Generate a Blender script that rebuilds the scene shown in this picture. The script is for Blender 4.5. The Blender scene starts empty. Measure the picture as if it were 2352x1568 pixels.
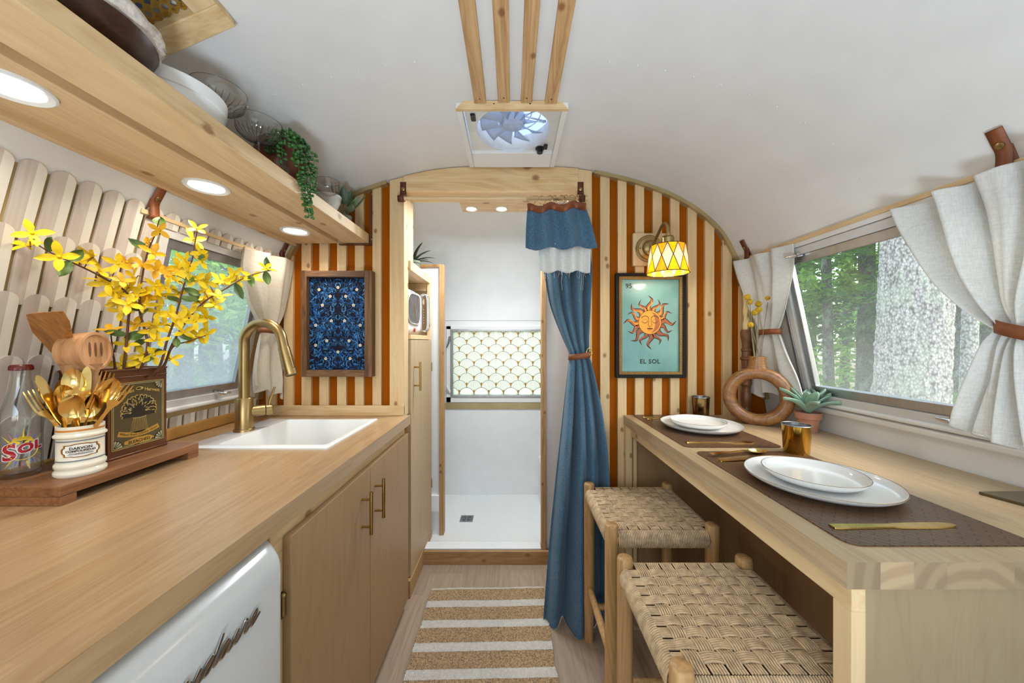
import bpy, bmesh, math, random
from mathutils import Vector as V, Matrix as M, noise as NZ
from math import sin, cos, pi, radians, sqrt, atan2, tan
SC = bpy.context.scene
COL = SC.collection
random.seed(7)

# ------------------------------------------------------------------ camera
F_PX, CX, CY, CZ = 800.0, 1176.0, 784.0, 1.2      # focal length in pixels of the 2352 px frame, principal point, eye height
cam_d = bpy.data.cameras.new('camera')
cam_d.sensor_width = 36.0
cam_d.lens = F_PX / 2352.0 * 36.0
cam_d.clip_start = 0.02
cam_d.clip_end = 200
cam = bpy.data.objects.new('camera', cam_d)
COL.objects.link(cam)
cam.location = (0, 0, CZ)
cam.rotation_euler = (radians(90), 0, 0)
SC.camera = cam

# ------------------------------------------------------------------ world, daylight, exposure
SC.view_settings.view_transform = 'Standard'
SC.view_settings.look = 'None'
SC.view_settings.gamma = 1.0
SC.view_settings.use_curve_mapping = False
SC.view_settings.exposure = 0.3
SC.cycles.use_denoising = True
SC.cycles.max_bounces = 10
SC.cycles.diffuse_bounces = 5
SC.cycles.glossy_bounces = 4
SC.cycles.transmission_bounces = 8
SC.cycles.transparent_max_bounces = 24
SC.cycles.caustics_reflective = False
SC.cycles.caustics_refractive = False
SC.cycles.sample_clamp_indirect = 4.0
W = bpy.data.worlds.new('sky')
SC.world = W
W.use_nodes = True
wn = W.node_tree
wn.nodes.clear()
sky = wn.nodes.new('ShaderNodeTexSky')
sky.sky_type = 'NISHITA'
sky.sun_disc = False
sky.sun_elevation = radians(48)
sky.sun_rotation = radians(120)
sky.air_density = 1.2
sky.dust_density = 2.5
bgn = wn.nodes.new('ShaderNodeBackground')
bgn.inputs[1].default_value = 1.35
wo = wn.nodes.new('ShaderNodeOutputWorld')
haze = wn.nodes.new('ShaderNodeMix')           # thin high cloud: the blue of the sky half washed out
haze.data_type = 'RGBA'
haze.inputs[0].default_value = 0.55
haze.inputs[7].default_value = (1.0, 1.0, 0.97, 1.0)
wn.links.new(sky.outputs[0], haze.inputs[6])
wn.links.new(haze.outputs[2], bgn.inputs[0])
wn.links.new(bgn.outputs[0], wo.inputs[0])


def area(name, loc, target, sx, sy, power, col=(1, 1, 1), shape='RECTANGLE', spread=180):
    l = bpy.data.lights.new(name, 'AREA')
    l.shape = shape
    l.size = sx
    if shape in ('RECTANGLE', 'ELLIPSE'):
        l.size_y = sy
    l.energy = power
    l.color = col
    l.spread = radians(spread)
    o = bpy.data.objects.new(name, l)
    COL.objects.link(o)
    o.location = loc
    d = V(target) - V(loc)
    o.rotation_euler = d.to_track_quat('-Z', 'Y').to_euler()
    o['kind'] = 'helper'
    return o


# fill light added behind the camera; daylight through the frosted shower window
area('added_end_fill', (0, -1.62, 1.38), (0, 1.5, 1.15), 1.66, 0.86, 6.5, (0.70, 0.85, 1.0))
# side fill added through an unseen wall gap behind the camera
area('daylight_entry_door', (-1.32, -0.78, 1.05), (0.9, 0.35, 0.95), 0.66, 1.4, 11, (0.74, 0.88, 1.0))
# an added uplight, unseen behind the camera, brightens the vaulted ceiling (its can is built with the other things)
area('floor_uplight_beam', (0.02, -0.62, 0.24), (0.02, -0.12, 2.0), 0.46, 0.46, 17, (0.70, 0.85, 1.0), 'DISK', 125)

area('daylight_shower_window', (0.0, 2.95, 1.12), (0, 2.0, 1.0), 0.95, 0.6, 4, (0.97, 1.0, 0.96))

# ------------------------------------------------------------------ pixels of the photograph to points of the place


def pY(x, y, Y):
    return V(((x - CX) / F_PX * Y, Y, CZ - (y - CY) / F_PX * Y))


def pX(x, y, X):
    return pY(x, y, X * F_PX / (x - CX))


def pZ(x, y, z):
    return pY(x, y, (CZ - z) * F_PX / (y - CY))


# ------------------------------------------------------------------ colours and materials


def lin(c):
    return tuple(((v / 255.0) / 12.92 if v / 255.0 <= 0.04045 else ((v / 255.0 + 0.055) / 1.055) ** 2.4) for v in c)


def rgba(c):
    return (*lin(c), 1.0)


class NT:
    def __init__(s, name):
        s.m = bpy.data.materials.new(name)
        s.m.use_nodes = True
        s.t = s.m.node_tree
        s.t.nodes.clear()
        s.out = s.t.nodes.new('ShaderNodeOutputMaterial')

    def n(s, typ, **kw):
        nd = s.t.nodes.new('ShaderNode' + typ)
        for k, v in kw.items():
            setattr(nd, k, v)
        return nd

    def l(s, a, b):
        s.t.links.new(a, b)

    def set(s, sock, v):
        if hasattr(v, 'is_output') or isinstance(v, bpy.types.NodeSocket):
            s.l(v, sock)
        else:
            sock.default_value = v

    def math(s, op, a, b=0.0, clamp=False):
        nd = s.n('Math', operation=op, use_clamp=clamp)
        s.set(nd.inputs[0], a)
        s.set(nd.inputs[1], b)
        return nd.outputs[0]

    def mix(s, f, a, b):
        nd = s.n('Mix', data_type='RGBA')
        s.set(nd.inputs[0], f)
        s.set(nd.inputs[6], a)
        s.set(nd.inputs[7], b)
        return nd.outputs[2]

    def coords(s, scale=(1, 1, 1), rand=True, kind='Object'):
        tc = s.n('TexCoord')
        mp = s.n('Mapping')
        mp.inputs['Scale'].default_value = scale
        src = tc.outputs[kind]
        if rand:
            oi = s.n('ObjectInfo')
            va = s.n('VectorMath', operation='MULTIPLY_ADD')
            cb = s.n('CombineXYZ')
            for i in range(3):
                s.l(oi.outputs['Random'], cb.inputs[i])
            s.l(cb.outputs[0], va.inputs[0])
            va.inputs[1].default_value = (7.3, 11.1, 5.7)
            s.l(src, va.inputs[2])
            src = va.outputs[0]
        s.l(src, mp.inputs[0])
        return mp.outputs[0]

    def noise(s, vec, scale=1.0, detail=3.0, rough=0.55, dist=0.0):
        nd = s.n('TexNoise')
        s.l(vec, nd.inputs['Vector'])
        nd.inputs['Scale'].default_value = scale
        nd.inputs['Detail'].default_value = detail
        nd.inputs['Roughness'].default_value = rough
        nd.inputs['Distortion'].default_value = dist
        return nd.outputs['Fac']

    def ramp(s, fac, stops):
        nd = s.n('ValToRGB')
        cr = nd.color_ramp
        while len(cr.elements) < len(stops):
            cr.elements.new(0.5)
        for e, (p, c) in zip(cr.elements, stops):
            e.position = p
            e.color = c
        s.l(fac, nd.inputs[0])
        return nd.outputs[0]

    def bsdf(s, col, rough=0.5, metal=0.0, spec=0.5, bump=None, bstr=0.2, bdist=0.002, **kw):
        b = s.n('BsdfPrincipled')
        s.set(b.inputs['Base Color'], col)
        s.set(b.inputs['Roughness'], rough)
        b.inputs['Metallic'].default_value = metal
        b.inputs['Specular IOR Level'].default_value = spec
        for k, v in kw.items():
            s.set(b.inputs[k.replace('_', ' ')], v)
        if bump is not None:
            bp = s.n('Bump')
            bp.inputs['Strength'].default_value = bstr
            bp.inputs['Distance'].default_value = bdist
            s.l(bump, bp.inputs['Height'])
            s.l(bp.outputs[0], b.inputs['Normal'])
        s.l(b.outputs[0], s.out.inputs[0])
        return b


MATS = {}


def plain(name, c, rough=0.5, metal=0.0, spec=0.5, var=0.06, vscale=9.0, bumps=0.0, bscale=120.0, **kw):
    if name in MATS:
        return MATS[name]
    t = NT(name)
    vec = t.coords()
    f = t.noise(vec, vscale, 4)
    a = rgba(tuple(max(0, v * (1 - var)) for v in c))
    b = rgba(tuple(min(255, v * (1 + var)) for v in c))
    col = t.ramp(f, [(0.3, a), (0.7, b)])
    bp = t.noise(vec, bscale, 2) if bumps else None
    t.bsdf(col, rough, metal, spec, bp, bumps, **kw)
    MATS[name] = t.m
    return t.m


def wood(name, light, dark, axis='Y', fine=70.0, broad=9.0, rough=0.5, knots=0.0, contrast=1.0, var=0.10, knot_scale=4.0, coat=0.0):
    if name in MATS:
        return MATS[name]
    t = NT(name)
    ai = 'XYZ'.index(axis)

    def sc(a, along):
        r = [a, a, a]
        r[ai] = along
        return tuple(r)
    v1 = t.coords(sc(fine, 2.2))
    v2 = t.coords(sc(broad, 0.8))
    v3 = t.coords(sc(fine * 3.2, 7.0))
    n1 = t.noise(v1, 1.0, 4, 0.6, 0.4)
    n2 = t.noise(v2, 1.0, 3, 0.55, 1.6)
    n3 = t.noise(v3, 1.0, 2, 0.5)
    rings = t.math('MULTIPLY', n2, 9.0)
    rings = t.math('FRACT', rings)
    rings = t.math('ABSOLUTE', t.math('SUBTRACT', rings, 0.5))
    f = t.math('ADD', t.math('MULTIPLY', n1, 0.62), t.math('MULTIPLY', rings, 0.34))
    f = t.math('ADD', f, t.math('MULTIPLY', n3, 0.22))
    f = t.math('ADD', t.math('MULTIPLY', t.math('SUBTRACT', f, 0.5), contrast), 0.5, True)
    col = t.ramp(f, [(0.28, rgba(dark)), (0.50, rgba(tuple((a * 0.65 + b * 0.35) for a, b in zip(light, dark)))), (0.68, rgba(light))])
    if knots:
        vk = t.coords((1, 1, 1))
        sp = t.n('SeparateXYZ')
        t.l(vk, sp.inputs[0])
        cr = [i for i in range(3) if i != ai]
        cb2 = t.n('CombineXYZ')
        t.l(t.math('MULTIPLY', t.math('ADD', sp.outputs[cr[0]], sp.outputs[cr[1]]), knot_scale * 1.4), cb2.inputs[0])
        t.l(t.math('MULTIPLY', sp.outputs[ai], knot_scale * 1.0), cb2.inputs[1])
        vo = t.n('TexVoronoi')
        vo.voronoi_dimensions = '2D'
        vo.inputs['Scale'].default_value = 1.0
        vo.inputs['Randomness'].default_value = 1.0
        t.l(cb2.outputs[0], vo.inputs['Vector'])
        d = t.math('ADD', vo.outputs['Distance'], t.math('MULTIPLY', t.math('SUBTRACT', n1, 0.5), 0.05))
        k = t.ramp(d, [(0.035, (1, 1, 1, 1)), (0.05, (0.55, 0.55, 0.55, 1)), (0.075, (0, 0, 0, 1))])
        k = t.math('MULTIPLY', k, knots)
        col = t.mix(k, col, rgba((122, 72, 34)))
    oi = t.n('ObjectInfo')
    hs = t.n('HueSaturation')
    val = t.math('ADD', t.math('MULTIPLY', oi.outputs['Random'], var * 2), 1.0 - var)
    t.l(val, hs.inputs['Value'])
    t.l(col, hs.inputs['Color'])
    rg = t.math('ADD', t.math('MULTIPLY', n1, 0.16), rough - 0.08)
    t.bsdf(hs.outputs[0], rg, 0, 0.45, t.math('ADD', n1, n3), 0.10, 0.0012, Coat_Weight=coat, Coat_Roughness=0.18)
    MATS[name] = t.m
    return t.m


def metal(name, c, rough=0.25, aniso=0.0, var=0.05):
    if name in MATS:
        return MATS[name]
    t = NT(name)
    vec = t.coords((40, 40, 6))
    f = t.noise(vec, 1.0, 3)
    a = rgba(tuple(v * (1 - var) for v in c))
    b = rgba(tuple(min(255, v * (1 + var)) for v in c))
    t.bsdf(t.ramp(f, [(0.3, a), (0.7, b)]), t.math('ADD', t.math('MULTIPLY', f, 0.1), rough - 0.05), 1.0)
    MATS[name] = t.m
    return t.m


def glow(name, c, s):
    if name in MATS:
        return MATS[name]
    t = NT(name)
    e = t.n('Emission')
    e.inputs[0].default_value = (*c, 1)
    e.inputs[1].default_value = s
    t.l(e.outputs[0], t.out.inputs[0])
    MATS[name] = t.m
    return t.m


def fabric(name, c, c2=None, rough=0.9, weave=420.0, slub=0.5, trans=0.0, bstr=0.5):
    """woven cloth: fine warp and weft relief, slubs of a second tone"""
    if name in MATS:
        return MATS[name]
    t = NT(name)
    c2 = c2 or tuple(v * 0.82 for v in c)
    tc = t.n('TexCoord')
    va = t.coords((weave * 0.12, weave * 0.12, weave), rand=False)
    vb = t.coords((weave, weave, weave * 0.12), rand=False)
    na = t.noise(va, 1.0, 2)
    nb = t.noise(vb, 1.0, 2)
    nn = t.math('ADD', t.math('MULTIPLY', na, 0.5), t.math('MULTIPLY', nb, 0.5))
    lo = t.noise(t.coords((6, 6, 6), rand=False), 1.0, 4)
    f = t.math('ADD', t.math('MULTIPLY', t.math('SUBTRACT', nn, 0.5), 2.2 * slub), t.math('ADD', t.math('MULTIPLY', lo, 0.4), 0.3), True)
    col = t.ramp(f, [(0.25, rgba(c2)), (0.7, rgba(c))])
    b = t.n('BsdfPrincipled')
    t.l(col, b.inputs['Base Color'])
    b.inputs['Roughness'].default_value = rough
    b.inputs['Specular IOR Level'].default_value = 0.15
    b.inputs['Sheen Weight'].default_value = 0.15
    bp = t.n('Bump')
    bp.inputs['Strength'].default_value = bstr
    bp.inputs['Distance'].default_value = 0.0008
    t.l(nn, bp.inputs['Height'])
    t.l(bp.outputs[0], b.inputs['Normal'])
    if trans:
        tr = t.n('BsdfTranslucent')
        t.l(col, tr.inputs[0])
        ms = t.n('MixShader')
        ms.inputs[0].default_value = trans
        t.l(b.outputs[0], ms.inputs[1])
        t.l(tr.outputs[0], ms.inputs[2])
        t.l(ms.outputs[0], t.out.inputs[0])
    else:
        t.l(b.outputs[0], t.out.inputs[0])
    MATS[name] = t.m
    return t.m


def clear_glass(name, c=(255, 255, 255), edge=0.55):
    """thin blown glass: nearly clear face on, greyer and more mirror-like towards its edges"""
    if name in MATS:
        return MATS[name]
    t = NT(name)
    lw = t.n('LayerWeight')
    lw.inputs[0].default_value = 0.5
    f3 = t.math('POWER', lw.outputs['Facing'], 4.0)
    tr = t.n('BsdfTransparent')
    t.l(t.mix(f3, rgba(c), rgba(tuple(v * edge for v in c))), tr.inputs[0])
    gl = t.n('BsdfGlossy')
    gl.inputs['Roughness'].default_value = 0.02
    ms = t.n('MixShader')
    t.l(t.math('ADD', t.math('MULTIPLY', f3, 0.6), 0.05), ms.inputs[0])
    t.l(tr.outputs[0], ms.inputs[1])
    t.l(gl.outputs[0], ms.inputs[2])
    t.l(ms.outputs[0], t.out.inputs[0])
    MATS[name] = t.m
    return t.m


def window_glass(name, dirt, tint=(255, 255, 255), low=0.0, dirt_col=(205, 215, 222), zlo=1.0, zhi=1.5):
    """flat pane: see-through, with a film of dust that scatters light; the dust lies thicker towards the sill"""
    if name in MATS:
        return MATS[name]
    t = NT(name)
    tr = t.n('BsdfTransparent')
    tr.inputs[0].default_value = rgba(tint)
    gl = t.n('BsdfGlossy')
    gl.inputs['Roughness'].default_value = 0.02
    lw = t.n('LayerWeight')
    fac = t.math('ADD', t.math('MULTIPLY', t.math('POWER', lw.outputs['Facing'], 5.0), 0.5), 0.02)
    m1 = t.n('MixShader')
    t.l(fac, m1.inputs[0])
    t.l(tr.outputs[0], m1.inputs[1])
    t.l(gl.outputs[0], m1.inputs[2])
    df = t.n('BsdfTranslucent')
    df.inputs[0].default_value = rgba(dirt_col)
    d2 = t.n('BsdfDiffuse')
    d2.inputs[0].default_value = rgba(dirt_col)
    md = t.n('MixShader')
    md.inputs[0].default_value = 0.35
    t.l(df.outputs[0], md.inputs[1])
    t.l(d2.outputs[0], md.inputs[2])
    tc = t.n('TexCoord')
    sx = t.n('SeparateXYZ')
    t.l(tc.outputs['Object'], sx.inputs[0])
    g = t.n('MapRange')
    t.l(sx.outputs[2], g.inputs[0])
    g.inputs[1].default_value = zlo
    g.inputs[2].default_value = zhi
    g.inputs[3].default_value = 1.0
    g.inputs[4].default_value = 0.0
    n1 = t.noise(t.coords((5, 5, 3), rand=False), 1.0, 5, 0.6)
    n2 = t.noise(t.coords((130, 130, 130), rand=False), 1.0, 2, 0.6)
    f = t.math('MULTIPLY', t.math('ADD', dirt, t.math('MULTIPLY', g.outputs[0], low)), t.math('ADD', n1, 0.5))
    f = t.math('MULTIPLY', f, t.math('ADD', t.math('MULTIPLY', n2, 0.9), 0.55), True)
    m2 = t.n('MixShader')
    t.l(f, m2.inputs[0])
    t.l(m1.outputs[0], m2.inputs[1])
    t.l(md.outputs[0], m2.inputs[2])
    t.l(m2.outputs[0], t.out.inputs[0])
    MATS[name] = t.m
    return t.m


# ------------------------------------------------------------------ mesh helpers


class MB:
    def __init__(s):
        s.v, s.f, s.mi = [], [], []

    def add(s, vs, fs, mi=0):
        o = len(s.v)
        s.v += [tuple(p) for p in vs]
        s.f += [tuple(i + o for i in f) for f in fs]
        s.mi += [mi] * len(fs)
        return s

    def box(s, x0, x1, y0, y1, z0, z1, mi=0):
        x0, x1 = min(x0, x1), max(x0, x1)
        y0, y1 = min(y0, y1), max(y0, y1)
        z0, z1 = min(z0, z1), max(z0, z1)
        return s.add([(x0, y0, z0), (x1, y0, z0), (x1, y1, z0), (x0, y1, z0), (x0, y0, z1), (x1, y0, z1), (x1, y1, z1), (x0, y1, z1)],
                     [(0, 3, 2, 1), (4, 5, 6, 7), (0, 1, 5, 4), (1, 2, 6, 5), (2, 3, 7, 6), (3, 0, 4, 7)], mi)

    def obox(s, c, ax, ay, az, hx, hy, hz, mi=0):
        c = V(c)
        ax, ay, az = V(ax).normalized() * hx, V(ay).normalized() * hy, V(az).normalized() * hz
        vs = [c + ax * i + ay * j + az * k for k in (-1, 1) for (i, j) in ((-1, -1), (1, -1), (1, 1), (-1, 1))]
        return s.add(vs, [(0, 3, 2, 1), (4, 5, 6, 7), (0, 1, 5, 4), (1, 2, 6, 5), (2, 3, 7, 6), (3, 0, 4, 7)], mi)

    def tube(s, pts, r, n=8, closed=False, mi=0, cap=True, flat=1.0):
        pts = [V(p) for p in pts]
        k = len(pts)
        rs = r if isinstance(r, (list, tuple)) else [r] * k
        tang = []
        for i in range(k):
            if closed:
                d = pts[(i + 1) % k] - pts[i - 1]
            else:
                d = pts[min(i + 1, k - 1)] - pts[max(i - 1, 0)]
            tang.append(d.normalized() if d.length > 1e-9 else V((0, 0, 1)))
        up = V((0, 0, 1)) if abs(tang[0].z) < 0.95 else V((0, 1, 0))
        u = tang[0].cross(up).normalized()
        vs = []
        for i in range(k):
            t = tang[i]
            u = (u - t * u.dot(t))
            u = u.normalized() if u.length > 1e-6 else t.orthogonal().normalized()
            w = t.cross(u)
            for j in range(n):
                a = 2 * pi * j / n
                vs.append(pts[i] + (u * cos(a) + w * sin(a) * flat) * rs[i])
        fs = []
        for i in range(k if closed else k - 1):
            a, b = i * n, ((i + 1) % k) * n
            for j in range(n):
                j2 = (j + 1) % n
                fs.append((a + j, a + j2, b + j2, b + j))
        if cap and not closed:
            fs.append(tuple(range(n - 1, -1, -1)))
            fs.append(tuple(range((k - 1) * n, k * n)))
        return s.add(vs, fs, mi)

    def lathe(s, prof, c=(0, 0, 0), n=24, mat=None, mi=0, cap0=True, cap1=True, rib=0.0, ribn=0):
        vs, fs = [], []
        c = V(c)
        for (r, z) in prof:
            for j in range(n):
                a = 2 * pi * j / n
                rr = r * (1 + (rib * cos(ribn * a) if rib else 0))
                p = V((rr * cos(a), rr * sin(a), z))
                if mat is not None:
                    p = mat @ p
                vs.append(c + p)
        for i in range(len(prof) - 1):
            for j in range(n):
                j2 = (j + 1) % n
                fs.append((i * n + j, i * n + j2, (i + 1) * n + j2, (i + 1) * n + j))
        if cap0:
            fs.append(tuple(range(n - 1, -1, -1)))
        if cap1:
            k = len(prof) - 1
            fs.append(tuple(range(k * n, (k + 1) * n)))
        return s.add(vs, fs, mi)

    def prism(s, outline, off, mi=0):
        off = V(off)
        n = len(outline)
        a = [V(p) for p in outline]
        b = [p + off for p in a]
        fs = [tuple(range(n - 1, -1, -1)), tuple(range(n, 2 * n))]
        fs += [(i, (i + 1) % n, n + (i + 1) % n, n + i) for i in range(n)]
        return s.add(a + b, fs, mi)

    def grid(s, fn, nu, nv, cu=False, cv=False, mi=0):
        vs = []
        for j in range(nv if cv else nv + 1):
            for i in range(nu if cu else nu + 1):
                vs.append(V(fn(i / nu, j / nv)))
        w = nu if cu else nu + 1
        h = nv if cv else nv + 1
        fs = []
        for j in range(nv):
            for i in range(nu):
                i2, j2 = (i + 1) % w, (j + 1) % h
                fs.append((j * w + i, j * w + i2, j2 * w + i2, j2 * w + i))
        return s.add(vs, fs, mi)

    def ball(s, c, r, n=10, m=7, mi=0):
        c = V(c)
        r = r if isinstance(r, (tuple, list, V)) else (r, r, r)
        return s.grid(lambda u, v: c + V((r[0] * cos(2 * pi * u) * sin(pi * (0.02 + 0.96 * v)), r[1] * sin(2 * pi * u) * sin(pi * (0.02 + 0.96 * v)), -r[2] * cos(pi * (0.02 + 0.96 * v)))), n, m, cu=True, mi=mi)

    def poly(s, pts, mi=0):
        return s.add(pts, [tuple(range(len(pts)))], mi)

    def strip(s, pts, w, side, mi=0):
        """flat ribbon along pts; side(i) gives the in-plane cross direction, w a width or list of widths"""
        k = len(pts)
        ws = w if isinstance(w, (list, tuple)) else [w] * k
        vs = []
        for i, p in enumerate(pts):
            d = V(pts[min(i + 1, k - 1)]) - V(pts[max(i - 1, 0)])
            sd = V(side).cross(d).normalized() if d.length > 1e-9 else V((0, 0, 1))
            vs += [V(p) + sd * ws[i] * 0.5, V(p) - sd * ws[i] * 0.5]
        return s.add(vs, [(2 * i, 2 * i + 1, 2 * i + 3, 2 * i + 2) for i in range(k - 1)], mi)

    def mesh(s, name, mats, smooth=None):
        me = bpy.data.meshes.new(name)
        me.from_pydata(s.v, [], s.f)
        for m in mats:
            me.materials.append(m)
        if len(mats) > 1:
            me.polygons.foreach_set('material_index', s.mi)
        if smooth is not None:
            me.polygons.foreach_set('use_smooth', [True] * len(me.polygons))
            me.update()
            if smooth < 180:
                me.set_sharp_from_angle(angle=radians(smooth))
        me.validate(verbose=False)
        me.update()
        return me


WM = {}


def link(o, parent=None, world=None):
    COL.objects.link(o)
    if world is None:
        world = M.Identity(4)
    if parent is not None:
        o.parent = parent
        o.matrix_parent_inverse = WM[parent.name].inverted()
    o.matrix_basis = world
    WM[o.name] = world.copy()
    return o


def tag(o, label=None, cat=None, group=None, kind=None):
    if label:
        o['label'] = label
    if cat:
        o['category'] = cat
    if group:
        o['group'] = group
    if kind:
        o['kind'] = kind
    return o


def thing(name, label, cat, loc=(0, 0, 0), group=None, kind=None):
    o = bpy.data.objects.new(name, None)
    o.empty_display_size = 0.05
    link(o, None, M.Translation(V(loc)))
    return tag(o, label, cat, group, kind)


def part(name, mb, mat, parent=None, smooth=None, bevel=0.0, world=None, label=None, solid=0.0, sub=0, kind=None, segs=2):
    mats = mat if isinstance(mat, (list, tuple)) else [mat]
    me = mb.mesh(name, mats, smooth) if isinstance(mb, MB) else mb
    o = bpy.data.objects.new(name, me)
    link(o, parent, world)
    if solid:
        md = o.modifiers.new('thick', 'SOLIDIFY')
        md.thickness = solid
        md.offset = 0
    if bevel:
        md = o.modifiers.new('edge', 'BEVEL')
        md.width = bevel
        md.segments = segs
        md.limit_method = 'ANGLE'
        md.angle_limit = radians(40)
    if sub:
        md = o.modifiers.new('sub', 'SUBSURF')
        md.levels = md.render_levels = sub
    if label:
        o['label'] = label
    if kind:
        o['kind'] = kind
    return o


def single(name, mb, mat, label, cat, group=None, kind=None, **kw):
    o = part(name, mb, mat, None, **kw)
    return tag(o, label, cat, group, kind)


def bx(name, mat, parent, x0, x1, y0, y1, z0, z1, bevel=0.0015, **kw):
    return part(name, MB().box(x0, x1, y0, y1, z0, z1), mat, parent, bevel=bevel, **kw)


def frame_m(o, x, z):
    """matrix with origin o, local x along x, local z close to z"""
    x = V(x).normalized()
    y = V(z).cross(x).normalized()
    z = x.cross(y)
    m = M((x, y, z)).transposed().to_4x4()
    m.translation = V(o)
    return m


def catmull(pts, per=8):
    pts = [V(p) for p in pts]
    out = []
    for i in range(len(pts) - 1):
        p0 = pts[max(i - 1, 0)]
        p1, p2 = pts[i], pts[i + 1]
        p3 = pts[min(i + 2, len(pts) - 1)]
        for k in range(per):
            t = k / per
            out.append(0.5 * ((2 * p1) + (p2 - p0) * t + (2 * p0 - 5 * p1 + 4 * p2 - p3) * t * t + (3 * p1 - p0 - 3 * p2 + p3) * t ** 3))
    out.append(pts[-1])
    return out


def text_flat(s, size, bold=0.0, spacing=1.0, shear=0.0):
    """the outline of a line of writing, filled: 2D points (centred) and faces"""
    cu = bpy.data.curves.new('writing', 'FONT')
    cu.body = s
    cu.size = size
    cu.align_x = 'CENTER'
    cu.align_y = 'CENTER'
    cu.offset = bold
    cu.space_character = spacing
    cu.shear = shear
    cu.resolution_u = 3
    ob = bpy.data.objects.new('writing', cu)
    me = bpy.data.meshes.new_from_object(ob)
    vs = [(v.co.x, v.co.y) for v in me.vertices]
    fs = [tuple(p.vertices) for p in me.polygons]
    bpy.data.objects.remove(ob)
    bpy.data.curves.remove(cu)
    bpy.data.meshes.remove(me)
    return vs, fs


def write(mb, s, size, fn, mi=0, **kw):
    vs, fs = text_flat(s, size, **kw)
    mb.add([fn(x, y) for x, y in vs], fs, mi)
    return mb


# ------------------------------------------------------------------ palette
M_WHITE = plain('white_painted_metal', (224, 222, 218), 0.42, bumps=0.05, bscale=60, var=0.015)
M_CEIL = plain('white_painted_skin', (222, 220, 217), 0.5, bumps=0.08, bscale=45, var=0.012)
M_WALLP = plain('white_wall_panel', (226, 225, 223), 0.35, var=0.012)
M_GLOSSW = plain('white_gloss_acrylic', (232, 232, 231), 0.16, var=0.008)
M_PINE = wood('pine_boards', (224, 196, 152), (198, 160, 112), 'Z', 60, 8, 0.5, knots=0.75, knot_scale=5.0, var=0.05, contrast=0.55)
M_PINE_Y = wood('pine_shelf', (226, 197, 152), (198, 160, 112), 'Y', 55, 7, 0.5, contrast=0.8, knots=0.7, knot_scale=4.0, var=0.04)
M_PINE_X = wood('pine_beam', (222, 195, 150), (194, 152, 100), 'X', 50, 6, 0.42, knots=0.8, knot_scale=3.2, var=0.04)
M_CEDAR = wood('cedar_slats', (206, 168, 120), (160, 116, 70), 'Y', 75, 14, 0.5, knots=0.8, knot_scale=5.0, var=0.08)
M_COUNTER = wood('butcher_block_counter', (177, 147, 110), (150, 114, 76), 'Y', 90, 14, 0.34, var=0.07, coat=0.2, contrast=0.85)
M_TABLE = wood('pale_butcher_block', (188, 166, 132), (163, 134, 99), 'Y', 90, 14, 0.4, contrast=0.85, var=0.06, coat=0.1)
t = NT('end_grain')
wv = t.n('TexWave', wave_type='RINGS', rings_direction='Y')
wv.inputs['Scale'].default_value = 11
wv.inputs['Distortion'].default_value = 2.5
wv.inputs['Detail'].default_value = 2
oi = t.n('ObjectInfo')
cb = t.n('CombineXYZ')
t.l(t.math('MULTIPLY', oi.outputs['Random'], 0.13), cb.inputs[0])
t.l(t.math('MULTIPLY', oi.outputs['Random'], 0.09), cb.inputs[2])
tcx = t.n('TexCoord')
vs1 = t.n('VectorMath', operation='SUBTRACT')
t.l(tcx.outputs['Object'], vs1.inputs[0])
vs1.inputs[1].default_value = (0.75, 0, 0.80)
vad = t.n('VectorMath', operation='ADD')
t.l(vs1.outputs[0], vad.inputs[0])
t.l(cb.outputs[0], vad.inputs[1])
t.l(vad.outputs[0], wv.inputs['Vector'])
hs = t.n('HueSaturation')
t.l(t.math('ADD', t.math('MULTIPLY', oi.outputs['Random'], 0.4), 0.75), hs.inputs['Value'])
t.l(t.ramp(wv.outputs['Fac'], [(0.2, rgba((150, 124, 95))), (0.8, rgba((164, 139, 107)))]), hs.inputs['Color'])
t.bsdf(hs.outputs[0], 0.55)
M_TABLE_END = t.m
M_BIRCH = wood('birch_ply_doors', (164, 130, 92), (143, 110, 74), 'Z', 60, 6, 0.48, contrast=0.7, var=0.03)
M_BIRCH_L = wood('pale_birch_ply', (190, 164, 128), (168, 140, 104), 'Z', 60, 6, 0.48, contrast=0.7, var=0.03)
M_TRIMW = wood('honey_trim', (190, 152, 106), (148, 110, 68), 'Z', 60, 9, 0.5, knots=0.8, knot_scale=6, var=0.06)
M_TRIMX = wood('honey_trim_across', (186, 146, 98), (146, 106, 64), 'X', 50, 7, 0.45, knots=0.6, var=0.05)
M_ORANGE = plain('burnt_orange_paint', (152, 78, 0), 0.7, spec=0.1, var=0.05, vscale=3)
M_BRASS = metal('brushed_brass', (168, 142, 96), 0.32)
M_BRASSTRIM = plain('brass_edge_trim', (176, 156, 112), 0.38, metal=0.45)
M_GOLD = metal('polished_gold', (232, 198, 124), 0.14)
M_BRONZE = metal('antique_brass', (170, 136, 78), 0.28)
M_CHROME = metal('chrome', (215, 217, 220), 0.1)
M_ALU = metal('aluminium', (178, 178, 180), 0.42)
M_ALUW = plain('pale_anodised_frame', (205, 203, 200), 0.4, spec=0.5, var=0.03)
M_LEATHER = plain('tan_leather', (128, 70, 36), 0.5, bumps=0.2, bscale=220, var=0.12)
M_LEATHER_D = plain('brown_leather', (92, 44, 20), 0.5, bumps=0.2, bscale=220, var=0.12)
M_BLACK = plain('black_plastic', (22, 22, 23), 0.35)
M_DARKPIN = plain('dark_screw_head', (70, 46, 22), 0.5)
M_LINEN = fabric('oat_linen', (240, 239, 236), (216, 214, 209), trans=0.3)
M_LINEN2 = fabric('warm_linen', (234, 226, 212), (214, 204, 188), trans=0.3)
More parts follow.
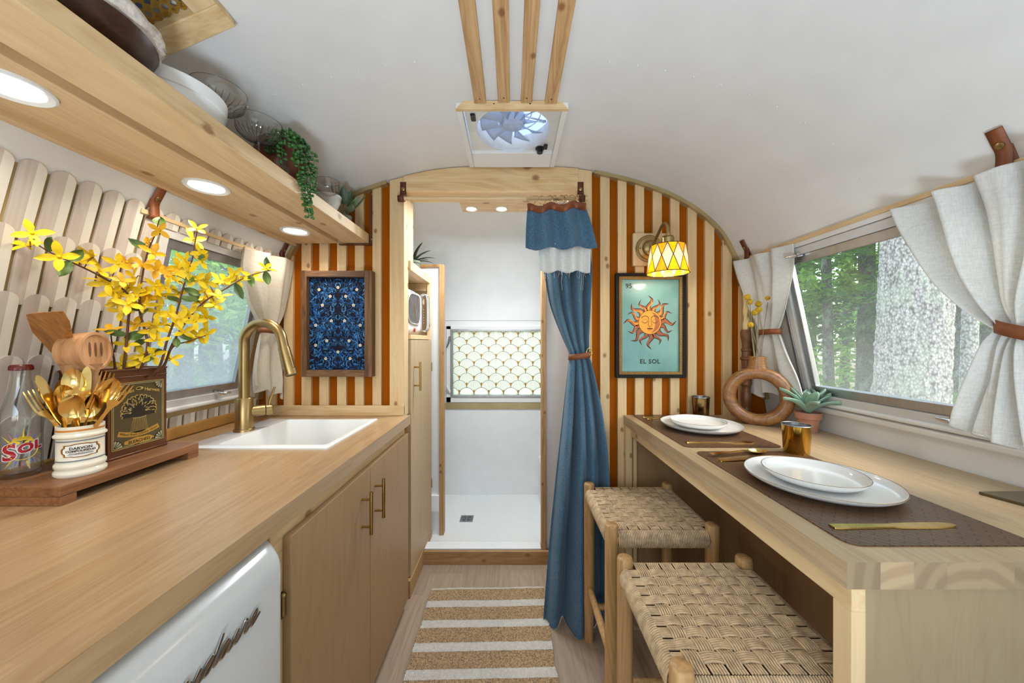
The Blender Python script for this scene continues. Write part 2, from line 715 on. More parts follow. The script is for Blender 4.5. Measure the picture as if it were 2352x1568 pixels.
M_DENIM = fabric('blue_denim', (92, 124, 147), (48, 77, 97), weave=1100, slub=0.8)
M_GAUZE = fabric('white_raw_linen', (222, 221, 217), (198, 198, 194), slub=0.7)
M_PORCELAIN = plain('white_porcelain', (224, 224, 222), 0.12, var=0.008)
M_CORD = plain('twisted_paper_cord', (190, 163, 128), 0.75, var=0.14, vscale=60, bumps=0.3, bscale=500)
M_STOOLW = wood('stool_teak', (190, 150, 100), (150, 110, 64), 'Z', 60, 10, 0.45, var=0.06)
M_ACACIA = wood('acacia_board', (150, 102, 64), (98, 62, 36), 'Y', 50, 10, 0.4, var=0.05)
M_DARKWOOD = wood('dark_walnut', (70, 38, 22), (34, 17, 10), 'X', 50, 9, 0.35, var=0.05)
M_RUST = wood('stained_frame', (124, 88, 56), (66, 42, 24), 'Z', 50, 10, 0.6, var=0.16, contrast=1.3)

# ================================================================== THE TRAILER SHELL
YP = 1.6           # face of the partition
YF = 2.63          # end wall of the shower
YR = -1.55         # end wall behind the camera
ZC = 0.866         # worktop and table height
PR0 = [(0.0, 1.17), (0.3, 1.17), (0.6, 1.17), (0.866, 1.17), (1.0, 1.15), (1.15, 1.119), (1.3, 1.087), (1.454, 1.054), (1.517, 1.040), (1.586, 1.018),
       (1.70, 0.954), (1.788, 0.862), (1.856, 0.754), (1.906, 0.636), (1.948, 0.494), (1.984, 0.300), (2.0, 0.0)]
_c = catmull([(0, z, x) for z, x in PR0], 6)
PROF = [(p.z, p.y) for p in _c]      # (half width, height) going up


def wall_x(z):
    for i in range(len(PR0) - 1):
        if PR0[i][0] <= z <= PR0[i + 1][0]:
            break
    best = None
    for (x0, z0), (x1, z1) in zip(PROF, PROF[1:]):
        if z0 <= z <= z1 and z1 > z0:
            return x0 + (x1 - x0) * (z - z0) / (z1 - z0)
    return PROF[-1][0]


def ztop(x):
    x = abs(x)
    for (x0, z0), (x1, z1) in reversed(list(zip(PROF, PROF[1:]))):
        lo, hi = min(x0, x1), max(x0, x1)
        if lo <= x <= hi and hi > lo:
            return z0 + (z1 - z0) * (x - x0) / (x1 - x0)
    return 0.866 if x > 1.1 else 2.0


def arch_panel(mb, x0, x1, z0, y0, y1, drop=0.0, n=None, zmax=9.0, mi=0):
    n = n or max(1, int(abs(x1 - x0) / 0.03))
    top = []
    for i in range(n + 1):
        x = x1 + (x0 - x1) * i / n
        top.append((x, y0, min(zmax, ztop(x) - drop)))
    out = [(x0, y0, z0), (x1, y0, z0)] + top
    return mb.prism(out, (0, y1 - y0, 0), mi)


def shell_skin(mb, side, z0, z1, y0, y1, hole=None, t=0.03):
    """a strip of the curved skin between two heights, with an optional window hole (ya, yb, za, zb)"""
    zs = sorted(set([z0, z1] + [z for _, z in PROF if z0 < z < z1] + ([hole[2], hole[3]] if hole else [])))
    ys = [y0] + ([hole[0], hole[1]] if hole else []) + [y1]

    def P(y, z, o):
        x = wall_x(z)
        return (side * (x + o), y, z + (o * 0.8 if z > 1.6 else 0))
    for a, b in zip(ys, ys[1:]):
        for c, d in zip(zs, zs[1:]):
            if hole and hole[0] <= a and b <= hole[1] and hole[2] <= c and d <= hole[3]:
                continue
            mb.add([P(a, c, 0), P(b, c, 0), P(b, d, 0), P(a, d, 0)], [(0, 1, 2, 3)])
            mb.add([P(a, c, t), P(b, c, t), P(b, d, t), P(a, d, t)], [(3, 2, 1, 0)])
    if hole:
        ya, yb, za, zb = hole
        for q in ([(ya, za), (yb, za)], [(yb, za), (yb, zb)], [(yb, zb), (ya, zb)], [(ya, zb), (ya, za)]):
            mb.add([P(*q[0], 0), P(*q[1], 0), P(*q[1], t), P(*q[0], t)], [(0, 1, 2, 3)])


WIN_R = (0.50, 1.335, 1.0, 1.517)
WIN_L = (1.045, 1.462, 1.0, 1.517)
ZS = 1.60
mb = MB()
shell_skin(mb, 1, 0, ZS, YR, 2.7, WIN_R)
tag(part('wall_right', mb, M_WHITE, smooth=60), 'white curved side wall around the wide forest window', 'wall', kind='structure')
mb = MB()
shell_skin(mb, -1, 0, ZS, -0.42, 2.7, WIN_L)
shell_skin(mb, -1, 0, ZS, YR, -1.16)          # unseen gap added between to let the side fill in
wall_left = tag(part('wall_left', mb, M_WHITE, smooth=60), 'white curved side wall carrying scalloped two-tone tiles', 'wall', kind='structure')

# barrel ceiling with an opening for the roof fan
FAN = (-0.172, 0.172, 1.165, 1.50)
mb = MB()
cp = [(x, z) for x, z in PROF if z > ZS]
cp = [(wall_x(ZS), ZS)] + cp
xs = [(-x, z) for x, z in cp[:-1]] + [(x, z) for x, z in reversed(cp)]
xx = []
for (xa, za), (xb, zb) in zip(xs, xs[1:]):
    xx.append((xa, za))
    for c in FAN[:2]:
        if xa < c < xb:
            xx.append((c, za + (zb - za) * (c - xa) / (xb - xa)))
xx.append(xs[-1])
for (xa, za), (xb, zb) in zip(xx, xx[1:]):
    for ya, yb in ((YR, FAN[2]), (FAN[2], FAN[3]), (FAN[3], 2.7)):
        if xa >= FAN[0] - 1e-6 and xb <= FAN[1] + 1e-6 and ya == FAN[2]:
            continue
        mb.add([(xa, ya, za), (xb, ya, zb), (xb, yb, zb), (xa, yb, za)], [(0, 1, 2, 3)])
        mb.add([(xa * 1.02, ya, za + 0.03), (xb * 1.02, ya, zb + 0.03), (xb * 1.02, yb, zb + 0.03), (xa * 1.02, yb, za + 0.03)], [(3, 2, 1, 0)])
ceiling = tag(part('ceiling', mb, M_CEIL, smooth=60), 'white barrel-vaulted ceiling of the trailer', 'ceiling', kind='structure')
# rows of rivets on the ceiling skin
mb = MB()
for yy in (0.35, 0.98, 1.585):
    for i in range(26):
        x = -0.98 + i * 0.0784
        if abs(x) < 0.2:
            continue
        mb.ball((x, yy, ztop(x) - 0.0008), (0.0032, 0.0032, 0.002), 6, 3)
part('rivet_rows', mb, M_CEIL, ceiling, smooth=180, kind='stuff')

# end wall behind the camera with a wide opening added to let fill light in
wr = MB()
for x0, x1, z0, zm in ((-1.17, -0.86, 0, 9), (0.86, 1.17, 0, 9), (-0.86, 0.86, 0, 0.92)):
    if zm < 5:
        wr.box(x0, x1, YR - 0.04, YR, z0, zm)
    else:
        arch_panel(wr, x0, x1, z0, YR - 0.04, YR)
out = [(-0.86, YR - 0.04, 1.80), (0.86, YR - 0.04, 1.80)] + [(0.86 - 1.72 * i / 30, YR - 0.04, max(1.8, ztop(0.86 - 1.72 * i / 30))) for i in range(31)]
wr.prism(out, (0, 0.04, 0))
tag(part('wall_rear', wr, M_WHITE), 'white end wall with an unseen wide opening added for light', 'wall', kind='structure')

# floor: vinyl planks laid along the trailer
fl = tag(part('floor', MB().box(-1.2, 1.2, YR - 0.04, 2.7, -0.06, -0.004), plain('subfloor', (120, 104, 88), 0.8)), 'pale oak plank floor of the trailer aisle', 'floor', kind='structure')
M_FLOOR = wood('washed_oak_vinyl', (172, 150, 128), (140, 118, 98), 'Y', 60, 7, 0.42, contrast=0.8, var=0.08)
pk = {}
rnd = random.Random(3)
for i in range(10):
    x0 = -0.60 + i * 0.178
    y = YR + rnd.random() * 0.5 - 0.6
    while y < 1.9:
        y1 = min(y + 0.92, 1.9)
        ya = max(y, YR)
        if y1 - ya > 0.05:
            L = round(y1 - ya, 3)
            if L not in pk:
                pk[L] = MB().box(0.0002, 0.1778, 0.0002, L - 0.0002, -0.004, 0).mesh('plank', [M_FLOOR])
            part('plank', pk[L], None, fl, world=M.Translation((x0, ya, 0)))
        y += 0.92

# ================================================================== PARTITION WITH STRIPES
PIX = 500.0                     # pixels per metre on the partition


def xp(px):
    return (px - CX) / PIX


XL, XR = xp(932), xp(1326)      # the doorway
wall_back = thing('wall_back', 'burnt orange partition with pale vertical pine slats around the doorway', 'wall', (0, YP, 0), kind='structure')
mb = MB()
arch_panel(mb, -1.169, XL - 0.01, 0, YP, YP + 0.03)
part('orange_panel', mb, M_ORANGE, wall_back)
mb = MB()
arch_panel(mb, XR + 0.01, 1.169, 0, YP, YP + 0.03)
part('orange_panel', mb, M_ORANGE, wall_back)
mb = MB()
out = [(XL - 0.02, YP, 1.9), (XR + 0.02, YP, 1.9)] + [(XR + 0.02 + (XL - XR - 0.04) * i / 24, YP, max(1.9, ztop(XR + 0.02 + (XL - XR - 0.04) * i / 24))) for i in range(25)]
mb.prism(out, (0, 0.03, 0))
part('lintel_panel', mb, M_PINE_X, wall_back)
LS = [(656, 677), (696.5, 718), (737, 758), (777.5, 798), (818, 838), (858, 878)]
RS = [(1377, 1398.5), (1417, 1437), (1456.5, 1477), (1497, 1517.5), (1537, 1557.5), (1576.5, 1597), (1616, 1637), (1656, 1677), (1695, 1716)]
for a, b in LS:
    mb = MB()
    arch_panel(mb, xp(a), xp(b), 0.90, YP - 0.014, YP + 0.001, drop=0.012, n=3)
    part('slat', mb, M_PINE, wall_back, bevel=0.001)
mb = MB()
arch_panel(mb, xp(615), xp(637), 0.90, YP - 0.014, YP + 0.001, drop=0.012, n=3)
part('slat', mb, M_PINE, wall_back, bevel=0.001)
for a, b in RS:
    mb = MB()
    arch_panel(mb, xp(a), xp(b), 0.0, YP - 0.014, YP + 0.001, drop=0.012, n=3)
    part('slat', mb, M_PINE, wall_back, bevel=0.001)
# posts on both sides of the doorway
mb = MB()
arch_panel(mb, xp(899), XL, 0.86, YP - 0.025, YP + 0.04, drop=0.004, n=3)
part('post', mb, M_PINE, wall_back, bevel=0.002)
mb = MB()
arch_panel(mb, XR, xp(1357), 0.0, YP - 0.025, YP + 0.04, drop=0.004, n=3)
part('post', mb, M_PINE, wall_back, bevel=0.002)
# header beam with an arched top
zb = 1.2 + 344 / 508.0
mb = MB()
arch_panel(mb, XL, XR, zb, YP - 0.03, YP + 0.10, drop=0.003)
tag(part('trim_1', mb, M_PINE_X, bevel=0.002), 'knotty pine header beam with arched top above the doorway', 'beam', kind='structure')
# brass edge along the arch
for nm, sgn, xs_ in (('trim_2', -1, (abs(XL) + 0.06, 1.058)), ('trim_3', 1, (XR + 0.07, 1.06))):
    pts = []
    for x, z in reversed(PROF):
        if x >= xs_[0] and z > 0.92:
            pts.append((sgn * x, z))
    mb = MB()
    for (x0, z0), (x1, z1) in zip(pts, pts[1:]):
        d = V((x1 - x0, 0, z1 - z0)).normalized()
        nn = V((-d.z, 0, d.x)) * (-1 if sgn > 0 else 1)
        nn = nn if nn.z < 0 or abs(nn.x) > 0.9 else -nn
        inw = V((-sgn * abs(d.z), 0, -abs(d.x)))
        a, b = V((x0, YP - 0.03, z0)), V((x1, YP - 0.03, z1))
        q = [a, b, b + inw * 0.016, a + inw * 0.016]
        mb.prism(q, (0, 0.03, 0))
    tag(part(nm, mb, M_BRASSTRIM), ('brass strip edging the striped partition arch over the kitchen counter' if sgn < 0 else 'brass strip edging the striped partition arch over the dining table'), 'trim', kind='structure')

# ================================================================== SHOWER ROOM BEHIND
bath = thing('wall_shower', 'white end wall of the shower with a fan-patterned window', 'wall', (0, YF, 0), kind='structure')
WB = (-0.45, 0.47, 0.792, 1.282)
mb = MB()
arch_panel(mb, -1.17, WB[0], 0, YF, YF + 0.04)
arch_panel(mb, WB[1], 1.17, 0, YF, YF + 0.04)
mb.box(WB[0], WB[1], YF, YF + 0.04, 0, WB[2])
arch_panel(mb, WB[0], WB[1], WB[3], YF, YF + 0.04)
part('wall_panel', mb, M_WALLP, bath)
# the end of the trailer rounds over into the roof
mb = MB()


def dome_fn(u, v):
    x = -1.0 + 2.0 * u
    zt_ = ztop(x)
    a_ = pi / 2 * v
    h_ = max(0.02, zt_ - 1.36)
    return (x, YF - 0.004 - 0.84 * (1 - cos(a_)), zt_ - 0.002 - h_ * (1 - sin(a_)))


mb.grid(dome_fn, 40, 14)
part('dome_skin', mb, M_WALLP, bath, smooth=180)
# wing wall beside the tall cabinet, edged with wood
wing = thing('wall_wing', 'white shower wing wall with honey wood edging beside the tall cabinet', 'wall', (-0.6, 2.08, 0), kind='structure')
XW = -0.421
bx('wall_panel', M_WALLP, wing, -1.16, XW - 0.012, 2.085, 2.115, 0.03, 1.645)
bx('edge_trim', M_TRIMW, wing, XW - 0.013, XW + 0.013, 2.075, 2.125, 0.04, 1.66)
bx('top_trim', M_TRIMX, wing, -0.85, XW - 0.012, 2.075, 2.125, 1.644, 1.66)
bx('base_block', M_GLOSSW, wing, -0.60, XW - 0.013, 2.068, 2.09, 0.19, 0.285)
# right hand side of the shower
sidew = thing('wall_shower_side', 'white shower wall behind the denim curtain with a slim wooden post', 'wall', (0.18, 1.9, 0), kind='structure')
bx('wall_panel', M_WALLP, sidew, 0.184, 1.15, 1.915, 1.95, 0.0, 1.80)
bx('edge_post', M_TRIMW, sidew, 0.160, 0.185, 1.888, 1.955, 0.0, 1.80)
bx('ledge', M_GLOSSW, sidew, 0.20, 0.50, 2.05, YF, 0.04, 0.345, bevel=0.01)
# shower pan
pan = thing('shower_pan', 'white moulded shower pan with square floor drain', 'shower pan', (-0.1, 2.2, 0))
bx('pan_floor', plain('speckled_white_acrylic', (226, 226, 224), 0.18, var=0.02, vscale=160, bumps=0.15, bscale=40), pan, -0.9, 0.62, 1.956, YF + 0.001, 0.0, 0.045, bevel=0.003)
mb = MB()
mb.box(-0.478, 0.159, 1.893, 1.957, 0.0, 0.079)
part('threshold', mb, M_GLOSSW, pan, bevel=0.006)
mb = MB().box(-0.478, 0.159, 1.889, 1.8935, 0.070, 0.079)
part('threshold_lip', mb, M_GLOSSW, pan, bevel=0.003)
st = tag(bx('baseboard_step', M_TRIMX, None, -0.478, 0.40, 1.871, 1.887, 0, 0.072, bevel=0.002), 'honey wood riser under the shower threshold', 'baseboard', kind='structure')
dr = thing('shower_drain', 'square steel drain grate in the shower pan', 'drain', (*pZ(1072, 1191, 0.045).xy, 0.045))
dc = pZ(1072, 1191, 0.045)
M_STEEL = metal('steel_grate', (150, 152, 154), 0.35)
part('plate', MB().box(dc.x - 0.042, dc.x + 0.042, dc.y - 0.042, dc.y + 0.042, 0.044, 0.0475), M_STEEL, dr, bevel=0.001)
mb = MB()
for rr in (0.012, 0.022, 0.032):
    for q in range(4):
        a0 = q * pi / 2 + 0.25
        pts = [(dc.x + rr * cos(a0 + (pi / 2 - 0.5) * k / 6), dc.y + rr * sin(a0 + (pi / 2 - 0.5) * k / 6), 0.0479) for k in range(7)]
        mb.strip(pts, 0.005, (0, 0, 1))
part('slot_ring', mb, M_BLACK, dr)
# light bar over the shower
zl = 1.90
lb = thing('light_bar', 'pine light bar with three round downlights above the shower', 'light bar', (-0.05, 1.82, zl))
bx('board', M_PINE_X, lb, -0.265, 0.20, 1.752, 1.886, zl, zl + 0.026)
bx('stem', M_PINE_X, lb, -0.20, -0.15, 1.80, 1.84, zl + 0.026, ztop(0.2) + 0.005)
bx('stem', M_PINE_X, lb, 0.10, 0.15, 1.80, 1.84, zl + 0.026, ztop(0.2) + 0.005)
M_GLOW = glow('lit_lens', (1.0, 0.92, 0.80), 12.0)


def downlight(name, label, c, r, power, group, col=(1.0, 0.91, 0.78), spread=140):
    x, y, z = c
    t = thing(name, label, 'light', c, group)
    mb = MB()
    mb.lathe([(r, 0.001), (r, -0.004), (r * 0.93, -0.006), (r * 0.76, -0.003), (r * 0.74, 0.001)], c, 28, cap0=False, cap1=False)
    part('trim_ring', mb, M_PORCELAIN, t, smooth=40)
    mb = MB().lathe([(r * 0.75, 0.0), (r * 0.5, -0.0025), (0.002, -0.003)], c, 28, cap0=True, cap1=True)
    part('lens', mb, M_GLOW, t, smooth=60)
    l = bpy.data.lights.new(name + '_beam', 'AREA')
    l.shape = 'DISK'
    l.size = r * 1.4
    l.energy = power
    l.color = col
    l.spread = radians(spread)
    o = bpy.data.objects.new(name + '_beam', l)
    COL.objects.link(o)
    o.location = (x, y, z - 0.01)
    o['kind'] = 'helper'
    return t


for i, px_ in enumerate((1083, 1152, 1222)):
    c = pZ(px_, 478.5, zl)
    downlight('bar_light', ['small round downlight at the open end of the shower light bar', 'small round downlight in the middle of the shower light bar', 'small round downlight of the shower light bar beside the denim curtain'][i],
              (c.x, c.y, zl), 0.032, 4.6, 'lights of the shower bar', (0.86, 0.94, 1.0), 178)

# ================================================================== WINDOWS


def side_window(name, side, hole, label, glass, brass):
    ya, yb, za, zb_ = hole
    p0, p1 = V((side * wall_x(za), 0, za)), V((side * wall_x(zb_), 0, zb_))
    up = (p1 - p0).normalized()
    H = (p1 - p0).length
    nin = V((0, 1, 0)).cross(up) * (1 if side < 0 else -1)
    if nin.x * side > 0:
        nin = -nin
    yax = V((0, 1, 0))
    ym = (ya + yb) / 2
    Wd = (yb - ya)
    root = thing(name, label, 'window', (side * wall_x(za), ym, za), kind='structure')

    def B(nm, s0, s1, t0, t1, d0, d1, mat, par=root, bevel=0.002):
        c = p0 + up * ((t0 + t1) / 2) + yax * ((s0 + s1) / 2) + nin * ((d0 + d1) / 2)
        return part(nm, MB().obox(c, yax, up, nin, abs(s1 - s0) / 2, abs(t1 - t0) / 2, abs(d1 - d0) / 2), mat, par, bevel=bevel)
    # outer flange, inner aluminium sash
    fo, fi = 0.022, 0.03
    B('flange', ya - fo, yb + fo, -fo, 0.004, -0.02, 0.010, M_ALUW)
    B('flange', ya - fo, yb + fo, H - 0.004, H + fo, -0.02, 0.010, M_ALUW)
    B('flange', ya - fo, ya + 0.004, -fo, H + fo, -0.02, 0.0095, M_ALUW)
    B('flange', yb - 0.004, yb + fo, -fo, H + fo, -0.02, 0.0095, M_ALUW)
    B('sash', ya + 0.004, yb - 0.004, 0.004, 0.004 + fi, -0.017, 0.002, M_ALU)
    B('sash', ya + 0.004, yb - 0.004, H - 0.004 - fi, H - 0.004, -0.017, 0.002, M_ALU)
    B('sash', ya + 0.004, ya + 0.026, 0.004, H - 0.004, -0.017, 0.0015, M_ALU)
    B('sash', yb - 0.026, yb - 0.004, 0.004, H - 0.004, -0.017, 0.0015, M_ALU)
    B('pane', ya + 0.02, yb - 0.02, 0.03, H - 0.03, -0.014, -0.0115, glass, bevel=0)
    B('sill_bead', ya - fo, yb + fo, -fo - 0.012, -fo + 0.002, -0.004, 0.022, M_PORCELAIN, bevel=0.005)

    def latch(s, t):
        mbx = MB()
        c = p0 + up * t + yax * s + nin * 0.016
        mbx.obox(c, yax, up, nin, 0.010, 0.007, 0.010)
        mbx.tube([c + nin * 0.008, c + nin * 0.02 + yax * 0.004, c + nin * 0.024 + yax * 0.026 + up * 0.004], [0.005, 0.006, 0.004], 8)
        part('latch', mbx, M_CHROME, root, smooth=50)
    if side > 0:
        latch(yb - 0.085, H - 0.004)
        latch(ya + 0.385, 0.004)
    else:
        latch(yb - 0.115, 0.006)
    if brass:
        B('brass_trim', ya - 0.06, yb + 0.05, -0.062, -0.028, -0.004, 0.008, M_BRASSTRIM)
        B('brass_trim', ya - 0.06, yb + 0.05, H + 0.024, H + 0.056, -0.004, 0.008, M_BRASSTRIM)
        B('brass_trim', ya - 0.06, ya - 0.024, -0.06, H + 0.05, -0.004, 0.0075, M_BRASSTRIM)
        B('brass_trim', yb + 0.024, yb + 0.05, -0.06, H + 0.05, -0.004, 0.0075, M_BRASSTRIM)
    else:
        B('ledge', ya - 0.05, yb + 0.05, -0.062, -0.040, -0.002, 0.018, M_WHITE, bevel=0.006)
        B('top_trim', ya - 0.05, yb + 0.05, H + 0.024, H + 0.05, -0.004, 0.012, M_WHITE, bevel=0.004)
        B('jamb_trim', yb + 0.022, yb + 0.034, -0.03, H + 0.03, -0.004, 0.012, M_ALU)
    return root


side_window('window_1', -1, WIN_L, 'dusty hazed aluminium window with brass trim over the kitchen counter',
            window_glass('dusty_pane', 0.14, (240, 244, 246), 0.38, (222, 228, 230)), True)
side_window('window_2', 1, WIN_R, 'wide aluminium window onto the forest beside the dining table',
            window_glass('forest_pane', 0.02, (252, 254, 253), 0.10, (215, 224, 222)), False)

# shower window: frosted film printed with fan shapes
w3 = thing('window_3', 'frosted shower window with gold fan shapes', 'window', (0, YF, WB[2]), kind='structure')
ox0, ox1, oz0, oz1 = WB[0] - 0.045, WB[1] + 0.045, WB[2] - 0.05, WB[3] + 0.035
for q in ((ox0, ox1, oz0, WB[2] - 0.008), (ox0, ox1, WB[3] + 0.008, oz1), (ox0, WB[0] - 0.008, oz0, oz1), (WB[1] + 0.008, ox1, oz0, oz1)):
    bx('flange', M_WHITE, w3, q[0], q[1], YF - 0.012, YF + 0.001, q[2], q[3], bevel=0.003)
for q in ((WB[0] - 0.012, WB[1] + 0.012, WB[2] - 0.012, WB[2] + 0.006), (WB[0] - 0.012, WB[1] + 0.012, WB[3] - 0.006, WB[3] + 0.012),
          (WB[0] - 0.012, WB[0] + 0.006, WB[2], WB[3]), (WB[1] - 0.006, WB[1] + 0.012, WB[2], WB[3])):
    bx('sash', M_ALU, w3, q[0], q[1], YF - 0.018, YF + 0.02, q[2], q[3], bevel=0.002)
t = NT('frosted_film')
tl = t.n('BsdfTranslucent')
tl.inputs[0].default_value = rgba((238, 242, 230))
df = t.n('BsdfDiffuse')
df.inputs[0].default_value = rgba((236, 240, 228))
mx = t.n('MixShader')
mx.inputs[0].default_value = 0.35
t.l(tl.outputs[0], mx.inputs[1])
t.l(df.outputs[0], mx.inputs[2])
t.l(mx.outputs[0], t.out.inputs[0])
part('pane', MB().box(WB[0], WB[1], YF + 0.002, YF + 0.005, WB[2], WB[3]), t.m, w3)
mb = MB()
per, rowh = 0.1112, 0.0545
r0 = per / 2
yq = YF + 0.0012


def clipz(p):
    return WB[2] < p[1] < WB[3] and WB[0] < p[0] < WB[1]


for row in range(-1, 11):
    zc = WB[2] + 0.005 + row * rowh
    off = (row % 2) * per / 2
    for k in range(-1, 10):
        xc = WB[0] - 0.004 + off + k * per
        arc = [(xc + r0 * cos(pi * i / 16), zc + r0 * sin(pi * i / 16)) for i in range(17)]
        for a, b in zip(arc, arc[1:]):
            if clipz(a) and clipz(b):
                mb.strip([(a[0], yq, a[1]), (b[0], yq, b[1])], 0.0036, (0, 1, 0), 0)
        zp = zc - r0        # the pinch under the fan
        for i in range(-7, 8):
            an = pi / 2 + i * 0.102
            L0, L1 = max(0.036, 2 * r0 * abs(cos(an)) + 0.002), 2 * r0 * sin(an) * 0.965
            a = (xc + L0 * cos(an), zp + L0 * sin(an))
            b = (xc + L1 * cos(an), zp + L1 * sin(an))
            if clipz(a) and clipz(b):
                mb.strip([(a[0], yq, a[1]), (b[0], yq, b[1])], [0.001, 0.0022], (0, 1, 0), 0)
        g = [(xc + (r0 - sqrt(r0 * r0 - h_ * h_)) * s_, zp + h_) for s_, h_ in ((0, 0.002), (1, 0.016), (1, 0.026), (1, 0.033))] + [(xc + 0.004, zp + 0.036), (xc, zp + 0.041), (xc - 0.004, zp + 0.036)] + [(xc - (r0 - sqrt(r0 * r0 - h_ * h_)), zp + h_) for h_ in (0.033, 0.026, 0.016)]
        if all(clipz(p) for p in g):
            mb.poly([(p[0], yq - 0.0002, p[1]) for p in g], 1)
part('film_print', mb, [plain('film_line_print', (120, 108, 76), 0.45), plain('film_gold_print', (178, 132, 42), 0.4)], w3)
bx('sill_strip', M_BRASSTRIM, w3, ox0 - 0.03, ox1 + 0.03, YF - 0.008, YF + 0.002, 0.692, 0.738, bevel=0.001)
# crank handles
for (zc, dz) in ((1.215, -0.06), (0.82, 0.05)):
    c = V((ox0 + 0.026, YF - 0.02, zc))
    mb = MB().tube([c + V((0, 0.01, 0.02)), c, c + V((-0.006, -0.012, dz * 0.5)), c + V((-0.02, -0.01, dz))], [0.008, 0.009, 0.006, 0.0045], 8)
    part('crank', mb, plain('grey_crank', (88, 88, 88), 0.4) if dz < 0 else M_PORCELAIN, w3, smooth=60)

# ================================================================== SCALLOPED TILES ON THE LEFT WALL
M_TB = wood('tile_rose_beige', (204, 194, 186), (182, 170, 162), 'Z', 40, 6, 0.5, contrast=0.9, var=0.05)
M_TC = wood('tile_cream', (228, 224, 214), (216, 210, 198), 'Z', 40, 6, 0.5, contrast=0.5, var=0.03)
TW, RH = 0.0505, 0.138


def tile_mesh(h, w=TW - 0.0080, round_top=True):
    mbt = MB()
    r = w / 2
    n = 6
    k = w * 0.10            # the two-tone line sits right of the middle
    left = [(-r, -h)] + [(-r * cos(pi / 2 * i / n), -r * 0.86 + r * 0.86 * sin(pi / 2 * i / n)) for i in range(n + 1)]
    ztk = -r * 0.86 + r * 0.86 * sqrt(max(0, 1 - (k / r) ** 2))
    left += [(k, ztk), (k, -h)]
    right = [(k, -h), (k, ztk)] + [(r * sin(pi / 2 * i / n), -r * 0.86 + r * 0.86 * cos(pi / 2 * i / n)) for i in range(1, n + 1)] + [(r, -h)]
    if not round_top:
        left = [(-r, -h), (-r, 0), (k, 0), (k, -h)]
        right = [(k, -h), (k, 0), (r, 0), (r, -h)]
    mbt.prism([(x, 0, z) for x, z in reversed(left)], (0, -0.005, 0), 0)
    mbt.prism([(x, 0, z) for x, z in reversed(right)], (0, -0.005, 0), 1)
    return mbt.mesh('tile', [M_TB, M_TC])


TM = tile_mesh(RH + 0.03)
TM_S = tile_mesh(0.075, round_top=False)
TM_H = tile_mesh(0.05)


def wall_tile(me, y, z, lift):
    x = wall_x(z)
    x2 = wall_x(z - 0.12)
    up = V((-(x - x2), 0, 0.12)).normalized() if True else None
    up = V((-x, 0, z)) - V((-x2, 0, z - 0.12))
    up.normalize()
    xl = V((0, 1, 0))
    nin = xl.cross(up) * -1
    if nin.x < 0:
        nin = -nin
    # local x = along the wall, local z = up, local -y = into the room
    m = M((xl, -nin, up)).transposed().to_4x4()
    m.translation = V((-x, y, z)) + nin * lift
    part('tile', me, None, wall_left, world=m)


for row in range(6):
    zt = 1.585 - row * RH
    y = 0.741 + (0.0253 if row % 2 else 0.0) - TW * 21
    while y < 1.02:
        wall_tile(TM, y, zt, 0.002 + row * 0.0018)
        y += TW
y = 0.741 + TW * 6
while y < 1.585:                 # the tips that show over the curtain rod
    wall_tile(TM_H, y, 1.585, 0.004)
    y += TW
y = 0.741 + TW * 6
while y < 1.585:                 # the short row under the window
    wall_tile(TM_S, y, 0.945, 0.004)
    y += TW
mb = MB()
for z0 in [0.87 + 0.05 * i for i in range(14)]:
    z1 = z0 + 0.05
    mb.add([(-wall_x(z0) + 0.002, -0.35, z0), (-wall_x(z0) + 0.002, 1.03, z0), (-wall_x(z1) + 0.002, 1.03, z1), (-wall_x(z1) + 0.002, -0.35, z1)], [(0, 1, 2, 3)])
mb.add([(-wall_x(0.87) + 0.002, 1.03, 0.87), (-wall_x(0.87) + 0.002, 1.6, 0.87), (-wall_x(0.95) + 0.002, 1.6, 0.95), (-wall_x(0.95) + 0.002, 1.03, 0.95)], [(0, 1, 2, 3)])
part('tile_backing', mb, plain('gold_backing', (176, 152, 104), 0.45, metal=0.1), wall_left)
# rounded brass strip where counter and wall meet
mb = MB()
mb.box(-1.166, -1.146, -0.35, 1.58, 0.8665, 0.908)
tag(part('trim_4', mb, plain('satin_brass_strip', (196, 152, 88), 0.35, metal=0.55), bevel=0.007, segs=3), 'rounded brass strip along the back of the kitchen counter', 'trim', kind='structure')

# ================================================================== CEILING SLATS, FAN, CANE VENT
for i, (a, b) in enumerate(((-0.124, -0.085), (-0.046, -0.007), (0.029, 0.066), (0.108, 0.147))):
    mb = MB()
    zc = min(ztop(a), ztop(b))
    mb.prism([(a, YR + 0.01, zc - 0.012), (b, YR + 0.01, zc - 0.012), (b, YR + 0.01, ztop(b) + 0.004), (a, YR + 0.01, ztop(a) + 0.004)], (0, 1.1465 - YR - 0.01, 0))
    o = thing('ceiling_slat', ['cedar ceiling slat with a dark knot, outermost on the kitchen side', 'clear grained cedar ceiling slat, second from the kitchen side', 'dark streaked cedar ceiling slat, second from the window side', 'cedar ceiling slat with a split knot, outermost on the dining side'][i],
              'slat', ((a + b) / 2, 0, zc - 0.012), 'cedar slats on the ceiling')
    part('board', mb, M_CEDAR, o, bevel=0.001)
    part('screw', MB().lathe([(0.003, 0.0005), (0.003, -0.0004)], ((a + b) / 2, 1.125, zc - 0.012), 8), M_DARKPIN, o)

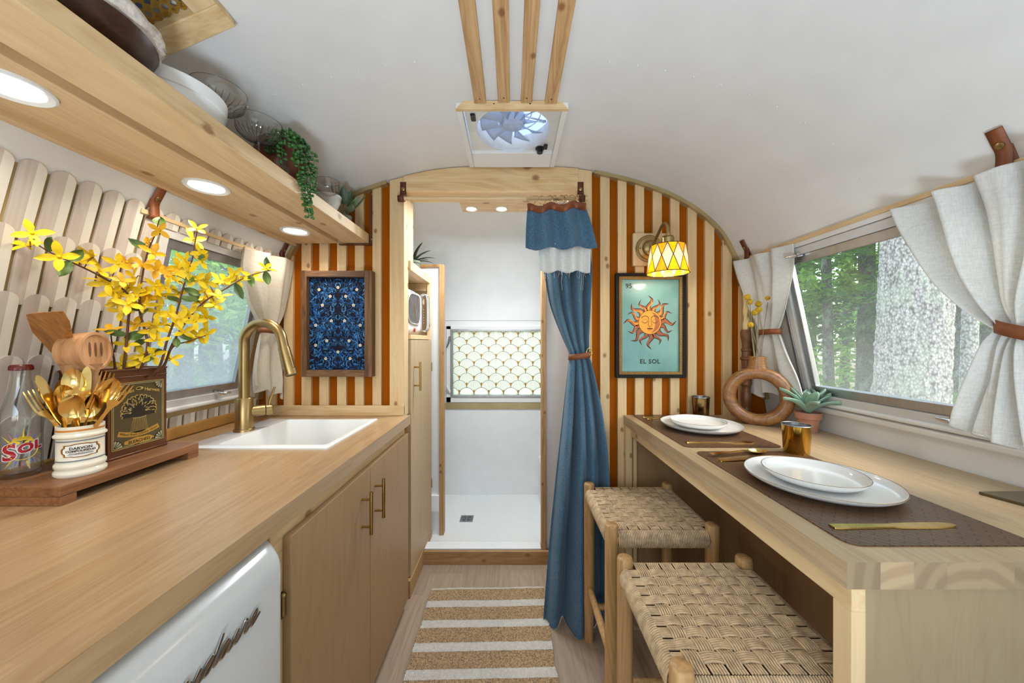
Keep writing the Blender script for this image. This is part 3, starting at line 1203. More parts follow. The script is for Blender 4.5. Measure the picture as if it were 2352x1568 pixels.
fan = thing('roof_fan', 'white roof vent fan with clear blades in a square frame', 'roof fan', (0, 1.35, 1.975))
zf = 1.972
mb = MB()
xo = 0.188
near = [(-0.160, 1.149, ztop(0.16) + 0.001), (0.160, 1.149, ztop(0.16) + 0.001), (xo, 1.157, zf - 0.001), (-xo, 1.157, zf - 0.001)]
part('wood_lip', MB().prism(near, (0, 0.012, 0.0)), M_PINE_X, fan)
for x in (-0.06, 0.06):
    part('screw', MB().lathe([(0.003, 0.0), (0.003, 0.0012)], (x, 1.1525, 1.987), 8, mat=M.Rotation(radians(90), 4, 'X')), M_DARKPIN, fan)
for q in ((-xo, -FAN[1] + 0.004, 1.1721, 1.546), (FAN[1] - 0.004, xo, 1.1721, 1.546), (-xo, xo, 1.157, 1.172)):
    mb = MB().box(q[0], q[1], q[2], q[3], zf, 2.005)
    part('frame_side', mb, M_WHITE, fan, bevel=0.003)
mb = MB().prism([(-0.168, 1.452, 1.985), (0.168, 1.452, 1.985), (0.168, 1.546, zf), (-0.168, 1.546, zf)], (0, 0, 0.02))
part('frame_side', mb, M_WHITE, fan, bevel=0.003)
# panel with the round opening
FC = V((0.004, 1.32, 1.998))
FRAD = 0.139
mb = MB()
nn = 48
vs, fs = [], []
for i in range(nn):
    a = 2 * pi * i / nn
    sq = 0.17 / max(abs(cos(a)), abs(sin(a)))
    vs.append((FC.x + FRAD * cos(a), FC.y + FRAD * sin(a), FC.z))
    vs.append((max(-0.168, min(0.168, FC.x + sq * cos(a))), FC.y + sq * sin(a), FC.z))
    vs.append((FC.x + FRAD * cos(a), FC.y + FRAD * sin(a), FC.z + 0.06))
for i in range(nn):
    j = (i + 1) % nn
    fs += [(3 * i, 3 * i + 1, 3 * j + 1, 3 * j), (3 * i, 3 * j, 3 * j + 2, 3 * i + 2)]
mb.add(vs, fs)
part('fan_panel', mb, plain('fan_plastic', (214, 211, 205), 0.45), fan, solid=0.002)
M_FANB = NT('clear_smoked_plastic')
tr_ = M_FANB.n('BsdfTransparent')
tr_.inputs[0].default_value = (0.55, 0.62, 0.72, 1)
gl_ = M_FANB.n('BsdfPrincipled')
gl_.inputs['Base Color'].default_value = (0.62, 0.68, 0.76, 1)
gl_.inputs['Roughness'].default_value = 0.15
ms_ = M_FANB.n('MixShader')
ms_.inputs[0].default_value = 0.55
M_FANB.l(tr_.outputs[0], ms_.inputs[1])
M_FANB.l(gl_.outputs[0], ms_.inputs[2])
M_FANB.l(ms_.outputs[0], M_FANB.out.inputs[0])
M_FANB = M_FANB.m
for k in range(10):
    a0 = 2 * pi * k / 10

    def blade(u, v, a0=a0):
        r = 0.04 + (0.125 - 0.04) * u
        a = a0 + (v - 0.5) * (0.42 + 0.12 * u)
        return FC + V((r * cos(a), r * sin(a), 0.035 + (v - 0.5) * 0.03))
    part('blade', MB().grid(blade, 5, 4), M_FANB, fan, smooth=60, solid=0.0015)
part('hub', MB().lathe([(0.046, 0.055), (0.046, 0.03), (0.04, 0.02), (0.005, 0.016)], FC, 24), M_FANB, fan, smooth=50)
mb = MB()
for k in range(5):
    a = 2 * pi * k / 5 + 0.35
    mb.tube([FC + V((0.04 * cos(a), 0.04 * sin(a), 0.066)), FC + V((0.14 * cos(a), 0.14 * sin(a), 0.066))], 0.0035, 6)
for rr in (0.07, 0.105):
    mb.tube([FC + V((rr * cos(2 * pi * i / 32), rr * sin(2 * pi * i / 32), 0.066)) for i in range(32)], 0.0025, 5, closed=True)
part('guard', mb, plain('pale_guard', (206, 210, 218), 0.4), fan, smooth=60)
t = NT('roof_dome')
a_ = t.n('BsdfTranslucent')
a_.inputs[0].default_value = rgba((150, 162, 182))
b_ = t.n('BsdfTransparent')
b_.inputs[0].default_value = rgba((150, 162, 182))
c_ = t.n('MixShader')
c_.inputs[0].default_value = 0.45
t.l(a_.outputs[0], c_.inputs[1])
t.l(b_.outputs[0], c_.inputs[2])
t.l(c_.outputs[0], t.out.inputs[0])
mb = MB().grid(lambda u, v: (FC.x + (u - 0.5) * 0.46, FC.y + (v - 0.5) * 0.46, 2.085 + 0.05 * (1 - (2 * u - 1) ** 4) * (1 - (2 * v - 1) ** 4)), 10, 10)
part('dome', mb, t.m, fan, smooth=180)
mb = MB().box(-0.20, 0.20, 1.12, 1.135, 2.0, 2.09).box(-0.20, 0.20, 1.505, 1.52, 2.0, 2.09).box(-0.215, -0.20, 1.12, 1.52, 2.0, 2.09).box(0.2, 0.215, 1.12, 1.52, 2.0, 2.09)
part('curb', mb, M_WHITE, fan)
# black catches and the knob
mb = MB().obox((-0.138, 1.235, 1.994), (1, 0, 0), (0, 1, 0), (0, 0, 1), 0.009, 0.02, 0.004)
part('catch', mb, M_BLACK, fan, bevel=0.004)
kc = V((0.115, 1.437, 1.997))
mb = MB().lathe([(0.019, 0), (0.019, -0.004), (0.013, -0.006), (0.012, -0.02), (0.003, -0.021)], kc, 18)
part('knob', mb, M_BLACK, fan, smooth=40)
mb = MB().obox((0.136, 1.415, 1.99), (1, 0, 0), (0, 1, 0), (0, 0, 1), 0.008, 0.012, 0.006)
part('catch', mb, M_BLACK, fan, bevel=0.003)

# ceiling vent with a cane-mesh cover, over the shelf
cv = thing('cane_vent', 'square pine ceiling vent frame with gold cane mesh', 'ceiling vent', (-0.74, 0.6, 1.86))
A0, A1 = V((-0.615, 0, ztop(0.615) - 0.002)), V((-0.79, 0, ztop(0.79) - 0.002))
ud = (A1 - A0).normalized()
nd = V((0, 1, 0)).cross(ud)
nd = nd if nd.z < 0 else -nd
LU = 0.27


def cvb(nm, u0, u1, y0, y1, d0, d1, mat, bevel=0.002):
    c = A0 + ud * ((u0 + u1) / 2) + V((0, (y0 + y1) / 2, 0)) + nd * ((d0 + d1) / 2)
    return part(nm, MB().obox(c, ud, (0, 1, 0), nd, abs(u1 - u0) / 2, abs(y1 - y0) / 2, abs(d1 - d0) / 2), mat, cv, bevel=bevel)


for a in ((0, LU, 0.715, 0.765), (0, LU, 0.44, 0.49)):
    cvb('frame_rail', a[0], a[1], a[2], a[3], -0.012, 0.022, M_PINE_X)
cvb('frame_rail', 0, 0.05, 0.49, 0.715, -0.012, 0.0215, M_PINE_Y)
cvb('frame_rail', LU - 0.05, LU, 0.49, 0.715, -0.012, 0.0215, M_PINE_Y)
cvb('backing', 0.03, LU - 0.03, 0.47, 0.74, -0.014, -0.008, plain('vent_shadow', (40, 40, 42), 0.7))
cc = A0 + ud * (LU / 2) + V((0, 0.60, 0)) + nd * -0.004
mb = MB()
mb.poly([cc + (ud * cos(2 * pi * i / 32) + V((0, 1, 0)) * sin(2 * pi * i / 32)) * 0.10 for i in range(32)])
part('skylight_disc', mb, plain('blue_grey_lens', (142, 160, 190), 0.3), cv)
mb = MB()
g0 = A0 + nd * 0.006
for i in range(11):
    u = 0.045 + i * 0.018
    mb.strip([g0 + ud * u + V((0, 0.485, 0)), g0 + ud * u + V((0, 0.72, 0))], 0.006, nd)
for i in range(13):
    y_ = 0.49 + i * 0.018
    mb.strip([g0 + ud * 0.04 + V((0, y_, 0)), g0 + ud * (LU - 0.04) + V((0, y_, 0))], 0.006, nd)
for i in range(-11, 24):
    for s_ in (1, -1):
        pts = []
        for k in range(11):
            u = 0.045 + k * 0.018
            y_ = 0.49 + (i + s_ * k) * 0.018 + 0.009
            if 0.487 < y_ < 0.718:
                pts.append(g0 + nd * 0.0006 * s_ + ud * u + V((0, y_, 0)))
        if len(pts) > 1:
            mb.strip(pts, 0.003, nd)
part('cane_mesh', mb, metal('gold_cane', (196, 160, 84), 0.4), cv, kind='stuff')

# ================================================================== KITCHEN COUNTER
XE = -0.462                   # front edge of the worktop
SK = (-1.028, -0.570, 1.075, 1.483)    # sink, outer rim


def rrect(x0, x1, y0, y1, r, n=5):
    pts = []
    for cx, cy, a0 in ((x1 - r, y1 - r, 0), (x0 + r, y1 - r, pi / 2), (x0 + r, y0 + r, pi), (x1 - r, y0 + r, 3 * pi / 2)):
        for i in range(n + 1):
            a = a0 + pi / 2 * i / n
            pts.append((cx + r * cos(a), cy + r * sin(a)))
    return pts


ct = thing('countertop', 'golden butcher-block kitchen worktop around the white sink', 'countertop', (-0.8, 0.6, ZC - 0.04))
rows = 16
sw = (1.168 + XE) / rows
rnd = random.Random(11)
for i in range(rows):
    x0 = -1.168 + i * sw
    x1 = x0 + sw
    y = -0.36 - rnd.random() * 0.5
    cut = x1 > SK[0] + 0.02 and x0 < SK[1] - 0.02
    while y < 1.584:
        y1 = min(y + 0.45 + rnd.random() * 0.55, 1.584)
        if 1.584 - y1 < 0.12:
            y1 = 1.584
        segs = [(max(y, -0.36), y1)]
        if cut:
            segs = [(max(y, -0.36), min(y1, SK[2] + 0.02)), (max(y, SK[3] - 0.02), y1)]
        boxes = []
        ci, cj = max(x0, SK[0] + 0.02), min(x1, SK[1] - 0.02)
        for a, b in segs:
            if b - a > 0.004:
                boxes.append((ci if cut else x0, cj if cut else x1, a, b))
        for qa, qb in ((x0, ci), (cj, x1)):
            if cut and qb - qa > 1e-4:
                boxes.append((qa, qb, max(y, -0.36), y1))
        for q in boxes:
            part('stave', MB().box(*q, ZC - 0.04, ZC), M_COUNTER, ct)
        y = y1

cab = thing('sink_cabinet', 'birch sink cabinet with two flat doors and brass bar pulls', 'cabinet', (-0.8, 1.15, 0))
XD = -0.467
bx('face_rail', M_PINE_Y, cab, -0.505, -0.486, 0.70, 1.575, 0.76, ZC - 0.041)
bx('face_stile', M_PINE, cab, -0.505, -0.486, 0.693, 0.760, 0.02, 0.76)
bx('base_rail', M_TRIMW, cab, -0.505, -0.487, 0.735, 1.575, 0.0, 0.10)
bx('side_panel', M_BIRCH, cab, -1.15, -0.505, 0.693, 0.711, 0.0, ZC - 0.041)
bx('bottom_panel', M_BIRCH, cab, -1.15, -0.505, 0.711, 1.575, 0.06, 0.078)


def bar_pull(parent, p, length, out, axis=(0, 0, 1), r=0.0055):
    """a bar on two posts; p is the bar's centre, out points from the bar to the door"""
    p, out, axis = V(p), V(out), V(axis)
    mbh = MB().tube([p - axis * length / 2, p + axis * length / 2], r, 12)
    for s_ in (-1, 1):
        q = p + axis * s_ * length * 0.32
        mbh.tube([q, q + out], r * 0.72, 10)
    return part('handle', mbh, M_BRONZE, parent, smooth=50, label='brass bar pull')


d1 = bx('door', M_BIRCH, cab, XD - 0.018, XD, 0.737, 1.148, 0.045, 0.787, bevel=0.0012)
d2 = bx('door', M_BIRCH, cab, XD - 0.018, XD, 1.151, 1.568, 0.045, 0.787, bevel=0.0012)
bar_pull(d1, (XD + 0.03, 1.082, 0.667), 0.132, (-0.031, 0, 0))
bar_pull(d2, (XD + 0.03, 1.186, 0.667), 0.132, (-0.031, 0, 0))
for zz in (0.645, 0.15):
    mb = MB().box(-0.487, -0.4835, 0.708, 0.736, zz - 0.028, zz + 0.028)
    mb.tube([(-0.4795, 0.731, zz - 0.02), (-0.4795, 0.731, zz + 0.02)], 0.0045, 10)
    mb.ball((-0.4795, 0.731, zz + 0.022), 0.006, 8, 6)
    part('hinge', mb, M_BRASS, cab, smooth=50)
for zz in (0.70, 0.15):
    mb = MB().tube([(-0.473, 1.5715, zz - 0.02), (-0.473, 1.5715, zz + 0.02)], 0.003, 8)
    part('hinge', mb, M_BRASS, cab, smooth=50)
# pine upstand along the partition
tag(bx('trim_5', M_PINE_X, None, -1.10, xp(932), YP - 0.034, YP - 0.0145, ZC, ZC + 0.045, bevel=0.002), 'narrow pine upstand where the worktop meets the partition', 'trim', kind='structure')

# ------------------------------------------------------------------ fridge
fr = thing('fridge', 'small white retro fridge with chrome script badge under the worktop', 'fridge', (-0.78, 0.44, 0))
M_ENAMEL = plain('white_enamel', (196, 195, 192), 0.18, var=0.012)
part('body', MB().box(-1.12, -0.505, 0.185, 0.688, 0.03, 0.812), M_ENAMEL, fr, bevel=0.03, segs=4, smooth=40)


def door_fn(u, v):
    # rounded front that swells a little
    y = 0.187 + (0.690 - 0.187) * u
    z = 0.055 + (0.818 - 0.055) * v
    e = lambda t: 1 - (1 - min(t, 0.07) / 0.07) ** 2.2
    d = min(e(u), e(1 - u)) * min(e(v), e(1 - v))
    return (-0.50 + 0.060 * max(d, 0) ** 0.5, y, z)


us = [0, 0.004, 0.012, 0.024, 0.04, 0.055, 0.07, 0.2, 0.35, 0.5, 0.65, 0.8, 0.93, 0.945, 0.96, 0.976, 0.988, 0.996, 1]
mb = MB()
vs = [door_fn(u, v) for v in us for u in us]
nU = len(us)
mb.add(vs, [(j * nU + i, j * nU + i + 1, (j + 1) * nU + i + 1, (j + 1) * nU + i) for j in range(nU - 1) for i in range(nU - 1)])
part('door', mb, M_ENAMEL, fr, smooth=180)
for yy in (0.25, 0.62):
    for xx_ in (-1.05, -0.56):
        part('foot', MB().lathe([(0.018, 0), (0.018, 0.03)], (xx_, yy, 0), 12), M_BLACK, fr)
LET = {
    'a': ([(0, .15), (.55, .98), (.15, .8), (.05, .2), (.42, .05), (.75, .8), (.7, .2), (.85, .02), (1.1, .2)], 1.1),
    'i': ([(0, .2), (.3, .98), (.24, .2), (.38, .02), (.65, .2)], .65),
    'r': ([(0, .2), (.22, .9), (.16, 1.08), (.5, .85), (.44, .2), (.58, .02), (.85, .22)], .85),
    'e': ([(0, .2), (.48, .6), (.5, .98), (.2, .9), (.1, .3), (.35, .02), (.95, .5)], .85),
    'd': ([(0, .15), (.55, .95), (.12, .75), (.05, .2), (.42, .05), (.8, .7), (1.0, 1.9), (.8, .5), (.9, .04), (1.2, .2)], 1.2),
    'g': ([(0, .15), (.55, .98), (.15, .8), (.05, .2), (.42, .05), (.75, .85), (.6, -.6), (.3, -.9), (.2, -.6), (.9, .1), (1.1, .2)], 1.1),
    'F': ([(-.1, .3), (.2, 0), (.5, .5), (.75, 1.9), (.2, 1.75), (.9, 1.95), (1.5, 1.9)], 1.35),
}
mb = MB()
pen, S_ = 0.0, 0.0185
word = 'Frigidaire'
for ch in word:
    pts, adv = LET[ch]
    pen += adv
tot = pen
pen = 0.0
for ch in word:
    pts, adv = LET[ch]
    pp = []
    for (u, v) in pts:
        yy = 0.603 + (pen + u + 0.35 * v - tot - 0.25) * S_ * 1.25
        zz = 0.723 + v * S_
        pp.append((-0.4372, yy, zz))
    if ch == 'F':
        mb.tube([(-0.4372, 0.603 + (0.2 + 0.3 - tot) * S_ * 1.25, 0.723 + 0.95 * S_), (-0.4372, 0.603 + (0.9 + 0.3 - tot) * S_ * 1.25, 0.723 + 1.05 * S_)], 0.0012, 6)
    mb.tube(catmull(pp, 5), 0.0017, 6, flat=1.6)
    pen += adv
part('badge', mb, M_CHROME, fr, smooth=60, label='chrome script badge')

# ------------------------------------------------------------------ sink
sk = thing('sink', 'white drop-in kitchen sink set in the worktop', 'sink', ((SK[0] + SK[1]) / 2, (SK[2] + SK[3]) / 2, ZC - 0.16))
loops = []
Z1 = ZC + 0.007
x0, x1, y0, y1 = SK
ib = (x0 + 0.09, x1 - 0.018, y0 + 0.03, y1 - 0.025)
for (q, z, r) in (((x0, x1, y0, y1), ZC, 0.008), ((x0, x1, y0, y1), Z1 - 0.002, 0.008), ((x0 + 0.003, x1 - 0.003, y0 + 0.003, y1 - 0.003), Z1, 0.008),
                  ((ib[0], ib[1], ib[2], ib[3]), Z1, 0.014), ((ib[0] + 0.004, ib[1] - 0.004, ib[2] + 0.004, ib[3] - 0.004), Z1 - 0.005, 0.014),
                  ((ib[0] + 0.02, ib[1] - 0.02, ib[2] + 0.03, ib[3] - 0.05), ZC - 0.14, 0.03), ((ib[0] + 0.04, ib[1] - 0.04, ib[2] + 0.05, ib[3] - 0.07), ZC - 0.15, 0.03)):
    loops.append([(a, b, z) for a, b in rrect(*q, r)])
mb = MB()
n = len(loops[0])
mb.add([p for l in loops for p in l], [(k * n + i, k * n + (i + 1) % n, (k + 1) * n + (i + 1) % n, (k + 1) * n + i) for k in range(len(loops) - 1) for i in range(n)] + [tuple(range((len(loops) - 1) * n, len(loops) * n))])
part('basin', mb, M_PORCELAIN, sk, smooth=35)
part('drain', MB().lathe([(0.04, 0), (0.04, 0.003), (0.03, 0.003), (0.028, 0.0005), (0.002, 0.0005)], ((x0 + x1) / 2 + 0.03, (y0 + y1) / 2, ZC - 0.15), 24), M_CHROME, sk, smooth=40)

# ------------------------------------------------------------------ faucet
fx, fy = -0.984, 1.28
fc = thing('faucet', 'tall brushed brass gooseneck faucet with pull-down spray head', 'faucet', (fx, fy, Z1))
part('base_ring', MB().lathe([(0.033, 0), (0.033, 0.006), (0.031, 0.009), (0.02, 0.009)], (fx, fy, Z1), 32), M_BRASS, fc, smooth=40)
part('body', MB().lathe([(0.028, 0.008), (0.028, 0.118), (0.026, 0.121), (0.016, 0.121)], (fx, fy, Z1), 32), M_BRASS, fc, smooth=40)
R = 0.074
zt = 1.285 - R - 0.017
sp = [V((fx, fy, Z1 + 0.11)), V((fx, fy, Z1 + 0.2)), V((fx, fy, zt - 0.03))]
ang0 = radians(12)
for i in range(19):
    a = pi - (pi - 0.12) * i / 18
    sp.append(V((fx + R + R * cos(a), fy - 0.012 * i / 18, zt + R * sin(a))))
d_ = (sp[-1] - sp[-2]).normalized()
tipd = (V((0.30, -0.03, -1.0))).normalized()
sp.append(sp[-1] + (d_ + tipd).normalized() * 0.025)
h0 = sp[-1].copy()
part('spout', MB().tube(sp, 0.0168, 20), M_BRASS, fc, smooth=60)
h1 = h0 + tipd * 0.105
part('spray_head', MB().tube([h0, h0 + tipd * 0.001, h0 + tipd * 0.03, h0 + tipd * 0.07, h1 - tipd * 0.003, h1], [0.0172, 0.0185, 0.019, 0.0205, 0.0205, 0.018], 22), M_BRASS, fc, smooth=35)
part('spray_button', MB().obox(h0 + tipd * 0.06 + V((0.019, -0.004, 0.004)), tipd, V((0, 1, 0)), V((1, 0, 0.3)), 0.02, 0.006, 0.0022), M_BRASS, fc, bevel=0.0015)
part('spray_nozzle', MB().tube([h1, h1 + tipd * 0.002], 0.0165, 18), M_BLACK, fc, smooth=40)
hd = V((0.75, 0.66, 0)).normalized()
hb = V((fx, fy, Z1 + 0.068))
part('valve', MB().tube([hb + hd * 0.02, hb + hd * 0.062, hb + hd * 0.064], [0.0195, 0.0195, 0.0175], 22), M_BRASS, fc, smooth=35)
part('lever', MB().tube([hb + hd * 0.065, hb + hd * 0.083, hb + hd * 0.086], [0.0195, 0.0195, 0.017], 22).tube([hb + hd * 0.075, hb + hd * 0.077 + V((0, 0, 0.03)), hb + hd * 0.085 + V((0.01, 0, 0.085))], [0.005, 0.0055, 0.004], 10), M_BRASS, fc, smooth=35)

# ================================================================== THINGS ON THE COUNTER
bd = thing('riser_board', 'footed acacia serving board on the worktop', 'board', (-1.015, 0.86, ZC))
bx('top', M_ACACIA, bd, -1.118, -0.915, 0.705, 1.018, ZC + 0.018, ZC + 0.04, bevel=0.002)
bx('foot', M_ACACIA, bd, -1.118, -0.915, 0.7055, 0.733, ZC, ZC + 0.0182, bevel=0.0015)
bx('foot', M_ACACIA, bd, -1.118, -0.915, 0.985, 1.0175, ZC, ZC + 0.0182, bevel=0.0015)
ZB = ZC + 0.04

# --- glass bottle with a printed sun
bt = thing('glass_bottle', 'clear glass beer bottle with red lettering and sun print', 'bottle', (-1.078, 0.765, ZB))
bc = V((-1.078, 0.765, ZB))
o_ = [(0.026, 0.0), (0.0295, 0.005), (0.0295, 0.125), (0.028, 0.14), (0.0225, 0.162), (0.0165, 0.19), (0.0135, 0.215), (0.0130, 0.228), (0.0145, 0.23), (0.0145, 0.236)]
i_ = [(0.012, 0.236), (0.0112, 0.215), (0.0142, 0.19), (0.020, 0.162), (0.0258, 0.14), (0.0272, 0.125), (0.0272, 0.012), (0.020, 0.007), (0.003, 0.006)]
part('bottle_glass', MB().lathe(o_ + i_, bc, 36), clear_glass('bottle_glass', (253, 254, 254), 0.82), bt, smooth=50)
mb = MB()
prof_c = [(0.0150, 0.231), (0.0166, 0.232), (0.0162, 0.240), (0.0140, 0.243), (0.002, 0.2435)]
mb.lathe(prof_c, bc, 42, rib=0.03, ribn=21)
part('cap', mb, plain('maroon_cap', (98, 28, 24), 0.35), bt, smooth=50)


def on_cyl(c, r, a0, z0):
    """flat drawing (x right, y up) wrapped on a standing cylinder, a0 the angle it faces"""
    def fn(x, y):
        a = a0 + x / r
        return (c.x + r * cos(a), c.y + r * sin(a), c.z + z0 + y)
    return fn


aim = atan2(-bc.y, -bc.x)
lay = [on_cyl(bc, 0.0297 + 0.0003 * k, aim + 0.05, 0.062) for k in range(4)]
mb = MB()
mats_b = [plain('print_violet', (104, 96, 176), 0.4), plain('print_yellow', (230, 196, 40), 0.4), plain('print_red', (168, 22, 44), 0.35), plain('print_white', (232, 228, 232), 0.4), plain('print_pink', (176, 96, 112), 0.4)]
for k in range(22):
    a = 2 * pi * k / 22 + 0.1
    L0, L1 = 0.026, 0.040 + 0.004 * (k % 3)
    w = 0.055
    p = [(L0 * cos(a - w), L0 * sin(a - w)), (L0 * cos(a + w), L0 * sin(a + w)), (L1 * cos(a), L1 * sin(a))]
    mb.poly([lay[0](x * 0.92, y) for x, y in p], (0, 4, 1)[k % 3])
for s_ in (-1, 1):
    mb.poly([lay[1](s_ * 0.0105 + 0.008 * cos(2 * pi * i / 14), 0.0145 + 0.0045 * sin(2 * pi * i / 14)) for i in range(14)], 1)
    mb.poly([lay[2](s_ * 0.0105 + 0.002 * cos(2 * pi * i / 8), 0.0145 + 0.002 * sin(2 * pi * i / 8)) for i in range(8)], 0)
mb.poly([lay[1](0.014 * cos(pi * i / 10), 0.019 + 0.009 * sin(pi * i / 10)) for i in range(11)], 1)
mb.strip([lay[1](0.022 * cos(2 * pi * i / 30), 0.022 * sin(2 * pi * i / 30)) for i in range(31)], 0.0012, (bc - V((0, 0, bc.z))).normalized(), 1)


def sol(fn, extra, mi):
    for s2, sz, dx, dy in (('S', 0.046, -0.018, -0.006), ('O', 0.026, 0.0045, 0.0015), ('L', 0.026, 0.0225, 0.006)):
        vs, fs = text_flat(s2, sz, bold=extra)
        mb.add([fn(x * 1.0 + dx, y + dy + 0.18 * x) for x, y in vs], fs, mi)


sol(lay[2], 0.0028, 3)
sol(lay[3], 0.0012, 2)
part('label_print', mb, mats_b, bt)

# --- ironstone crock holding the cutlery
kc_ = V((-0.968, 0.782, ZB))
ck = thing('crock', 'cream ironstone crock with lettered label and orange band', 'crock', kc_)
KR = 0.0365
po = [(KR, 0), (KR + 0.003, 0.004), (KR + 0.003, 0.010), (KR - 0.001, 0.015), (KR + 0.0022, 0.020), (KR + 0.0022, 0.026), (KR - 0.001, 0.030), (KR - 0.001, 0.082), (KR + 0.003, 0.086), (KR + 0.003, 0.089), (KR - 0.0005, 0.093), (KR - 0.0005, 0.109)]
pi_ = [(KR - 0.0035, 0.109), (KR - 0.0035, 0.01), (0.002, 0.009)]
part('pot', MB().lathe(po + pi_, kc_, 40), plain('cream_glaze', (232, 226, 208), 0.2, var=0.02), ck, smooth=40)
mb = MB()
aim2 = atan2(-kc_.y, -kc_.x)
for (za, zb2, mi) in ((0.0985, 0.1025, 0), (0.0765, 0.0795, 1), (0.0335, 0.0365, 1)):
    part('glaze_band', MB().lathe([(KR - 0.0002, za), (KR - 0.0002, zb2)], kc_, 40, cap0=False, cap1=False), [plain('orange_glaze', (196, 122, 34), 0.3), plain('blue_grey_glaze', (122, 128, 134), 0.3)][mi], ck, smooth=60)
mb = MB()


def plaque(s_):
    pts = []
    for i in range(64):
        a = 2 * pi * i / 64
        x = (abs(cos(a)) ** 0.55) * (1 if cos(a) > 0 else -1)
        y = (abs(sin(a)) ** 0.55) * (1 if sin(a) > 0 else -1)
        k = 1 + 0.06 * cos(8 * a)
        pts.append((x * 0.0265 * s_ * k, y * 0.0128 * s_ * k))
    return pts


for li, (s_, mi) in enumerate(((1.12, 0), (1.03, 1), (0.97, 2))):
    fn = on_cyl(kc_, KR - 0.0004 + 0.0004 * li, aim2, 0.0575)
    pts = plaque(s_)
    ctr = fn(0, 0)
    k = len(mb.v)
    mb.add([ctr] + [fn(x, y) for x, y in pts] + [fn(x * 0.5, y * 0.5) for x, y in pts],
           [(1 + i, 1 + (i + 1) % 64, 65 + (i + 1) % 64, 65 + i) for i in range(64)] + [(65 + i, 65 + (i + 1) % 64, 0) for i in range(64)], mi)
fn = on_cyl(kc_, KR + 0.0013, aim2, 0.0575)
write(mb, 'DARVON', 0.0080, lambda x, y: fn(x, y + 0.0050), 1, bold=0.0002)
write(mb, 'COMPOUND-65', 0.0062, lambda x, y: fn(x, y - 0.0012), 1, bold=0.0002)
for dy, w in ((-0.0058, 0.034), (-0.0078, 0.038)):
    mb.strip([fn(-w / 2 + w * i / 8, dy) for i in range(9)], 0.0009, V((kc_.x, kc_.y, 0)).normalized(), 1)
part('label_print', mb, [plain('label_gold', (186, 124, 36), 0.35), plain('label_black', (30, 24, 22), 0.4), plain('label_white', (238, 236, 230), 0.35)], ck)

# --- cutlery shapes, lying along +x, handle end at 0
def blade_strip(mbx, xs_, ws, zs, th=0.0016, y0=0.0):
    n_ = len(xs_)
    vs = []
    for i in range(n_):
        w = ws[i] / 2
        vs += [(xs_[i], y0 - w, zs[i]), (xs_[i], y0 + w, zs[i]), (xs_[i], y0 + w * 0.92, zs[i] + th), (xs_[i], y0 - w * 0.92, zs[i] + th)]
    fs = [(0, 1, 2, 3), tuple(4 * (n_ - 1) + k for k in (3, 2, 1, 0))]
    for i in range(n_ - 1):
        a, b = 4 * i, 4 * i + 4
        for k in range(4):
            k2 = (k + 1) % 4
            fs.append((a + k, b + k, b + k2, a + k2))
    mbx.add(vs, fs)


def make_fork():
    m_ = MB()
    blade_strip(m_, [0, 0.004, 0.03, 0.07, 0.11, 0.125, 0.135, 0.143], [0.012, 0.015, 0.013, 0.009, 0.006, 0.009, 0.020, 0.0235], [0, 0, 0, 0.001, 0.003, 0.002, 0, -0.001], 0.0022)
    for k in range(4):
        y_ = -0.0099 + k * 0.0066
        blade_strip(m_, [0.142, 0.155, 0.172, 0.188, 0.192], [0.0038, 0.0036, 0.0032, 0.0022, 0.001], [-0.001, -0.0015, 0.001, 0.005, 0.0065], 0.0017, y_)
    return m_


def make_knife():
    m_ = MB()
    blade_strip(m_, [0, 0.004, 0.03, 0.08, 0.105, 0.112, 0.12, 0.15, 0.185, 0.21, 0.22, 0.226], [0.013, 0.016, 0.015, 0.0125, 0.011, 0.013, 0.0155, 0.018, 0.0185, 0.0165, 0.011, 0.003], [0] * 12, 0.0026)
    return m_


def make_spoon():
    m_ = MB()
    blade_strip(m_, [0, 0.004, 0.03, 0.07, 0.11, 0.122, 0.130], [0.012, 0.015, 0.013, 0.009, 0.006, 0.0065, 0.010], [0, 0, 0, 0.001, 0.003, 0.002, 0.0005], 0.0022)
    L, Wd = 0.060, 0.0385

    def bowl(u, v):
        a = 2 * pi * u
        r = v
        x = 0.128 + L / 2 + L / 2 * r * cos(a)
        y_ = Wd / 2 * r * sin(a) * (1 - 0.15 * cos(a))
        return (x, y_, 0.0012 - 0.0085 * (1 - r * r))
    m_.grid(bowl, 24, 6, cu=True)
    return m_


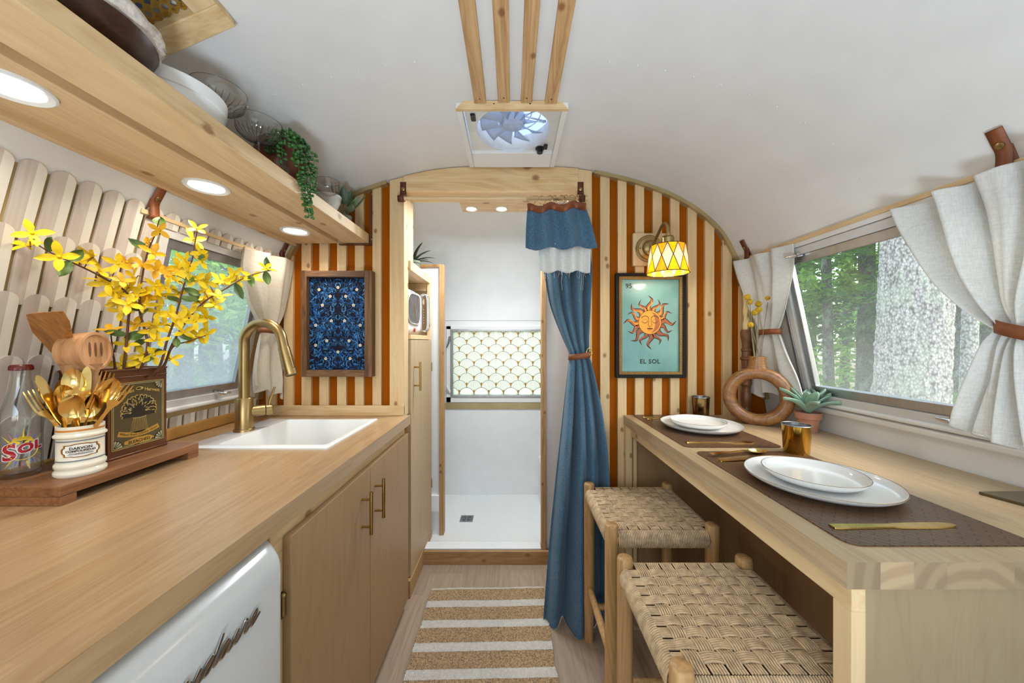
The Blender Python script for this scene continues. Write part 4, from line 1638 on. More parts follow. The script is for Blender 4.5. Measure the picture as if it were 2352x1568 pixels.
ME_FORK = make_fork().mesh('fork', [M_GOLD], 40)
ME_KNIFE = make_knife().mesh('table_knife', [M_GOLD], 40)
ME_SPOON = make_spoon().mesh('spoon', [M_GOLD], 60)
CUT = [('fork', (66, 898), (133, 985), 0.755, 0.770, 'gold fork leaning out of the crock toward the glass bottle'),
       ('table_knife', (84, 866), (150, 985), 0.765, 0.778, 'gold knife standing in the crock beside the bottle neck'),
       ('spoon', (165, 846), (186, 985), 0.785, 0.785, 'gold spoon standing tallest in the cream crock'),
       ('spoon', (141, 884), (178, 985), 0.772, 0.778, 'gold spoon half hidden behind the front spoon in the crock'),
       ('spoon', (170, 930), (126, 990), 0.745, 0.752, 'gold spoon lying low over the front rim of the crock'),
       ('fork', (252, 852), (196, 985), 0.80, 0.79, 'gold fork tilted toward the tin with tines together'),
       ('spoon', (262, 868), (206, 985), 0.79, 0.785, 'gold spoon facing away between two forks in the crock'),
       ('fork', (294, 878), (214, 985), 0.785, 0.780, 'gold fork leaning furthest over the decorated tin'),
       ('spoon', (214, 912), (178, 990), 0.765, 0.772, 'short gold spoon in the middle of the crock'),
       ('table_knife', (200, 862), (192, 985), 0.80, 0.795, 'gold knife upright at the back of the crock'),
       ('fork', (228, 900), (200, 985), 0.775, 0.778, 'gold fork in the middle of the crock behind the short spoon'),
       ('spoon', (150, 868), (168, 985), 0.80, 0.792, 'gold spoon standing at the back of the crock')]
rnd = random.Random(5)
for kind, tip, base, yt, yb_, lab in CUT:
    a, b = pY(*tip, yt), pY(*base, yb_)
    d = (a - b).normalized()
    L = {'fork': 0.192, 'table_knife': 0.226, 'spoon': 0.188}[kind]
    o0 = a - d * L
    # keep the hidden end inside the crock
    low = V((kc_.x, kc_.y, ZB + 0.012))
    if o0.z < ZB + 0.012 or (o0.xy - kc_.xy).length > KR - 0.008:
        tgt = b + (b - a) * 0.3
        e = V((kc_.x, kc_.y, 0)) - V((o0.x, o0.y, 0))
        o0 = V((o0.x, o0.y, max(o0.z, ZB + 0.014)))
        lim = KR - 0.009
        if (o0.xy - kc_.xy).length > lim:
            dd = (o0 - kc_)
            dd.z = 0
            dd = dd.normalized() * lim
            o0 = V((kc_.x + dd.x, kc_.y + dd.y, o0.z))
        d = (a - o0).normalized()
        o0 = a - d * L
        if o0.z < ZB + 0.011:
            o0.z = ZB + 0.011
    view = (V((0, 0, CZ)) - a).normalized()
    nrm = (view + V((rnd.uniform(-.5, .5), rnd.uniform(-.5, .5), rnd.uniform(-.3, .3)))).normalized()
    m_ = frame_m(o0, d, nrm)
    o = part(kind, {'fork': ME_FORK, 'table_knife': ME_KNIFE, 'spoon': ME_SPOON}[kind], None, None, world=m_)
    tag(o, lab, {'fork': 'fork', 'table_knife': 'knife', 'spoon': 'spoon'}[kind], 'gold cutlery in the crock')

# --- decorated flour tin
TX0, TX1, TY0, TY1, TZ1 = -1.106, -0.989, 0.85, 0.997, 1.127
tn = thing('flour_tin', 'brown lithographed flour tin with a wheat sheaf picture', 'tin', ((TX0 + TX1) / 2, (TY0 + TY1) / 2, ZB))
M_TIN = plain('brown_tin', (98, 58, 30), 0.35, metal=0.3, var=0.12)
mb = MB()
wl = 0.0025
mb.box(TX0, TX1, TY0, TY0 + wl, ZB, TZ1).box(TX0, TX1, TY1 - wl, TY1, ZB, TZ1).box(TX0, TX0 + wl, TY0, TY1, ZB, TZ1).box(TX1 - wl, TX1, TY0, TY1, ZB, TZ1).box(TX0, TX1, TY0, TY1, ZB, ZB + 0.004)
part('box', mb, M_TIN, tn, bevel=0.0008)
lo_ = rrect(TX0 - 0.0015, TX1 + 0.0015, TY0 - 0.0015, TY1 + 0.0015, 0.006, 3)
part('rolled_rim', MB().tube([(x, y, TZ1) for x, y in lo_], 0.003, 8, closed=True).tube([(x, y, TZ1 - 0.018) for x, y in lo_], 0.0018, 8, closed=True), M_TIN, tn, smooth=60)
part('base_rim', MB().tube([(x, y, ZB + 0.003) for x, y in lo_], 0.0028, 8, closed=True), M_TIN, tn, smooth=60)
TC_ = V((TX1, (TY0 + TY1) / 2, (ZB + TZ1) / 2 - 0.006))


def tinp(k):
    return lambda x, y: (TX1 + 0.0006 + 0.0004 * k, TC_.y + x, TC_.z + y)


mb = MB()
P0, P1, P2, P3 = tinp(0), tinp(1), tinp(2), tinp(3)
hw, hh = 0.0635, 0.083
mb.poly([P0(-hw, -hh), P0(hw, -hh), P0(hw, hh), P0(-hw, hh)], 0)
for ins, mi in ((0, 1), (0.0035, 2)):
    q = [(-hw + ins, -hh + ins), (hw - ins, -hh + ins), (hw - ins, hh - ins), (-hw + ins, hh - ins), (-hw + ins, -hh + ins)]
    for a, b in zip(q, q[1:]):
        mb.strip([P1(*a), P1(*b)], 0.0014, (1, 0, 0), mi)
for sx in (-1, 1):
    for sy in (-1, 1):
        c0 = (sx * (hw - 0.004), sy * (hh - 0.004))
        mb.poly([P1(*c0)] + [P1(c0[0] - sx * 0.021 * cos(pi / 2 * i / 8), c0[1] - sy * 0.021 * sin(pi / 2 * i / 8)) for i in range(9)], 3)
        for i in range(4):
            a = pi / 2 * (i + 0.5) / 4
            mb.poly([P2(c0[0] - sx * 0.004 * cos(a), c0[1] - sy * 0.004 * sin(a)), P2(c0[0] - sx * 0.018 * cos(a - .14), c0[1] - sy * 0.018 * sin(a - .14)), P2(c0[0] - sx * 0.0195 * cos(a), c0[1] - sy * 0.0195 * sin(a)), P2(c0[0] - sx * 0.018 * cos(a + .14), c0[1] - sy * 0.018 * sin(a + .14))], 2)
# wheat sheaf
halo = []
for i in range(40):
    a = pi * (-0.12) + (pi * 1.24) * i / 39
    r = 0.0445 + 0.0022 * cos(i * 2.4)
    halo.append((r * cos(a), 0.008 + r * 0.92 * sin(a)))
sheaf = halo + [(-0.016, -0.008), (-0.022, -0.046), (-0.008, -0.050), (0.008, -0.050), (0.022, -0.046), (0.016, -0.008)]
mb.poly([P1(x, y) for x, y in sheaf], 1)
sm = [(x * 0.95, y * 0.95 - 0.0002) for x, y in sheaf]
mb.poly([P2(x, y) for x, y in sm], 3)
rnd = random.Random(2)
for i in range(90):
    a = pi * (-0.08 + 1.16 * rnd.random())
    r = 0.012 + 0.029 * sqrt(rnd.random())
    x, y = r * cos(a), 0.008 + r * 0.9 * sin(a)
    dx, dy = cos(a), sin(a)
    l, w = 0.0042, 0.0013
    mb.poly([P3(x - dx * l, y - dy * l), P3(x + dy * w, y - dx * w), P3(x + dx * l, y + dy * l), P3(x - dy * w, y + dx * w)], 1 if i % 3 else 2)
for i in range(13):
    t_ = -1 + 2 * i / 12
    mb.strip([P3(t_ * 0.014, -0.010), P3(t_ * 0.019, -0.046)], 0.0009, (1, 0, 0), 1)
mb.strip([P3(-0.017, -0.010), P3(0, -0.0115), P3(0.017, -0.010)], 0.002, (1, 0, 0), 2)
# ribbon and writing
mb.strip([P1(-0.05 + 0.1 * i / 12, -0.0535 + 0.010 * ((i - 6) / 6.0) ** 2) for i in range(13)], 0.0125, (1, 0, 0), 4)
write(mb, 'Milled from Choice Grain', 0.0092, lambda x, y: P2(x * 0.97, y - 0.0537 + 0.010 * (x / 0.05) ** 2), 3)
mb.poly([P1(0.037 * cos(2 * pi * i / 36) * (1 + .05 * cos(9 * 2 * pi * i / 36)), -0.071 + 0.0088 * sin(2 * pi * i / 36) * (1 + .12 * cos(7 * 2 * pi * i / 36))) for i in range(36)], 4)
write(mb, 'BLEACHED', 0.0110, lambda x, y: P2(x, y - 0.072), 3, bold=0.0001)
for word_, sgn in (('Golden', -1), ('Harvest', 1)):
    write(mb, word_, 0.0125, lambda x, y, s=sgn: P3(x + s * 0.032, y + 0.0635 - 0.009 * abs((x + s * 0.032) / 0.05) ** 1.5), 1, bold=0.0003)
mb.poly([P3(0.010 * cos(2 * pi * i / 16), 0.066 + 0.0042 * sin(2 * pi * i / 16)) for i in range(16)], 1)
mb.poly([P3(-0.002 + 0.006 * cos(2 * pi * i / 12), 0.0662 + 0.002 * sin(2 * pi * i / 12) + 0) for i in range(12)], 3)
part('front_print', mb, [plain('tin_olive', (80, 66, 34), 0.35, var=0.1), plain('tin_gold', (190, 158, 84), 0.35), plain('tin_pale', (168, 162, 120), 0.4), plain('tin_black', (36, 26, 14), 0.4), plain('tin_ochre', (178, 134, 44), 0.35)], tn)

# --- wooden utensils in the tin
def flat_utensil(name, label, handle0, neck, head_pts, th, mat, yaw_n, slots=None, cat='utensil'):
    """head_pts: outline in the plane of the head, given as points of the place; handle0/neck: ends of the handle"""
    tt = thing(name, label, cat, handle0)
    part('handle', MB().tube([handle0, (V(handle0) + V(neck)) / 2, neck], [0.007, 0.0065, 0.0085], 10), mat, tt, smooth=60)
    part('head', MB().prism(head_pts, V(yaw_n).normalized() * th), mat, tt, bevel=0.002)
    if slots:
        mbx = MB()
        for q in slots:
            mbx.prism(q, V(yaw_n).normalized() * 0.0012)
        part('slot', mbx, plain('slot_shadow', (110, 74, 46), 0.7), tt)
    return tt


M_SPAT = wood('spatula_olivewood', (186, 130, 70), (130, 80, 36), 'Z', 50, 9, 0.5)
M_SPOONW = wood('beech_spoon', (204, 156, 112), (168, 118, 78), 'Z', 60, 10, 0.5)
hd_px = [(57, 722), (78, 718), (137, 714), (152, 738), (166, 800), (172, 860), (152, 852), (118, 812), (72, 762)]
yu = 0.868
flat_utensil('wooden_spatula', 'flat angled wooden spatula standing in the flour tin', (-1.06, 0.90, ZB + 0.01), tuple(pY(168, 858, 0.868)),
             [tuple(pY(x, y, 0.748 + 0.115 * (y - 714) / 146)) for x, y in reversed(hd_px)], 0.007, M_SPAT, (0.1, 1, 0.15), cat='spatula')
sc_ = pY(222, 806, 0.83)
ax1 = V((0.50, 0.82, 0.0)).normalized()
view = (V((0, 0, CZ)) - sc_).normalized()
upv = V((-0.05, 0.0, 1)).normalized()
nrm = (V((0.98, 0.2, 0.05))).normalized()
ax1 = upv.cross(nrm).normalized()
tt = thing('wooden_spoon', 'thick round beech spoon with slots standing in the flour tin', 'spoon', (-1.03, 0.93, ZB + 0.01))
part('handle', MB().tube([V((-1.03, 0.93, ZB + 0.01)), sc_ - upv * 0.06 - nrm * 0.03, sc_ - upv * 0.03 - nrm * 0.03], [0.010, 0.026, 0.034], 14), M_SPOONW, tt, smooth=60)
rot = M((ax1, upv, nrm)).transposed()
mb = MB()
ring = [(0.043 * cos(2 * pi * i / 28), 0.046 * sin(2 * pi * i / 28)) for i in range(28)]
vs = []
for (s_, dz) in ((0.90, -0.052), (0.96, -0.03), (1.0, -0.003), (0.98, 0.0), (0.85, 0.0005), (0.8, -0.002)):
    vs += [sc_ + rot @ V((x * s_, y * s_, dz)) for x, y in ring]
fs = []
for k in range(5):
    fs += [(k * 28 + i, k * 28 + (i + 1) % 28, (k + 1) * 28 + (i + 1) % 28, (k + 1) * 28 + i) for i in range(28)]
fs += [tuple(range(5 * 28, 6 * 28)), tuple(range(27, -1, -1))]
mb.add(vs, fs)
part('head', mb, M_SPOONW, tt, smooth=40)
mb = MB()
for dx in (-0.014, 0.0, 0.014):
    q = [sc_ + rot @ V((dx + 0.0032 * cos(2 * pi * i / 10), 0.018 * sin(2 * pi * i / 10) + 0.004, -0.0016)) for i in range(10)]
    mb.poly(q)
part('slot', mb, plain('slot_shadow', (110, 74, 46), 0.7), tt)

# --- forsythia stems in the tin
M_YEL = plain('forsythia_yellow', (238, 204, 16), 0.55, var=0.08, vscale=40, Subsurface_Weight=0.0)
M_AMB = plain('forsythia_amber', (238, 180, 16), 0.55, var=0.08, vscale=40)
M_STEM = plain('brown_stem', (96, 58, 40), 0.6, var=0.2)
M_LEAF = plain('forsythia_leaf', (84, 112, 48), 0.5, var=0.25, vscale=30)


def petal(mbx, a, L=0.026, w=0.0115, cup=0.5):
    def fn(u, v):
        r = v * L
        ww = w * (sin(pi * min(1, 0.12 + v * 0.9)) ** 0.7) * (0.55 + 0.45 * min(1, v * 2.2))
        x = r
        y = (u - 0.5) * ww
        z = cup * r * (1 - 0.55 * v) + 0.25 * (abs(u - 0.5) * 2) ** 2 * 0.004
        return (x * cos(a) - y * sin(a), x * sin(a) + y * cos(a), z)
    mbx.grid(fn, 3, 5)


def flower_mesh(seed, mat):
    r_ = random.Random(seed)
    m_ = MB()
    for k in range(4):
        petal(m_, k * pi / 2 + r_.uniform(-.25, .25), 0.024 + r_.random() * 0.006, 0.0135, 0.25 + 0.7 * r_.random())
    m_.tube([(0, 0, -0.008), (0, 0, 0.004)], [0.0015, 0.003], 6)
    return m_.mesh('flower', [mat], 180)


def leaf_mesh(mat, L=0.034, w=0.016):
    m_ = MB()
    m_.grid(lambda u, v: (v * L, (u - 0.5) * w * sin(pi * min(1, 0.06 + 0.94 * v)) ** 0.8, 0.35 * abs(u - 0.5) * w + 0.18 * L * v * v), 4, 6)
    return m_.mesh('leaf', [mat], 180)


FL = [flower_mesh(i, M_YEL) for i in range(4)]
FA = [flower_mesh(i + 9, M_AMB) for i in range(2)]
LF = [leaf_mesh(M_LEAF), leaf_mesh(M_LEAF, 0.028, 0.018)]


def cpx(p):
    return (50 + p[0] / 3.92, 480 + p[1] / 3.92)


STEMS = [
    ('forsythia stem reaching far over the scalloped tiles', [(900, 1500, .905), (920, 1420, .905), (960, 1000, .90), (960, 770, .895), (700, 600, .845), (430, 470, .79), (240, 380, .755), (70, 270, .735)]),
    ('forsythia stem with the thickest bark, rising in front of the dusty window', [(1230, 1500, .945), (1240, 1420, .945), (1310, 1180, .95), (1390, 950, .955), (1450, 720, .96), (1530, 470, .965), (1560, 300, .97), (1580, 200, .97)]),
    ('forsythia stem arching toward the linen curtain', [(1270, 1500, .965), (1290, 1390, .97), (1350, 1230, .975), (1480, 1010, .99), (1650, 830, 1.01), (1830, 720, 1.03), (2000, 620, 1.05), (2150, 570, 1.07), (2260, 550, 1.08)]),
    ('amber flowered forsythia stem standing highest by the leather strap', [(1120, 1500, .925), (1130, 1270, .925), (1100, 1060, .925), (1060, 900, .92), (1080, 650, .925), (1130, 400, .925), (1200, 230, .925), (1240, 90, .925)]),
    ('short dark forsythia stem just behind the wooden spoon', [(850, 1500, .885), (840, 1420, .885), (820, 1280, .885), (800, 1100, .885)]),
    ('thin low forsythia stem leaning toward the faucet', [(1270, 1500, .975), (1290, 1400, .98), (1360, 1240, .985), (1500, 1190, .995), (1680, 1130, 1.01)]),
]
FLW = [(90, 220), (60, 330), (340, 430), (520, 480), (640, 420), (870, 490), (700, 560), (720, 640), (770, 670), (1010, 610), (870, 790), (1050, 740), (860, 850), (900, 920), (1100, 870), (1040, 790),
       (1580, 180), (1540, 280), (1610, 390), (1620, 470), (1420, 520), (1480, 470), (1500, 560), (1390, 640), (1220, 690), (1310, 710), (1250, 780), (1400, 760), (1660, 650), (1780, 650), (1850, 640),
       (1930, 590), (1940, 640), (2080, 620), (2200, 540), (1570, 830), (1640, 880), (1740, 860), (1640, 740), (1230, 930), (1500, 950), (1560, 1010), (1670, 970), (1200, 1060), (1290, 1040), (1420, 990),
       (940, 1220), (1240, 1180), (1590, 1140), (1680, 1120), (1090, 1310), (1190, 1310), (1340, 1350), (910, 1400), (1060, 1390), (1450, 1110), (1780, 790), (1350, 960), (1160, 1100), (980, 700), (830, 740), (960, 860), (1560, 640), (1700, 800)]
FLA = [(950, 480), (1090, 510), (900, 650), (1220, 540), (1300, 580), (1240, 190), (1140, 310), (1190, 400), (1030, 1050), (800, 1100), (1120, 770)]
LFP = [(150, 310), (290, 290), (390, 530), (1040, 320), (900, 1130), (1000, 900), (1400, 830), (1490, 740), (1560, 770), (1530, 650), (1510, 1170), (1390, 1180), (1210, 1290), (1150, 1360), (1100, 1200), (1640, 440),
       (2200, 510), (2210, 620), (2060, 640), (1930, 700), (1040, 1140), (1230, 140), (1120, 940), (1510, 820), (460, 440)]
stems = []
for lab, pts in STEMS:
    pw = [pY(*cpx(p), p[2]) for p in pts]
    root = V((max(TX0 + 0.02, min(TX1 - 0.02, pw[0].x)), max(TY0 + 0.02, min(TY1 - 0.02, pw[0].y)), ZB + 0.006))
    pw[0] = V((max(TX0 + 0.012, min(TX1 - 0.012, pw[0].x)), max(TY0 + 0.012, min(TY1 - 0.012, pw[0].y)), TZ1 - 0.05))
    cv_ = catmull([root] + pw, 6)
    t0 = thing('forsythia_stem', lab, 'flower stem', root, 'forsythia stems in the tin')
    k = len(cv_)
    part('stem', MB().tube(cv_, [0.0036 - 0.0024 * i / (k - 1) for i in range(k)], 7), M_STEM, t0, smooth=60)
    stems.append((t0, [(p, ((p.x / p.y) * F_PX + CX, CY - (p.z - CZ) / p.y * F_PX)) for p in cv_]))
rnd = random.Random(21)


def near_stem(px_):
    best = None
    for t0, cv_ in stems:
        for p, q in cv_:
            if p.z < TZ1:
                continue
            dd = (q[0] - px_[0]) ** 2 + (q[1] - px_[1]) ** 2
            if best is None or dd < best[0]:
                best = (dd, t0, p)
    return best


for lst, ms in ((FLW, FL), (FLA, FA)):
    for p in lst:
        px_ = cpx(p)
        _, t0, sp_ = near_stem(px_)
        yy = sp_.y + rnd.uniform(-0.02, 0.02)
        c = pY(*px_, yy)
        if abs(c.x) > wall_x(c.z) - 0.02:
            c = pX(px_[0], px_[1], -(wall_x(c.z) - 0.025))
        vw = (V((0, 0, CZ)) - c).normalized()
        up = (vw * 0.8 + V((rnd.uniform(-.7, .7), rnd.uniform(-.7, .3), rnd.uniform(-.3, 1.0)))).normalized()
        m_ = frame_m(c, up.orthogonal(), up)
        part('flower', ms[rnd.randrange(len(ms))], None, t0, world=m_ @ M.Rotation(rnd.random() * 6, 4, 'Z') @ M.Scale(rnd.uniform(0.95, 1.2), 4))
        if (c - sp_).length > 0.012:
            part('stalk', MB().tube([sp_, (c + sp_) / 2 + V((0, 0, 0.003)), c - up * 0.006], 0.0011, 5), M_STEM, t0, smooth=60)
for p in LFP:
    px_ = cpx(p)
    _, t0, sp_ = near_stem(px_)
    c = pY(*px_, sp_.y + rnd.uniform(-0.01, 0.01))
    vw = (V((0, 0, CZ)) - c).normalized()
    d = (c - sp_)
    d = d.normalized() if d.length > 0.004 else V((rnd.uniform(-1, 1), 0, rnd.uniform(-.2, 1))).normalized()
    start = sp_ if (c - sp_).length < 0.03 else c - d * 0.017
    up = (vw + V((rnd.uniform(-.5, .5), rnd.uniform(-.5, .5), 0.4))).normalized()
    part('leaf', LF[rnd.randrange(2)], None, t0, world=frame_m(start, d, up) @ M.Scale(rnd.uniform(1.05, 1.5), 4))

# ================================================================== SHELF ABOVE THE WINDOW
ZSB, ZST = 1.643, 1.685
sh = thing('wall_shelf', 'long pine shelf with recessed lights above the kitchen window', 'shelf', (-0.82, 0.5, ZSB))
YS0, YS1 = -0.38, 1.575
bx('front_rail', M_PINE_Y, sh, -0.758, -0.646, YS0, YS1, ZSB, ZST, bevel=0.002)
mb = MB()
xw = wall_x(ZSB) - 0.002
mb.box(-0.985, -0.79, YS0, YS1, ZSB, ZSB + 0.022)
part('light_panel', mb, M_PINE_Y, sh, bevel=0.0015)
bx('top_board', M_PINE_Y, sh, -0.93, -0.756, YS0, YS1, ZST - 0.012, ZST, bevel=0.001)
bx('back_rail', M_PINE_Y, sh, -1.0, -0.975, YS0, YS1, ZSB - 0.012, ZSB + 0.006, bevel=0.001)
mb = MB()
for yy in (0.2, 0.8, 1.2, 1.56):
    mb.box(-0.79, -0.757, yy, yy + 0.012, ZSB + 0.02, ZST - 0.012)
part('spacer', mb, M_PINE_X, sh)
for i, (px_, py_) in enumerate(((678, 530), (475, 428), (20, 195))):
    c = pZ(px_, py_, ZSB)
    downlight('shelf_light', ['round recessed shelf light closest to the striped partition', 'round recessed shelf light above the leather curtain strap', 'round recessed shelf light above the scalloped tiles'][i], (c.x, c.y, ZSB), 0.054, 0.85, 'recessed shelf lights')
# leather strap that carries the shelf end
mb = MB()
xs0 = -0.640
mb.strip([(xs0, 1.585, 1.87), (xs0, 1.578, 1.80), (xs0, 1.577, 1.70), (xs0, 1.577, 1.64), (xs0 - 0.004, 1.577, 1.636)], 0.022, (1, 0, 0))
mb2 = MB().prism([(xs0, 1.566, 1.865), (xs0, 1.588, 1.865), (xs0, 1.588, 1.636), (xs0, 1.566, 1.636)], (0.003, 0, 0)).box(xs0 - 0.14, xs0 + 0.003, 1.566, 1.5845, 1.636, 1.639)
so = thing('shelf_strap', 'brown leather strap carrying the shelf end at the partition', 'strap', (xs0, 1.577, 1.636))
part('strap', mb2, M_LEATHER_D, so)
part('rivet', MB().ball((xs0 + 0.004, 1.577, 1.662), 0.005, 8, 5), M_BRASS, so, smooth=180)
part('hook', MB().tube(catmull([(xs0, 1.58, 1.86), (xs0 + 0.006, 1.578, 1.872), (xs0, 1.578, 1.885), (xs0 - 0.005, 1.578, 1.875)], 4), 0.0014, 6), M_BRASS, so, smooth=60)

# --- on the shelf
c = V((-0.765, 0.585, ZST))
o = thing('wood_bowl', 'wide dark walnut bowl on the pine shelf', 'bowl', c)
part('bowl', MB().lathe([(0.05, 0), (0.085, 0.010), (0.112, 0.03), (0.122, 0.056), (0.118, 0.058), (0.106, 0.035), (0.078, 0.018), (0.002, 0.014)], c, 40), M_DARKWOOD, o, smooth=50)
part('foot_ring', MB().lathe([(0.052, 0.0), (0.056, 0.004), (0.052, 0.008)], c, 32, cap0=False, cap1=False), M_DARKWOOD, o, smooth=50)
c2 = c + V((0.030, 0.012, 0.028))
mb = MB()
mb.grid(lambda u, v: c2 + V((0, 0, 0.052)) + (lambda a, p: V((0.092 * cos(a) * sin(p), 0.108 * sin(a) * sin(p), -0.040 * cos(p))) * (1 + 0.10 * NZ.noise(V((cos(a) * sin(p), sin(a) * sin(p), cos(p))) * 6)))(2 * pi * u, pi * (0.02 + 0.96 * v)), 40, 22, cu=True)
single('pumice_stone', mb, plain('rough_pale_stone', (206, 194, 184), 0.9, var=0.14, vscale=60, bumps=0.9, bscale=160), 'rough pale porous stone resting on the walnut bowl', 'stone', smooth=180)
c = V((-0.752, 0.765, ZST))
o = thing('serving_dish', 'shallow round white dish with a ridge on the shelf', 'dish', c)
part('dish', MB().lathe([(0.070, 0), (0.088, 0.004), (0.094, 0.02), (0.095, 0.036), (0.0975, 0.038), (0.100, 0.062), (0.098, 0.064), (0.09, 0.04), (0.08, 0.012), (0.002, 0.01)], c, 44), M_PORCELAIN, o, smooth=35)
part('lid', MB().lathe([(0.096, 0.058), (0.085, 0.064), (0.04, 0.068), (0.002, 0.069)], c, 40), M_PORCELAIN, o, smooth=60)
M_CRYST = clear_glass('crystal', (254, 254, 254), 0.86)


def coupe(label, c, s=1.0, r=0.055):
    o = thing('coupe_glass', label, 'glass', c, 'coupe glasses on the shelf')
    c = V(c)
    k = r / 0.055
    part('foot', MB().lathe([(0.034 * s, 0.0), (0.034 * s, 0.0012), (0.012 * s, 0.003 * s), (0.004 * s, 0.008 * s)], c, 32), M_CRYST, o, smooth=50)
    part('stem', MB().lathe([(0.004 * s, 0.007 * s), (0.0032 * s, 0.03 * s), (0.0036 * s, 0.055 * s), (0.007 * s, 0.064 * s)], c, 16), M_CRYST, o, smooth=60)
    out = [(0.005, 0.063), (0.018, 0.066), (0.036, 0.074), (0.048, 0.084), (0.053, 0.096), (0.055, 0.120)]
    inn = [(0.0543, 0.120), (0.0521, 0.096), (0.0468, 0.0852), (0.0345, 0.0757), (0.016, 0.0685), (0.002, 0.067)]
    mbx = MB()
    nseg = 96
    vs, fs = [], []
    for pi2, (rr, zz) in enumerate(out + inn):
        amp = 0.02 * (1 if pi2 in (1, 2, 3) else 0.3 if pi2 == 4 else 0)
        for j in range(nseg):
            a = 2 * pi * j / nseg
            q = rr * s * k * (1 + amp * cos(24 * a))
            vs.append(c + V((q * cos(a), q * sin(a), zz * s)))
    kk = len(out + inn)
    for i in range(kk - 1):
        fs += [(i * nseg + j, i * nseg + (j + 1) % nseg, (i + 1) * nseg + (j + 1) % nseg, (i + 1) * nseg + j) for j in range(nseg)]
    mbx.add(vs, fs)
    part('bowl', mbx, M_CRYST, o, smooth=70)
    M_RIB = clear_glass('crystal_rib', (214, 214, 214), 0.45)
    part('rim', MB().tube([c + V((0.055 * s * k * cos(2 * pi * i / 60), 0.055 * s * k * sin(2 * pi * i / 60), 0.120 * s)) for i in range(60)], 0.0007, 5, closed=True), M_RIB, o, smooth=180)
    mbr = MB()
    for j in range(26 if r > 0.05 else 0):
        a = 2 * pi * j / 26
        mbr.tube([c + V((rr * s * k * cos(a + tw), rr * s * k * sin(a + tw), zz * s)) for (rr, zz), tw in zip(out[:5], (0, .06, .14, .2, .24))], [0.0005, 0.0008, 0.001, 0.0009, 0.0004], 5)
    if mbr.v:
        part('ribbing', mbr, M_RIB, o, smooth=180, kind='stuff')
    return o


coupe('ribbed crystal coupe glass beside the white dish', (-0.705, 0.838, ZST))
coupe('ribbed crystal coupe glass beside the trailing plant pot', (-0.700, 0.962, ZST))
coupe('small plain coupe glass in front of the small white bowl', (-0.69, 1.305, ZST), 0.95, 0.042)
# trailing plant
c = V((-0.722, 1.092, ZST))
o = thing('trailing_plant', 'string-of-pearls plant trailing from a reddish brown pot', 'plant', c)
part('pot', MB().lathe([(0.050, 0), (0.062, 0.01), (0.073, 0.055), (0.072, 0.10), (0.064, 0.128), (0.058, 0.128), (0.062, 0.10), (0.055, 0.07), (0.002, 0.065)], c, 36, rib=0.006, ribn=18), wood('red_brown_turned', (122, 62, 38), (70, 32, 20), 'Z', 20, 40, 0.35), o, smooth=50)
part('soil', MB().lathe([(0.061, 0.112), (0.002, 0.116)], c, 24), plain('soil', (48, 36, 26), 0.9), o)
M_PEARL = plain('succulent_green', (52, 98, 40), 0.4, var=0.22, vscale=50)
rnd = random.Random(31)
STR = [[(634, 308, 1.06), (624, 312, 1.03), (620, 330, 1.012), (621, 354, 1.008)], [(645, 302, 1.06), (642, 306, 1.03), (647, 340, 1.008), (650, 396, 1.004)], [(640, 300, 1.06), (634, 306, 1.02), (638, 325, 1.006), (640, 345, 1.005)],
       [(664, 305, 1.07), (676, 312, 1.03), (684, 350, 1.02), (687, 390, 1.03), (694, 428, 1.06)], [(672, 306, 1.08), (690, 330, 1.05), (695, 370, 1.05), (700, 430, 1.07), (704, 470, 1.083)],
       [(680, 312, 1.10), (704, 334, 1.09), (711, 380, 1.086), (714, 425, 1.086), (708, 462, 1.086), (711, 500, 1.088)], [(684, 318, 1.11), (716, 352, 1.10), (722, 395, 1.098), (720, 440, 1.096)], [(668, 303, 1.06), (668, 306, 1.02), (673, 330, 1.01), (676, 372, 1.006)],
       [(676, 310, 1.09), (700, 340, 1.07), (704, 380, 1.075), (706, 440, 1.084), (709, 485, 1.088)]]
for st_ in STR:
    pts = [pY(*q) for q in st_]
    cvp = catmull(pts, 5)
    mbx = MB().tube(cvp, 0.0009, 5)
    part('vine', mbx, M_PEARL, o, smooth=60)
    mbx = MB()
    acc = 0
    for a, b in zip(cvp, cvp[1:]):
        acc += (b - a).length
        if acc > 0.0062:
            acc = 0
            for q in range(2):
                an = rnd.random() * 2 * pi
                off = V((cos(an), sin(an), rnd.uniform(-.4, .3))).normalized() * 0.0085
                ctr = b + off
                mbx.tube([b + off * 0.2, ctr - off * 0.15, ctr + off * 0.2, ctr + off * 0.55, ctr + off * 0.72], [0.001, 0.0036, 0.0048, 0.0036, 0.0008], 7)
    part('pearl_leaves', mbx, M_PEARL, o, smooth=180, kind='stuff')
# small white bowl and the leafy plant at the shelf end
c = V((-0.735, 1.40, ZST))
o = thing('footed_bowl', 'small flared white bowl near the end of the shelf', 'bowl', c)
part('bowl', MB().lathe([(0.022, 0), (0.022, 0.006), (0.016, 0.012), (0.022, 0.03), (0.042, 0.075), (0.046, 0.098), (0.043, 0.098), (0.036, 0.07), (0.016, 0.03), (0.002, 0.028)], c, 36), M_PORCELAIN, o, smooth=50)
part('foot_ring', MB().lathe([(0.023, 0), (0.025, 0.003), (0.023, 0.006)], c, 28, cap0=False, cap1=False), M_PORCELAIN, o, smooth=50)
c = V((-0.72, 1.49, ZST))
o = thing('leafy_plant', 'grey-green leafy plant with white-striped leaves behind the small bowl', 'plant', c)
part('pot', MB().lathe([(0.025, 0), (0.033, 0.05), (0.030, 0.05), (0.028, 0.045), (0.002, 0.045)], c, 24), plain('grey_pot', (120, 122, 116), 0.6), o, smooth=50)
M_GL = plain('grey_green_leaf', (92, 112, 84), 0.5, var=0.15)
M_ST = NT('striped_leaf')
wv = M_ST.n('TexWave')
